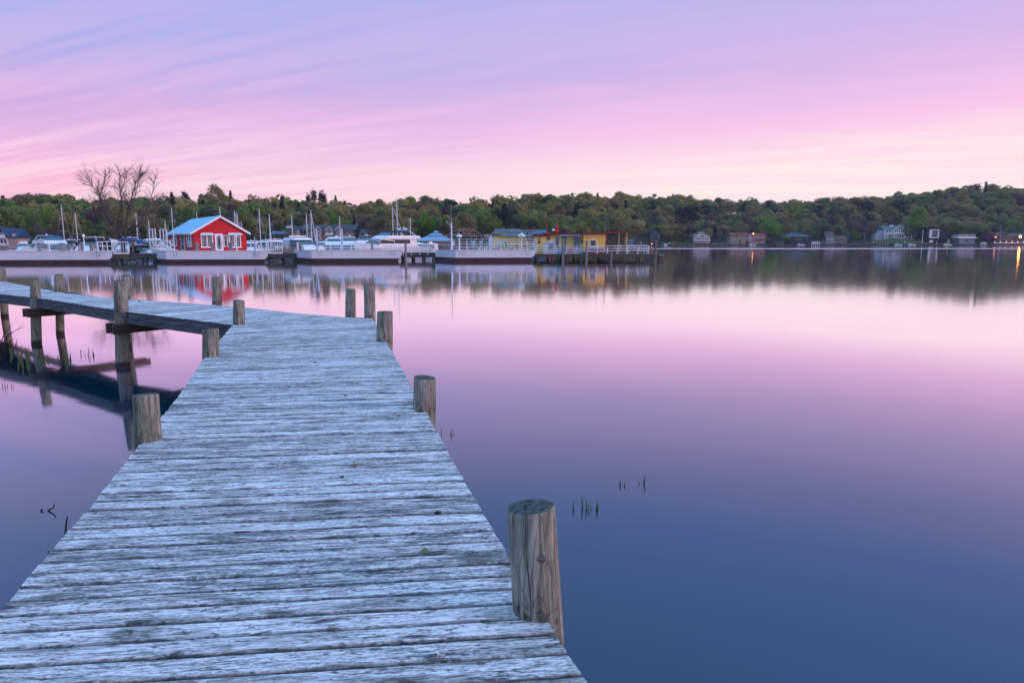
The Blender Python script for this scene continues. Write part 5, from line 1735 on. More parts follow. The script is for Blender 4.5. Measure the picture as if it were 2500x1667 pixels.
# ------------------------------------------------------------------ buildings on the shore behind
KEEP = []                                    # columns and depth where trees must not stand
def frame(pxc, yb, Y):
    x0, z0 = X_at(pxc, Y), Z_at(yb, Y)
    return x0, z0, (lambda px: X_at(px, Y) - x0), (lambda py: Z_at(py, Y) - z0)
def house(name, label, cat, pxc, yb, Y, boxes, wins=(), roofs=(), extra=(), foot=4.0, rz=0.0, group=None):
    """boxes: (px0,px1,ytop,ybase,dy0,dy1,mat); roofs: (kind,px0,px1,ye,yr,dy0,dy1,mat); wins: (px0,px1,y0,y1,dy,frame,pane)"""
    x0, z0, X, Z = frame(pxc, yb, Y)
    t = thing(name, label, cat, (x0, Y, z0), rz, group)
    allpx = [b[0] for b in boxes] + [b[1] for b in boxes]
    KEEP.append((min(allpx) - 6, max(allpx) + 6, Y + 14))
    for (a, b, yt, y_b, d0, d1, mat) in boxes:
        MB().box(X(a), X(b), d0, d1, Z(y_b) - (foot if y_b >= yb - 0.1 else 0), Z(yt)).build('wall', mat, t)
    for (kind, a, b, ye, yr, d0, d1, mat) in roofs:
        xa, xb, ze, zr = X(a), X(b), Z(ye), Z(yr)
        if kind == 'gable':                   # ridge runs away from us
            xm = (xa + xb) / 2
            th = 0.25
            m = MB()
            m.exz([(xa, ze), (xm, zr), (xm, zr + th), (xa, ze + th)], d0, d1)
            m.exz([(xm, zr), (xb, ze), (xb, ze + th), (xm, zr + th)], d0, d1)
            m.build('roof', mat, t)
        elif kind == 'fill':                  # gable wall triangle
            MB().exz([(xa, ze), (xb, ze), ((xa + xb) / 2, zr)], d0, d1).build('gable_wall', mat, t)
        elif kind == 'trim':                  # white raking boards
            xm = (xa + xb) / 2
            w = 0.32
            m = MB()
            m.exz([(xa, ze - w), (xm, zr - w), (xm, zr), (xa, ze)], d0, d1)
            m.exz([(xm, zr - w), (xb, ze - w), (xb, ze), (xm, zr)], d0, d1)
            m.build('raking_board', mat, t)
        elif kind == 'side':                  # ridge runs across
            dm = (d0 + d1) / 2
            MB().eyz([(d0, ze), (d1, ze), (dm, zr)], xa, xb).build('roof', mat, t)
        elif kind == 'hip':
            dm = (d0 + d1) / 2
            q = min((d1 - d0) / 2, (xb - xa) * 0.32)
            MB().hexa([(xa, d0, ze), (xb, d0, ze), (xb, d1, ze), (xa, d1, ze)], [(xa + q, dm - 0.3, zr), (xb - q, dm - 0.3, zr), (xb - q, dm + 0.3, zr), (xa + q, dm + 0.3, zr)]).build('roof', mat, t)
        elif kind == 'flat':
            MB().box(xa, xb, d0, d1, ze, zr).build('roof', mat, t)
        elif kind == 'shed':
            MB().eyz([(d0, ze), (d1, zr), (d1, zr + 0.25), (d0, ze + 0.25)], xa, xb).build('porch_roof', mat, t)
    for (a, b, y0, y1, dy, fm, pm) in wins:
        e = min(0.14, (X(b) - X(a)) * 0.12)
        w = MB().box(X(a), X(b), dy - 0.08, dy + 0.02, Z(y1), Z(y0)).build('window', fm, t)
        MB().box(X(a) + e, X(b) - e, dy - 0.11, dy - 0.083, Z(y1) + e, Z(y0) - e).build('pane', pm, w)
    for (nm, mat, a, b, y0, y1, d0, d1) in extra:
        MB().box(X(a), X(b), d0, d1, Z(y1), Z(y0)).build(nm, mat, t)
    return t
def wrow(a, b, n, y0, y1, dy, fm='white_paint', pm='glass_dark', gap=0.25):
    w = (b - a) / n
    return [(a + w * i + w * gap / 2, a + w * (i + 1) - w * gap / 2, y0, y1, dy, fm, pm) for i in range(n)]
# small blue-roofed house at the left edge
house('shore_house', 'small white house with steep navy roof and balcony beside the marina', 'house', 12, 600, 240,
      [(-14, 19, 580, 600, 0, 7, 'wall_white'), (19.2, 40, 582, 600, 0.3, 7, 'wall_pink')],  # right wing and dormer pink: evening light put into the wall colour
      wrow(-8, 18, 3, 584, 596, 0) + [(1, 5, 568, 575, 1.4, 'white_paint', 'glass_dark'), (22, 26, 585, 590, 0.3, 'white_paint', 'glass_blue'), (30, 34, 585, 590, 0.3, 'white_paint', 'glass_blue')],
      [('gable', -18, 24, 582, 557, -0.3, 8, 'roof_navy'), ('fill', -14, 20, 580, 560, 1.2, 1.5, 'wall_white'), ('side', 8, 43, 582, 558, 0, 8, 'roof_navy')],
      [('balcony', 'white_paint', -14, 19, 574, 580, -1.2, -1.1), ('balcony_floor', 'white_paint', -14, 19, 580, 581, -1.2, 0), ('dormer', 'wall_pink', 28, 33, 571, 578, 0.4, 3),
       ('porch_rail', 'white_paint', -14, 18, 594, 598.5, -1.2, -1.1)])
# apartment block
bx = [(757, 862, 562, 594, 0, 12, 'wall_tan'), (735, 757.5, 562, 594, 3, 12.5, 'wall_greyblue'), (720, 736, 558, 594, 2, 11, 'wall_greyblue'),
      (772, 788, 562, 594, -1.2, 0, 'wall_tan'), (799, 815, 562, 594, -1.2, 0, 'wall_grey'), (822, 838, 562, 594, -1.2, 0, 'wall_tan')]
wn_ = []
for (a, b, n) in ((759, 771, 3), (789, 798, 2), (816, 821, 1), (840, 861, 5)):
    wn_ += wrow(a, b, n, 565, 573, 0) + wrow(a, b, n, 577, 586, 0)
for (a, b) in ((776, 784), (827, 834)):
    wn_ += [(a, b, 564, 572.5, -1.2, 'white_paint', 'glass_blue'), (a, b, 576, 585, -1.2, 'white_paint', 'glass_blue')]
wn_ += [(802, 812, 565, 573, -1.2, 'white_paint', 'wall_brown'), (802, 812, 577, 586, -1.2, 'white_paint', 'wall_brown')] + wrow(737, 756, 3, 565, 574, 3) + [(723, 729, 562, 580, 2, 'timber_pale', 'wall_brown')]
rf = [('side', 733, 868, 563, 548, -0.8, 13, 'roof_slate'), ('hip', 716, 742, 559, 551, 1.5, 12, 'roof_slate')]
for a, b in ((770, 790), (797, 817), (820, 840)):
    rf += [('gable', a, b, 562.5, 553, -1.7, 5, 'roof_slate'), ('fill', a + 1, b - 1, 562, 554.5, -1.3, 0.5, 'wall_tan'), ('trim', a, b, 562.8, 553, -1.85, -1.72, 'white_paint')]
house('apartment_block', 'two-storey grey and tan apartment block with three white-trimmed gables', 'building', 790, 594, 306, bx, wn_, rf,
      [('balcony', 'white_paint', 797, 817, 569, 573, -1.9, -1.75), ('balcony', 'white_paint', 797, 817, 582, 586, -1.9, -1.75), ('balcony_floor', 'white_paint', 797, 817, 573.1, 574, -1.9, -1.2),
       ('balcony_floor', 'white_paint', 797, 817, 586.1, 587, -1.9, -1.2), ('porch_beam', 'white_paint', 757, 772, 575, 576, -0.3, -0.02)])
house('cupola_house', 'grey-green house with a little white cupola beside the apartment block', 'house', 703, 592, 300,
      [(690, 714, 565, 592, 0, 8, 'wall_brown'), (696, 706, 551, 557, 2, 4, 'white_paint'), (706, 722, 560, 592, 4, 10, 'wall_grey')],
      wrow(691, 713, 4, 568, 578, 0, 'timber_pale', 'glass_dark'),
      [('hip', 688, 716, 566, 557, -0.5, 9, 'roof_slate'), ('hip', 694, 708, 551.5, 548, 1.5, 4.5, 'roof_slate'), ('side', 704, 724, 560, 553, 3.5, 10.5, 'roof_slate')],
      [('balcony', 'timber_pale', 689, 715, 579, 583, -1, -0.9)])
house('boat_shed', 'low dark shed with a dull blue roof behind the bow-on sailboats', 'shed', 674, 590, 290,
      [(662, 688, 572, 592, 0, 8, 'wall_slate')], wrow(664, 686, 4, 576, 582, 0, 'wall_slate', 'glass_dark'), [('side', 659, 691, 572, 564, -0.8, 9, 'roof_teal')], [('ridge_vent', 'black_metal', 671, 673, 558, 565, 4, 4.4)])
house('teal_house', 'teal house with steep front gable and brown roof beside the apartment block', 'house', 902, 592, 312,
      [(873, 928, 573, 592, 0, 9, 'wall_blue')], wrow(890, 926, 5, 577, 585, 0), [('side', 872, 930, 574, 560, -0.5, 9.5, 'roof_brown'), ('gable', 880, 893, 574, 561, -1.4, 4, 'wall_blue'), ('fill', 881, 892, 574, 562, -1.2, 0, 'wall_blue'),
      ('trim', 880, 893, 574, 561, -1.55, -1.42, 'white_paint'), ('gable', 907, 919, 578, 569, -1.4, 4, 'roof_brown'), ('fill', 908, 918, 578, 570, -1.2, 0, 'wall_white'), ('trim', 907, 919, 578, 569, -1.55, -1.42, 'white_paint')],
      [('window_bay', 'white_paint', 909, 917, 577, 584, -1.2, -0.02), ('arbour', 'white_paint', 926, 927, 558, 565, 1, 1.3), ('arbour', 'white_paint', 931.5, 932.5, 558, 565, 1, 1.3), ('arbour', 'white_paint', 925.5, 933, 557.2, 558, 1, 1.3), ('arbour_base', 'wall_slate', 925, 934, 565, 592, 0.8, 1.6)])
# pavilion with tiered roof
Yp = 292
x0, z0, X, Z = frame(1059, 600, Yp)
t = thing('pavilion', 'white waterside pavilion with tiered blue-grey hip roof', 'pavilion', (x0, Yp, z0))
KEEP.append((1005, 1110, Yp + 16))
MB().box(X(1014), X(1104), 0, 14, -3, Z(588.5)).build('wall', 'wall_white', t)
for k, (a, b, y0, y1, d0, d1) in enumerate(((1010, 1108, 588.5, 576, -1.2, 15), (1040, 1080, 575.2, 569, 4.5, 10), (1053, 1068, 567.6, 563, 5.8, 8.6))):
    dm = (d0 + d1) / 2
    q = (b - a) * 0.30 if k == 0 else (b - a) * 0.26
    MB().hexa([(X(a), d0, Z(y0)), (X(b), d0, Z(y0)), (X(b), d1, Z(y0)), (X(a), d1, Z(y0))], [(X(a + q), dm - 2 + k * 0.8, Z(y1)), (X(b - q), dm - 2 + k * 0.8, Z(y1)), (X(b - q), dm + 2 - k * 0.8, Z(y1)), (X(a + q), dm + 2 - k * 0.8, Z(y1))]).build('roof', 'roof_blue', t)
MB().box(X(1043), X(1077), 5, 9.5, Z(576), Z(575.2) - 0.004).build('clerestory', 'wall_tan', t)
MB().box(X(1055), X(1066), 6.2, 8.2, Z(569), Z(567.6) - 0.004).build('lantern', 'wall_tan', t)
for i in range(22):
    a = 1016 + i * 4.0
    w = MB().box(X(a), X(a + 3.2), -0.06, 0.02, Z(598), Z(590)).build('window', 'white_paint', t)
    MB().box(X(a) + 0.1, X(a + 3.2) - 0.1, -0.09, -0.063, Z(598) + 0.1, Z(590) - 0.1).build('pane', 'lit_window' if i in (8, 9) else 'glass_dark', w)
# open timber roof frame
Yt = 296
x0, z0, X, Z = frame(1130, 602, Yt)
t = thing('timber_roof_frame', 'bare open timber roof trusses on posts beside the pavilion', 'roof frame', (x0, Yt, z0))
KEEP.append((1082, 1184, Yt + 10))
for (a, m_, b, dy) in ((1084, 1118, 1152, 0), (1100, 1131, 1164, 4), (1118, 1156, 1177, 8)):
    bm_ = MB()
    for p, q in (((a, 577), (m_, 560)), ((m_, 560), (b, 577)), ((a, 577), (b, 577)), (((a + m_) / 2, 568.5), (m_, 577)), ((m_, 577), ((m_ + b) / 2, 568.5)), ((m_, 560), (m_, 577))):
        bm_.bar((X(p[0]), dy, Z(p[1])), (X(q[0]), dy, Z(q[1])), 0.28)
    bm_.build('truss', 'timber_pale', t)
    for p in (a + 2, b - 2):
        MB().bar((X(p), dy, -2.5), (X(p), dy, Z(577)), 0.3).build('post', 'timber_pale', t)
MB().bar((X(1118), 0, Z(560)), (X(1156), 8, Z(560)), 0.25).build('ridge_beam', 'timber_pale', t)
house('dark_cottage', 'dark green-grey cottage with a pale dormer beyond the timber roof frame', 'house', 1190, 592, 320, [(1178, 1204, 580, 592, 0, 8, 'wall_slate')], wrow(1183, 1200, 2, 574, 579, -0.4, 'white_paint', 'glass_blue'),
      [('side', 1176, 1206, 580, 569, -0.5, 8.5, 'roof_teal')], [('dormer', 'wall_white', 1182, 1201, 573, 580, -0.4, 3)])
house('chimney_house', 'dark-roofed house with two brick chimneys behind the yellow wing', 'house', 1295, 590, 330,
      [(1272, 1330, 572, 590, 0, 9, 'wall_slate')], [(1290, 1296, 569, 574, -0.8, 'white_paint', 'glass_dark')], [('side', 1270, 1334, 572, 560.5, -0.5, 9.5, 'roof_teal'), ('gable', 1285, 1301, 573, 564, -1, 4, 'roof_brown'), ('fill', 1287, 1299, 573, 565, -0.8, 0, 'wall_tan')],
      [('chimney', 'brick_red', 1283, 1288.5, 554, 562, 4, 5.4), ('chimney', 'brick_red', 1301.5, 1307, 554, 562, 4, 5.4)])
# seawall in front of the left shore
x0, Y0 = X_at(-60, 231), 231
pts = [(px, interp(SHORE, px) - 1.2) for px in range(-60, 1360, 60)]
t = thing('seawall', 'low grey seawall along the marina shore', 'wall', (0, 0, 0))
for (pa, Ya), (pb, Yb) in zip(pts, pts[1:]):
    a, b = Vector((X_at(pa, Ya), Ya, 0)), Vector((X_at(pb, Yb), Yb, 0))
    d = (b - a)
    L = d.length
    MB().box(0, L, -0.3, 0.9, -1.0, 1.35 + rng.uniform(-0.05, 0.05)).build('wall_panel', 'seawall_grey', t, loc=a, rz=math.atan2(d.y, d.x))
# spit of land with the bare tree, straw reeds
def islet(name, px, Y, rx, ry, h):
    m = MB()
    n = 20
    for j, (f, z) in enumerate(((1.15, -0.6), (1.0, 0.1), (0.8, h * 0.7), (0.45, h), (0.0, h * 1.05))):
        for i in range(n):
            a = 2 * math.pi * i / n
            q = 1 + 0.12 * math.sin(3 * a + px)
            m.v.append((rx * f * q * math.cos(a), ry * f * q * math.sin(a), z))
    for j in range(4):
        for i in range(n):
            i2 = (i + 1) % n
            m.f.append((j * n + i, j * n + i2, (j + 1) * n + i2, (j + 1) * n + i))
    return tag(m.build(name, 'bank_soil', loc=(X_at(px, Y), Y, 0), smooth=True), kind='structure')
islet('marina_bank', 305, 116, 5.0, 3.5, 0.7)
islet('reed_bank', 684, 112, 3.2, 2.4, 0.4)
t = thing('dry_reed_patch', 'straw-coloured dry reeds by the walkway past the red building', 'reeds', (X_at(684, 112), 112, 0.3))
m = MB()
for _ in range(420):
    x, y = rng.gauss(0, 1.3), rng.gauss(0, 0.9)
    h = rng.uniform(1.4, 2.7)
    l = rng.uniform(-0.3, 0.3)
    w = 0.02
    m.poly([(x - w, y, -0.1), (x + w, y, -0.1), (x + l + 0.004, y + rng.uniform(-.2, .2), h)])
o = m.build('stems', 'reed_straw', t)
o['kind'] = 'stuff'
# brown pole beside the tree
post(322.5, 577, -1.0, 105, 4.2, 'brown_post', 'brown wooden pole standing beside the bare tree')

# ------------------------------------------------------------------ houses across the lake
YS = 547
def sh(*a, **k):
    return house(*a, **k)
sh('lake_house', 'small white lake house with low gable and a row of windows above a hedge', 'house', 1714, 595, YS, [(1693, 1733, 577, 595, 0, 10, 'wall_white')],
   wrow(1696, 1731, 6, 580.5, 586, 0), [('gable', 1690, 1736, 578, 567, -1, 11, 'wall_grey'), ('fill', 1693, 1733, 577.5, 568, -0.6, 0.5, 'wall_white')],
   [('porch_rail', 'white_paint', 1693, 1734, 587.5, 588.6, -2, -1.8), ('porch_floor', 'wall_slate', 1693, 1734, 588.7, 589.6, -2, -0.01), ('attic_window', 'glass_dark', 1709, 1718, 574.5, 577, -0.65, -0.58), ('dormer', 'wall_white', 1704, 1722, 568, 571, 4, 6), ('chimney', 'wall_grey', 1717.5, 1719, 564, 571, 3, 3.6)])
sh('lake_house', 'cream house with dull red roof next to the pink lake house', 'house', 1803, 597, YS, [(1784, 1822, 574, 597, 0, 9, 'wall_cream')],
   wrow(1787, 1800, 2, 577, 583, 0, 'white_paint') + wrow(1787, 1800, 2, 588, 593, 0, 'white_paint') + wrow(1808, 1820, 2, 578, 583, 0), [('side', 1782, 1826, 575, 568.5, -0.8, 10, 'roof_red'), ('gable', 1788, 1800, 576, 571, -1.2, 4, 'wall_cream')], [('door', 'wall_slate', 1804, 1808, 587, 597, -0.08, 0.02)])
sh('lake_house', 'pink two-storey lake house with red roof and glass doors onto a terrace', 'house', 1847, 596, YS, [(1828, 1868, 575, 596, 0, 9, 'wall_pink')],
   wrow(1843, 1866, 5, 577.5, 582, 0) + wrow(1848, 1867, 4, 586.5, 593.5, 0, 'white_paint', 'glass_blue'), [('side', 1823, 1871, 576, 570.5, -0.8, 10, 'roof_red'), ('shed', 1843, 1869, 586, 583.5, -1.6, 0, 'roof_red')],
   [('terrace', 'timber_pale', 1834, 1885, 596.3, 597.6, -5, -0.5), ('chimney', 'brick_red', 1860, 1864, 566, 572, 4, 6)])
sh('lake_house', 'dark blue-slate lake house with broad pale teal hip roof', 'house', 1947, 596.5, YS, [(1928, 1972, 577, 596.5, 0, 10, 'wall_slate')],
   wrow(1941, 1960, 5, 579, 584.5, 0, 'wall_greyblue', 'glass_blue') + [(1966, 1971, 579, 582.5, 0, 'wall_greyblue', 'glass_blue')] + wrow(1936, 1952, 3, 589, 595, 0, 'wall_slate', 'glass_dark'),
   [('hip', 1916, 1980, 577.5, 571.5, -3, 13, 'roof_teal'), ('hip', 1928, 1960, 571.5, 568.8, 2, 8, 'roof_teal')], [('balcony', 'wall_slate', 1930, 1972, 585, 588, -2, -1.85), ('balcony_floor', 'wall_slate', 1930, 1972, 588, 588.8, -2, -0.02)])
sh('lake_house', 'pale blue lake house with brown roof and long glazed porch', 'house', 2042, 594, YS, [(2016, 2036, 577, 594, 0, 9, 'wall_greyblue'), (2036, 2069, 585, 594, 1, 9, 'wall_slate')],
   [(2022, 2028, 577.5, 583, 0, 'white_paint', 'glass_dark'), (2021, 2029, 586, 592, 0, 'white_paint', 'glass_dark')] + wrow(2037, 2069, 8, 586.5, 593, 1), [('side', 2014, 2038, 577, 566, -0.5, 9.5, 'roof_brown'), ('side', 2034, 2071, 585.5, 575, 0, 9.5, 'roof_brown')], [])
sh('lake_house', 'large white two-storey lake house with central gable and full porches on a lawn', 'house', 2186, 580, YS + 16, [(2157, 2217, 560, 580, 0, 12, 'wall_white'), (2176, 2203, 559, 580, -2.5, 0, 'wall_white'), (2142, 2157, 570, 580, 4, 10, 'wall_white')],
   wrow(2160, 2174, 2, 562, 568, 0) + wrow(2177, 2202, 5, 561.5, 567.5, -2.5) + wrow(2204, 2216, 2, 562, 568, 0) + wrow(2160, 2174, 3, 572.5, 579, 0) + wrow(2178, 2201, 4, 572.5, 579.5, -2.5) + wrow(2204, 2216, 2, 572.5, 579, 0),
   [('side', 2155, 2218, 560, 551.5, -0.6, 12.6, 'roof_teal'), ('gable', 2174.5, 2204.5, 559.5, 551.5, -3.4, 6, 'roof_teal'), ('fill', 2176, 2203, 559, 552.5, -3.0, -2, 'wall_greyblue'), ('trim', 2174.5, 2204.5, 559.8, 551.5, -3.6, -3.42, 'white_paint')],
   [('balcony_floor', 'white_paint', 2157, 2218, 569.6, 571.2, -4.4, -2.51), ('balcony_rail', 'white_paint', 2157, 2218, 567.4, 568.0, -4.4, -4.25), ('chimney', 'white_paint', 2179, 2187, 549.3, 553, 5, 7),
    ('porch_post', 'white_paint', 2157.5, 2158.8, 571.3, 582, -4.3, -4.0), ('porch_post', 'white_paint', 2176, 2177.3, 571.3, 582, -4.3, -4.0), ('porch_post', 'white_paint', 2202, 2203.3, 571.3, 582, -4.3, -4.0), ('porch_post', 'white_paint', 2216, 2217.3, 571.3, 582, -4.3, -4.0), ('terrace', 'stone', 2186, 2206, 582.5, 588, -14, -6)], foot=8)
sh('modern_house', 'black modern box house with one large white-framed picture window', 'house', 2285, 590, YS + 6, [(2260, 2312, 556.5, 590, 0, 12, 'wall_black')], [],
   [('flat', 2257, 2315, 556.4, 555.4, -1, 13, 'wall_black')],
   [('window_frame', 'white_paint', 2266, 2270, 561, 581.5, -1.6, -0.01), ('window_frame', 'white_paint', 2286, 2288, 561, 581.5, -1.6, -0.01), ('window_frame', 'white_paint', 2270, 2286, 561, 562.6, -1.6, -0.01), ('window_frame', 'white_paint', 2270, 2286, 579.6, 581.5, -1.6, -0.01),
    ('picture_window', 'glass_blue', 2270, 2286, 562.6, 579.6, -0.5, -0.02), ('mullion', 'black_metal', 2277.6, 2278.4, 562.6, 579.6, -0.6, -0.51), ('step', 'wall_brown', 2298, 2306, 571, 572, -0.6, -0.02), ('step', 'wall_brown', 2298, 2306, 577, 578, -0.6, -0.02), ('step', 'wall_brown', 2298, 2306, 582, 583, -0.6, -0.02), ('planter', 'white_paint', 2265, 2272, 587, 592, -3, -2)])
sh('boat_house', 'white boathouse with glazed upper floor and pale blue lower wall', 'boathouse', 2360, 595, YS, [(2339, 2381, 572, 582, 0, 9, 'white_paint'), (2343, 2380, 582.2, 595, 0.4, 9, 'wall_greyblue')],
   wrow(2340, 2381, 8, 573.5, 579, 0, 'white_paint', 'glass_dark') + [(2357, 2366, 584, 592, 0.4, 'wall_greyblue', 'glass_blue')], [('flat', 2337, 2383, 572, 570.5, -1, 10, 'wall_slate')], [('balcony_floor', 'white_paint', 2337, 2383, 580.5, 582, -1.2, -0.01), ('chimney', 'wall_slate', 2378.5, 2380, 563, 570.5, 3, 3.6)])
sh('lake_house', 'long dark brown lake house with low roof and white terrace posts', 'house', 2470, 592, YS, [(2432, 2520, 577, 592, 0, 10, 'wall_brown')],
   wrow(2444, 2468, 3, 579, 586, 0, 'wall_brown', 'glass_blue') + wrow(2474, 2500, 3, 579, 586, 0, 'wall_brown', 'glass_dark'), [('side', 2428, 2524, 577.5, 569, -1.2, 11, 'roof_brown'), ('gable', 2446, 2464, 570.5, 565.5, 2, 8, 'roof_brown')],
   [('gable_window', 'glass_blue', 2451, 2459, 566.8, 569.5, 1.9, 2.0), ('terrace_wall', 'white_paint', 2416, 2520, 593, 594.2, -4.4, -4.1)] + [('terrace_post', 'white_paint', 2418 + 14 * i, 2421 + 14 * i, 588.5, 593, -4.4, -4.1) for i in range(7)])
sh('dark_cabin', 'dark timber cabin with a steep gable among trees beyond the yellow dock', 'cabin', 1598, 588, 512, [(1586, 1611, 568, 588, 0, 9, 'wall_slate')],
   [(1589, 1594, 575, 580, 0, 'wall_greyblue', 'glass_dark'), (1606, 1609, 575, 582, 0, 'wall_greyblue', 'glass_blue'), (1595, 1601, 566, 570, -0.2, 'wall_greyblue', 'glass_dark')], [('gable', 1583, 1614, 569, 557, -0.8, 10, 'roof_slate'), ('fill', 1586, 1611, 568.5, 558.5, -0.2, 0.5, 'wall_slate')], [])
sh('gazebo', 'small pale gazebo with pointed roof on the far shore beyond the canopy', 'gazebo', 1540, 599, 445, [(1534, 1546, 590, 599, 0, 4, 'wall_greyblue')], wrow(1534.5, 1545.5, 3, 591, 597, 0, 'white_paint', 'glass_dark'), [('hip', 1531, 1549, 590.2, 584, -0.8, 4.8, 'roof_teal')], [])
# small docks, fences and boats along the far shore
def shore_dock(px0, px1, Y, label, posts, ztop=1.0, hpost=1.6, fence=False):
    x0 = X_at(px0, Y)
    t = thing('shore_dock', label, 'dock', (x0, Y, 0))
    L = X_at(px1, Y) - x0
    MB().box(0, L, -1.2, 1.2, ztop - 0.18, ztop).build('deck', 'timber_pale', t)
    pm = MB()
    pm.box(-0.13, 0.13, -0.13, 0.13, -1, ztop + hpost)
    me = pm.mesh('post')
    me.materials.append(MATS['white_paint' if fence else 'far_post'])
    for i in range(posts):
        link('post', me, t, (L * i / (posts - 1), -1.1, 0))
    if fence:
        for z in (0.7, 1.35):
            MB().box(0, L, -1.05, -0.97, ztop + z, ztop + z + 0.14).build('rail', 'white_paint', t)
        fm = MB()
        fm.box(-0.09, 0.09, -0.02, 0.02, 0.0, 1.6)
        fme = fm.mesh('picket')
        fme.materials.append(MATS['white_paint'])
        for i in range(int(L / 0.5)):
            link('picket', fme, t, (0.25 + 0.5 * i, -1.13, ztop))
    return t
shore_dock(1738, 1778, 528, 'row of grey dock posts on the shore between the white and cream houses', 9)
shore_dock(1786, 1812, 530, 'plain wooden landing before the cream house', 6)
shore_dock(1897, 1912, 530, 'short wooden landing with three posts before the teal-roofed house', 4)
shore_dock(1981, 2000, 530, 'white picket landing between the teal-roofed and pale blue houses', 5, 1.2, 1.8, True)
shore_dock(2013, 2037, 530, 'raised wooden landing below the pale blue house', 6, 1.4, 1.6)
shore_dock(2141, 2166, 532, 'dark wooden boat lift with posts below the lawn', 5, 0.9, 1.8)
shore_dock(2393, 2406, 532, 'stubby white landing beyond the boathouse', 4, 1.0, 1.0, True)
shore_dock(1652, 1690, 528, 'long low stone-edged landing before the small white lake house', 5, 0.9, 0.8)
BL = [(1620, 'blue-white covered boat ashore near the outermost dock piling', 'blue_canvas', 508), (1639, 'small white boat moored near the far shore left of the white lake house lawn', 'white_gel', 520), (1838, 'tiny white boat at the pink house terrace', 'white_gel', 530),
      (1956, 'low pale boat drawn up before the teal-roofed house', 'white_gel', 531), (2194, 'white dinghy pulled up on the bank below the big white house', 'white_gel', 533), (2227, 'small white rowing boat on the bank beside the lawn', 'white_gel', 533), (2314, 'white tender by the orange canoe rack near the modern house', 'white_gel', 533)]
for px, lab, cv, Y in BL:
    yacht(px, Y, 591 if px < 1650 else 594.5, 6, 2.2, 1.3, lab, cv)
def shore_pole(px, yt, Y, label, mat='white_paint'):
    t = thing('shore_pole', label, 'pole', (X_at(px, Y), Y, 0.8))
    h = Z_at(yt, Y) - 0.8
    MB().tube((0, 0, -1), (0, 0, h), 0.22, 0.16, 6).build('pole', mat, t)
    MB().ball((0, 0, h), 0.26, 6, 5).build('finial', mat, t)
shore_pole(2251.5, 562, 542, 'slim pale flagpole beside the black modern house')
shore_pole(2441, 551, 545, 'thin grey pole behind the magenta blossom tree', 'wall_greyblue')
shore_pole(2133, 590, 540, 'short pale post at the foot of the lawn')
shore_pole(2209.5, 590, 540, 'short white post below the big white house terrace')
shore_pole(2287.5, 590, 540, 'short pale post in front of the white-framed window')
def lit_lamp(px, yl, Y, label, r, mat, en):
    z = Z_at(yl, Y)
    z0 = 1.0 if Y > 536 else -0.5
    t = thing('shore_lamp', label, 'lamp', (X_at(px, Y), Y, z0))
    MB().tube((0, 0, -1), (0, 0, z - z0 - r), 0.12, 0.09, 6).build('pole', 'black_metal', t)
    MB().ball((0, 0, z - z0), r, 8, 6).build('lamp_globe', mat, t, True)
    return t
lit_lamp(2490, 578, 534, 'bright amber shore lamp beside the dark brown lake house', 0.72, 'lamp_amber', 0)
lit_lamp(1838.5, 570.5, 546, 'glowing amber lamp above the red roof of the pink house', 0.45, 'lamp_small', 0)
lit_lamp(2429.5, 579.5, 543, 'faint orange lamp by the magenta blossom tree', 0.4, 'lamp_small', 0)
lit_lamp(1591.5, 596, 500, 'small yellow light on the shore beyond the yellow dock', 0.35, 'lamp_small', 0)
lit_lamp(1576, 597, 497, 'tiny white light on the shore beside the yellow one', 0.3, 'globe', 0)
t = thing('canoe_rack', 'orange canoe standing upright by the modern house shore', 'canoe', (X_at(2315, 543), 543, 1.2))
m = MB()
for i in range(6):
    f0, f1 = i / 6, (i + 1) / 6
    m.tube((0, 0, 4.2 * f0 - 0.2), (0, 0, 4.2 * f1 - 0.2), 0.05 + 0.4 * math.sin(math.pi * f0), 0.05 + 0.4 * math.sin(math.pi * f1), 8)
m.build('hull', 'orange_paint', t)
MB().box(-1.2, 1.2, -0.3, 0.3, -0.3, 0.9).build('rack', 'timber_pale', t)

# ------------------------------------------------------------------ trees
def crown_quads(seed, lobes, rx, rz, zc, nq, qs, shape='round'):
    g = np.random.default_rng(seed)
    cs, rs = [], []
    for i in range(lobes):
        a = g.uniform(0, 2 * np.pi)
        u = g.uniform(-0.75, 1.0)
        rad = np.sqrt(max(0, 1 - u * u)) * (0.55 + 0.25 * g.uniform())
        cs.append((rx * rad * np.cos(a), rx * rad * np.sin(a), zc + rz * u * 0.62))
        rs.append(rx * g.uniform(0.34, 0.55))
    cs, rs = np.array(cs), np.array(rs)
    pick = g.integers(0, lobes, nq)
    d = g.normal(size=(nq, 3))
    d[:, 2] = d[:, 2] * 0.9 + 0.25
    d /= np.linalg.norm(d, axis=1)[:, None]
    p = cs[pick] + d * (rs[pick] * g.uniform(0.72, 1.08, nq))[:, None] * np.array([1, 1, 0.85])
    n = d + g.normal(0, 0.30, (nq, 3))
    n /= np.linalg.norm(n, axis=1)[:, None]
    a = np.cross(n, g.normal(size=(nq, 3)))
    a /= np.linalg.norm(a, axis=1)[:, None]
    b = np.cross(n, a)
    s = (qs * g.uniform(0.55, 1.45, nq))[:, None]
    a, b = a * s, b * s * 0.75
    v = np.stack([p - a - b * 0.4, p + a * 0.3 - b, p + a + b * 0.5, p - a * 0.4 + b], 1).reshape(-1, 3)
    q = np.arange(nq * 4).reshape(nq, 4)
    return v, q
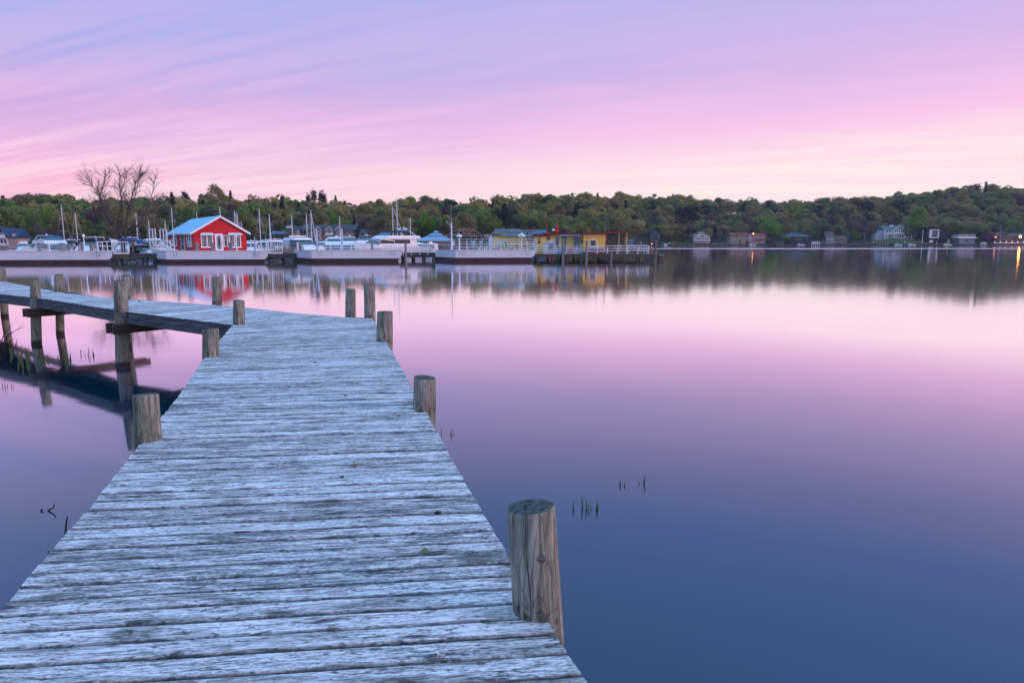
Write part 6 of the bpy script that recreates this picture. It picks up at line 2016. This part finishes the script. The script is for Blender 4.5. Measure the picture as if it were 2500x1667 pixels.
def conifer_quads(seed, tiers, nq, r, qs, pine=False):
    g = np.random.default_rng(seed)
    t = g.uniform(0, 1, nq) ** 0.8
    if pine:
        lay = np.round(t * 7) / 7
        t = np.clip(lay + g.normal(0, 0.018, nq), 0, 1)
        prof = r * (0.55 + 0.45 * np.sin(lay * 9 + seed)) * (1 - 0.55 * lay) * 1.15
    else:
        prof = r * (1 - t) * (0.75 + 0.25 * np.cos(t * tiers * 2 * np.pi)) + 0.012
    ang = g.uniform(0, 2 * np.pi, nq)
    arms = np.round(ang / (2 * np.pi) * 9 + g.normal(0, 0.13, nq)) / 9 * 2 * np.pi + t * 13
    ang = np.where(g.uniform(size=nq) < 0.7, arms, ang)
    rad = prof * np.sqrt(g.uniform(0.08, 1, nq))
    z = 0.16 + 0.84 * t - (0.10 * rad if not pine else -0.12 * rad)
    p = np.stack([rad * np.cos(ang), rad * np.sin(ang), z], 1)
    out = np.stack([np.cos(ang), np.sin(ang), g.uniform(-0.45, 0.1, nq)], 1)
    tan = np.stack([-np.sin(ang), np.cos(ang), g.normal(0, 0.35, nq)], 1)
    s = (qs * g.uniform(0.6, 1.4, nq))[:, None]
    a, b = out * s, tan * s * 0.5
    v = np.stack([p - a - b, p + a - b * 0.3, p + a + b * 0.3, p - a + b], 1).reshape(-1, 3)
    return v, np.arange(nq * 4).reshape(nq, 4)
def pine_quads(seed, nq, r, qs):
    g = np.random.default_rng(seed)
    nb = 26
    h = g.uniform(0.30, 1.0, nb)
    an = g.uniform(0, 2 * np.pi, nb)
    reach = r * (0.35 + 0.75 * np.sin(np.clip((1.06 - h) / 0.76, 0, 1) * np.pi * 0.72)) * g.uniform(0.55, 1.1, nb)
    k = g.integers(0, nb, nq)
    f = np.sqrt(g.uniform(0.05, 1, nq))
    rad = reach[k] * f
    d = g.normal(size=(nq, 3)) * np.array([0.055, 0.055, 0.030])
    p = np.stack([rad * np.cos(an[k]), rad * np.sin(an[k]), h[k] - 0.03 + 0.10 * rad], 1) + d
    n = np.array([0, 0, 1.0]) + g.normal(0, 0.55, (nq, 3))
    n /= np.linalg.norm(n, axis=1)[:, None]
    a = np.cross(n, g.normal(size=(nq, 3)))
    a /= np.linalg.norm(a, axis=1)[:, None]
    b = np.cross(n, a)
    s = (qs * g.uniform(0.6, 1.4, nq))[:, None]
    a, b = a * s, b * s * 0.7
    v = np.stack([p - a - b * 0.4, p + a * 0.3 - b, p + a + b * 0.5, p - a * 0.4 + b], 1).reshape(-1, 3)
    return v, np.arange(nq * 4).reshape(nq, 4)
def bare_tree_mb(seed, levels=4, n0=5, spread=0.55, r0=0.018, wide=4):
    g = random.Random(seed)
    tr, tw = MB(), MB()
    def rec(p, d, ln, r, lv):
        seg = 2
        for i in range(seg):
            q = p + d * (ln / seg)
            (tr if lv <= 1 else tw).tube(p, q, r, r * 0.8, 5 if lv <= 1 else 3, cap=False)
            p = q
            r *= 0.8
            d = (d + Vector((g.gauss(0, 0.12), g.gauss(0, 0.12), g.gauss(0.04, 0.08)))).normalized()
        if lv >= levels:
            return
        for k in range(n0 if lv == 0 else wide if lv < 3 else 3):
            nd = (d + Vector((g.gauss(0, spread), g.gauss(0, spread), g.gauss(0.12, 0.28)))).normalized()
            rec(p - d * ln * g.uniform(0, 0.35), nd, ln * g.uniform(0.6, 0.85), r * 0.72, lv + 1)
    rec(Vector((0, 0, -0.02)), Vector((0, 0, 1)), 0.26, r0, 0)
    return tr, tw
def as_mesh(name, vq, mat):
    v, q = vq
    return np_mesh(name, v, q, [mat])
def trunk_mesh(seed, h, r):
    g = random.Random(seed)
    m = MB()
    m.tube((0, 0, -0.06), (0.005, 0, h * 0.55), r, r * 0.7, 7, False)
    m.tube((0.005, 0, h * 0.55), (0, 0.01, h), r * 0.7, r * 0.35, 7, False)
    for k in range(5):
        a = g.uniform(0, 6.28)
        z = h * g.uniform(0.5, 0.9)
        m.tube((0, 0, z), (0.2 * math.cos(a), 0.2 * math.sin(a), z + 0.2), r * 0.4, r * 0.12, 5, False)
    me = m.mesh('trunk')
    me.materials.append(MATS['bark'])
    return me
PROTO = {'broad': [], 'tall': [], 'conifer': [], 'pine': [], 'bare': []}
LOW = {k: [] for k in PROTO}
for s in range(5):
    PROTO['broad'].append((trunk_mesh(s, 0.55, 0.022), as_mesh('crown', crown_quads(s + 10, 16, 0.40, 0.40, 0.60, 3000, 0.019), 'leaf_olive')))
    LOW['broad'].append(crown_quads(s + 60, 12, 0.40, 0.40, 0.60, 900, 0.035))
for s in range(3):
    PROTO['tall'].append((trunk_mesh(s + 9, 0.6, 0.018), as_mesh('crown', crown_quads(s + 30, 18, 0.27, 0.55, 0.55, 2800, 0.018), 'leaf_olive')))
    LOW['tall'].append(crown_quads(s + 80, 12, 0.27, 0.55, 0.55, 850, 0.033))
for s in range(2):
    PROTO['conifer'].append((trunk_mesh(s + 20, 0.9, 0.016), as_mesh('crown', conifer_quads(s + 40, 8, 1300, 0.24, 0.032), 'leaf_conifer')))
    PROTO['pine'].append((trunk_mesh(s + 22, 0.92, 0.016), as_mesh('crown', pine_quads(s + 45, 1500, 0.30, 0.026), 'leaf_conifer')))
    LOW['conifer'].append(conifer_quads(s + 90, 8, 400, 0.24, 0.055))
    LOW['pine'].append(pine_quads(s + 95, 420, 0.30, 0.045))
for s in range(3):
    tr, tw = bare_tree_mb(s + 3, 4, 6, 0.5, 0.016)
    a, b = tr.mesh('trunk'), tw.mesh('crown')
    a.materials.append(MATS['bark_pale'])
    b.materials.append(MATS['twig_grey'])
    PROTO['bare'].append((a, b))
    PROTO.setdefault('bv', []).append(tw)
def tree(kind, var, X, Y, z, H, wid, mat, label, group, name=None):
    tr, cr = PROTO[kind][var % len(PROTO[kind])]
    t = thing(name or {'broad': 'broadleaf_tree', 'tall': 'broadleaf_tree', 'conifer': 'conifer_tree', 'pine': 'pine_tree', 'bare': 'bare_tree'}[kind], label, 'tree', (X, Y, z), rng.uniform(0, 6.28), group)
    t.scale = (H * wid, H * wid, H)
    link('trunk', tr, t)
    c = link('crown', cr, t)
    if kind != 'bare' or mat != 'twig_grey':
        c.material_slots[0].link = 'OBJECT'
        c.material_slots[0].material = MATS[mat]
    return t
LAB = {
    'leaf_olive': 'olive-yellow broadleaf tree in fresh spring leaf on the wooded hill', 'leaf_green': 'mid green leafy tree on the wooded hill', 'leaf_bright': 'bright lime green tree on the lower wooded shore',
    'leaf_brown': 'brownish budding broadleaf tree on the wooded hill', 'leaf_dark': 'dark green leafy tree in the shade of the wooded hill', 'leaf_conifer': 'dark conifer among the leafy trees of the hill',
    'leaf_maroon': 'maroon-leaved tree among the green trees of the hill', 'twig_grey': 'bare grey-purple tree without leaves on the wooded hill'}
# trees that stand out, each with its own label
def special(kind, var, px, yt, yb, Y, wpx, mat, label, name=None):
    zb = None
    sh_ = interp(SHORE, px)
    tt = (Y - sh_) / RUN
    gx, gy, gz = terrain(px, max(0.0, tt))
    H = at(px, yt, Y).z - gz
    base = {'broad': 0.86, 'tall': 0.62, 'conifer': 0.46, 'pine': 0.56, 'bare': 0.9}[kind]
    wid = (wpx * Y * ct / F) / H / base
    return tree(kind, var, X_at(px, Y), Y, gz - 0.1, H, wid, mat, label, None, name)
SPEC = [
    ('broad', 0, 123, 503, 0, 262, 42, 'leaf_bright', 'round bright green tree alone before grey bare trees, near the tallest bare mast'),
    ('tall', 1, 222, 536, 0, 252, 46, 'leaf_green', 'low yellow-green tree on the marina shore beside the bare tree'),
    ('tall', 2, 256, 545, 0, 252, 30, 'leaf_green', 'smaller yellow-green shrubby tree right under the bare tree limbs'),
    ('conifer', 0, 427, 469, 0, 395, 34, 'leaf_conifer', 'dark pointed spruce standing on the ridge beside the bare tree'),
    ('pine', 1, 458, 466, 0, 415, 24, 'leaf_conifer', 'thin dark pine on the ridge next to the pointed spruce'),
    ('broad', 3, 532, 449, 0, 420, 46, 'leaf_olive', 'airy pale-crowned tree rising over the ridge above the red building'),
    ('conifer', 1, 569, 465, 0, 410, 28, 'leaf_conifer', 'dark spruce on the ridge right behind the airy pale-crowned tree'),
    ('pine', 0, 757, 471, 0, 430, 14, 'leaf_conifer', 'narrow dark pine, shortest of the trio on the ridge'),
    ('pine', 1, 771, 462, 0, 430, 20, 'leaf_conifer', 'tall dark pine in the middle of the trio on the ridge'),
    ('pine', 0, 790, 465, 0, 430, 26, 'leaf_conifer', 'broad dark pine at the end of the trio on the ridge'),
    ('conifer', 0, 823, 477, 0, 430, 24, 'leaf_conifer', 'lone dark spruce on the ridge a little apart from the pine trio'),
    ('conifer', 1, 866, 524, 0, 322, 24, 'leaf_conifer', 'dark spruce standing at the end of the apartment block'),
    ('broad', 2, 815, 518, 0, 330, 34, 'leaf_bright', 'fresh green tree right behind the apartment block roof'),
    ('broad', 1, 693, 549, 0, 315, 18, 'leaf_bright', 'small bright green tree beside the white cupola'),
    ('broad', 4, 1185, 506, 0, 380, 66, 'leaf_bright', 'large bright green tree on the hill above the timber roof frame'),
    ('broad', 0, 1022, 535, 0, 318, 44, 'leaf_dark', 'rounded dark olive tree behind the pavilion roof'),
    ('conifer', 0, 1086, 538, 0, 318, 34, 'leaf_conifer', 'dark conifer between the pavilion and the timber roof frame'),
    ('conifer', 1, 1128, 540, 0, 318, 26, 'leaf_conifer', 'dark conifer behind the timber roof frame'),
    ('conifer', 0, 1188, 540, 0, 334, 20, 'leaf_conifer', 'dark conifer beside the dark cottage'),
    ('broad', 3, 1208, 547, 0, 336, 26, 'leaf_maroon', 'maroon-leaved tree beside the yellow wing roof'),
    ('broad', 1, 1220, 538, 0, 345, 24, 'leaf_bright', 'small light green tree above the yellow wing'),
    ('broad', 2, 1384, 551, 0, 370, 40, 'leaf_brown', 'rounded russet tree behind the yellow building roof'),
    ('broad', 3, 1408, 527, 0, 392, 36, 'leaf_green', 'yellow-green round tree on the slope behind the yellow building'),
    ('tall', 0, 1480, 521, 0, 440, 62, 'leaf_green', 'broad green tree behind the canopy roof'),
    ('pine', 0, 1672, 500, 0, 552, 62, 'leaf_conifer', 'big dark layered pine standing beside the small white lake house'),
    ('tall', 1, 1640, 558, 0, 546, 34, 'leaf_green', 'soft green willow-like tree between the dark cabin and the big dark pine'),
    ('broad', 4, 1873, 524, 0, 566, 40, 'leaf_bright', 'vivid green tree rising behind the pink lake house'),
    ('broad', 0, 1885, 545, 0, 558, 38, 'leaf_bright', 'vivid green rounded tree at the end of the pink lake house'),
    ('broad', 2, 1922, 577, 0, 543, 20, 'leaf_green', 'small grey-green round tree before the teal-roofed house'),
    ('conifer', 1, 2006, 555, 0, 545, 26, 'leaf_dark', 'dusky green conifer between the teal-roofed and pale blue houses'),
    ('broad', 1, 1828, 576, 0, 543, 16, 'leaf_blossom', 'small white flowering tree before the pink lake house'),
    ('tall', 2, 2237, 502, 0, 572, 50, 'leaf_bright', 'tall light green tree between the big white house and the modern house'),
    ('broad', 3, 2168, 504, 0, 590, 36, 'leaf_brown', 'rounded russet tree above the big white house'),
    ('pine', 1, 2190, 486, 0, 640, 46, 'leaf_conifer', 'dark layered pine on the slope above the big white house'),
    ('tall', 0, 2333, 535, 0, 556, 44, 'leaf_green', 'grey-green tree between the modern house and the boathouse'),
    ('broad', 4, 2417, 566, 0, 546, 28, 'leaf_magenta', 'magenta blossoming tree beside the dark brown lake house'),
    ('conifer', 0, 2405, 558, 0, 552, 24, 'leaf_dark', 'dark green rounded evergreen next to the magenta blossoming tree'),
    ('bare', 0, 2110, 500, 0, 560, 60, 'twig_grey', 'tall pale bare tree beside the big white house'),
    ('bare', 1, 2475, 496, 0, 565, 60, 'twig_grey', 'tall pale bare tree behind the dark brown lake house'),
    ('broad', 0, 2107, 488, 0, 660, 36, 'leaf_conifer', 'dark round-topped evergreen on the slope behind the tall pale bare tree'),
    ('pine', 0, 2365, 449, 0, 715, 34, 'leaf_conifer', 'dark pine crowning the highest wooded rise'),
    ('pine', 1, 2412, 482, 0, 660, 44, 'leaf_conifer', 'dark spreading pine in the middle of the highest wooded slope'),
    ('tall', 2, 975, 572, 0, 300, 20, 'leaf_maroon', 'small maroon shrub-like tree beside the largest yacht'),
]
for (k, v, px, yt, yb, Y, w, mat, lab) in SPEC:
    special(k, v, px, yt, yb, Y, w, mat, lab)
# the wood: rows of trees up the slope
cand = []
tr_ = random.Random(77)
for ti, t in enumerate((0.13, 0.2, 0.28, 0.37, 0.46, 0.55, 0.64, 0.73, 0.82, 0.91, 1.0, 1.08)):
    px = -260.0
    while px < 2800:
        tt = t + tr_.uniform(-0.035, 0.035)
        x, y, z = terrain(px, tt)
        k = y * ct / F
        px += tr_.uniform(5.0, 8.6) / k * (0.68 if t > 0.8 else 1.0)
        if any(a < px < b and y < Yk for a, b, Yk in KEEP):
            continue
        r = tr_.random()
        low = t < 0.4
        rightside = px > 1500
        if r < (0.20 if low else 0.07):
            kd, mat = 'bare', 'twig_grey'
        elif r < (0.25 if low else 0.13):
            kd, mat = tr_.choice(('conifer', 'pine')), 'leaf_conifer'
        elif r < (0.30 if low else 0.15):
            kd, mat = 'broad', 'leaf_maroon'
        else:
            kd = 'tall' if tr_.random() < (0.4 if low else 0.15) else 'broad'
            mat = tr_.choices(('leaf_olive', 'leaf_green', 'leaf_bright', 'leaf_brown', 'leaf_dark'), (0.27, 0.27, 0.025, 0.22, 0.22) if low else (0.58, 0.18, 0.01, 0.20, 0.03))[0]
        H = tr_.uniform(9.5, 17.5) * (1.12 if t < 0.3 and rightside else 1.0) * (0.85 if t > 0.95 else 1.0)
        if kd in ('conifer', 'pine'):
            H *= 1.08
        wid = tr_.uniform(0.8, 1.3)
        cand.append((t, px, x, y, z, H, wid, kd, mat, tr_.randrange(5)))
inview = [c for c in cand if -40 < c[1] < 2540]
front = [c for c in inview if c[0] < 0.24]
sky_ = [c for c in inview if c[0] in (1.0, 0.91)]
rest = [c for c in inview if c not in front and c not in sky_]
tr_.shuffle(rest)
tr_.shuffle(sky_)
solo = (front + sky_[:70] + rest)[:256]
solo_set = set(id(c) for c in solo)
for (t, px, x, y, z, H, wid, kd, mat, v) in solo:
    tree(kd, v, x, y, z - 0.1, H, wid, mat, LAB[mat], 'trees of the wooded hill, ' + mat.split('_')[1])
# everything else of the wood reads as one mass
MATL = ['leaf_olive', 'leaf_green', 'leaf_bright', 'leaf_brown', 'leaf_dark', 'leaf_conifer', 'leaf_maroon', 'twig_grey']
VV, MI = [], []
bq = []
for tw in PROTO['bv']:
    vs_ = np.array(tw.v)
    fs = [f for f in tw.f if len(f) == 4]
    idx = np.array(fs)
    bq.append(vs_[idx.ravel()])
for c in cand:
    if id(c) in solo_set:
        continue
    (t, px, x, y, z, H, wid, kd, mat, v) = c
    if kd == 'bare':
        vv = bq[v % len(bq)]
        if t > 0.5:
            vv = vv.reshape(-1, 4, 3)[::2].reshape(-1, 3)
    else:
        vv = LOW[kd][v % len(LOW[kd])][0]
    a = tr_.uniform(0, 6.28)
    ca, sa = math.cos(a), math.sin(a)
    w = H * wid
    out = np.empty_like(vv)
    out[:, 0] = (vv[:, 0] * ca - vv[:, 1] * sa) * w + x
    out[:, 1] = (vv[:, 0] * sa + vv[:, 1] * ca) * w + y
    out[:, 2] = vv[:, 2] * H + z
    VV.append(out)
    MI.append(np.full(len(vv) // 4, MATL.index(mat)))
VV = np.concatenate(VV)
MI = np.concatenate(MI)
me = np_mesh('distant_wood', VV, np.arange(len(VV)).reshape(-1, 4), MATL, MI)
tag(link('distant_wood', me), 'dense spring wood covering the far hillside', 'wood', kind='stuff')
# undergrowth along the shore
g = np.random.default_rng(3)
UV = []
for ui in range(1700):
    px = g.uniform(-100, 2600)
    t = g.uniform(0.02, 0.14) if ui < 900 else g.uniform(0.72, 1.06)
    x, y, z = terrain(px, t)
    if any(a < px < b and y < Yk for a, b, Yk in KEEP):
        continue
    vv = LOW['broad'][int(g.integers(0, 5))][0].reshape(-1, 4, 3)[::3].reshape(-1, 3)
    s = g.uniform(1.2, 3.4) if ui < 900 else g.uniform(5.0, 7.5)
    UV.append((vv - np.array([0, 0, 0.25])) * np.array([s * 1.6, s * 1.6, s]) + np.array([x, y, z]))
UV = np.concatenate(UV)
me = np_mesh('undergrowth', UV, np.arange(len(UV)).reshape(-1, 4), ['leaf_dark', 'leaf_green', 'leaf_brown'], g.integers(0, 3, len(UV) // 4))
tag(link('undergrowth', me), 'low bushes along the far shore', 'bushes', kind='stuff')
# lawns
def lawn(px0, px1, t0, t1):
    m = MB()
    for i in range(9):
        px = px0 + (px1 - px0) * i / 8
        for j in range(6):
            x, y, z = terrain(px, t0 + (t1 - t0) * j / 5)
            m.v.append((x, y, z + 0.25))
    for i in range(8):
        for j in range(5):
            a = i * 6 + j
            m.f.append((a, a + 6, a + 7, a + 1))
    tag(m.build('lawn', 'lawn', smooth=True), kind='structure')
lawn(2110, 2250, 0.01, 0.16)
lawn(1690, 1740, 0.005, 0.08)

# ------------------------------------------------------------------ the big bare tree by the barges
Yt = 115.5
base = Vector((X_at(301, Yt), Yt, 0.55))
t = thing('bare_tree', 'large bare spreading tree with leafless branches between the long barge and red building', 'tree', base)
trk, twg = MB(), MB()
gt = random.Random(21)
def q3(px, py, dy):
    p = at(px, py, Yt)
    return Vector((p.x, Yt + dy, p.z)) - base
fork = q3(300, 586, 0)
trk.tube((0, 0, -0.4), fork * 0.5, 0.52, 0.42, 10, False)
trk.tube(fork * 0.5, fork, 0.42, 0.36, 10, False)
LIMBS = [[(300, 586, 0), (288, 572, 0.2), (275, 558, 0.5), (262, 542, 0.9), (249, 528, 1.3), (238, 508, 1.6), (226, 482, 2.0), (214, 455, 2.2)],
         [(300, 586, 0), (293, 562, -0.3), (292, 540, -0.5), (299, 512, -0.6), (304, 484, -0.8), (300, 455, -1.0), (303, 425, -1.2)],
         [(300, 586, 0), (314, 570, 0.2), (328, 555, 0.4), (343, 534, 0.8), (358, 516, 1.2), (378, 500, 1.5), (398, 488, 1.8)],
         [(302, 578, 0), (312, 548, -0.6), (322, 515, -1.0), (334, 478, -1.4), (346, 448, -1.7), (362, 428, -2.0)],
         [(293, 570, 0), (284, 540, -0.8), (268, 505, -1.3), (252, 472, -1.7), (238, 448, -2.0), (226, 432, -2.2)],
         [(299, 560, 0), (308, 520, 0.9), (318, 480, 1.4), (322, 448, 1.8), (330, 420, 2.0)],
         [(326, 557, 0.4), (350, 538, -0.4), (372, 500, -1.0), (384, 468, -1.4), (392, 445, -1.8)],
         [(270, 552, 0.6), (258, 520, -0.2), (248, 485, -0.6), (262, 450, -1.0), (270, 430, -1.2)],
         [(296, 548, 0), (286, 505, 1.4), (278, 470, 2.0), (284, 440, 2.4), (288, 415, 2.6)]]
def sub(p, d, ln, r, lv):
    n = 3
    for i in range(n):
        q = p + d * (ln / n)
        twg.tube(p, q, r, r * 0.75, 4 if lv < 2 else 3, False)
        if lv < 3:
            for _ in range(2 if lv < 2 else 1):
                nd = (d + Vector((gt.gauss(0, 0.6), gt.gauss(0, 0.6), gt.gauss(0.25, 0.35)))).normalized()
                sub(q, nd, ln * gt.uniform(0.45, 0.7), r * 0.6, lv + 1)
        p = q
        r *= 0.78
        d = (d + Vector((gt.gauss(0, 0.16), gt.gauss(0, 0.16), gt.gauss(0.08, 0.12)))).normalized()
for li, L in enumerate(LIMBS):
    P = [q3(*p) for p in L]
    r = 0.11 if li < 4 else 0.075
    for i, (a, b) in enumerate(zip(P, P[1:])):
        f = 1 - i / len(P)
        trk.tube(a, b, r * f ** 0.8 + 0.02, r * (1 - (i + 1) / len(P)) ** 0.8 + 0.02, 7, False)
        d0 = (b - a).normalized()
        if i >= 1:
            for _ in range(6):
                s = a.lerp(b, gt.random())
                nd = (d0 * 0.5 + Vector((gt.gauss(0, 0.7), gt.gauss(0, 0.7), gt.gauss(0.35, 0.4)))).normalized()
                sub(s, nd, gt.uniform(1.2, 2.4) * (0.65 + 0.5 * f), 0.04, 1)
trk.build('trunk', 'bark', t)
twg.build('crown', 'bark', t)

# ------------------------------------------------------------------ evening air over the lake
hm = bpy.data.materials.new('evening_air')
hm.use_nodes = True
nt = hm.node_tree
nt.nodes.clear()
pv = nt.nodes.new('ShaderNodeVolumePrincipled')
pv.inputs['Color'].default_value = (0.80, 0.84, 0.93, 1)
pv.inputs['Density'].default_value = 0.00010
pv.inputs['Anisotropy'].default_value = 0.0
ov = nt.nodes.new('ShaderNodeOutputMaterial')
nt.links.new(pv.outputs[0], ov.inputs['Volume'])
MATS['haze'] = hm
tag(MB().box(-2600, 2600, -500, 1500, -3.0, 70.0).build('haze', 'haze'), kind='stuff')
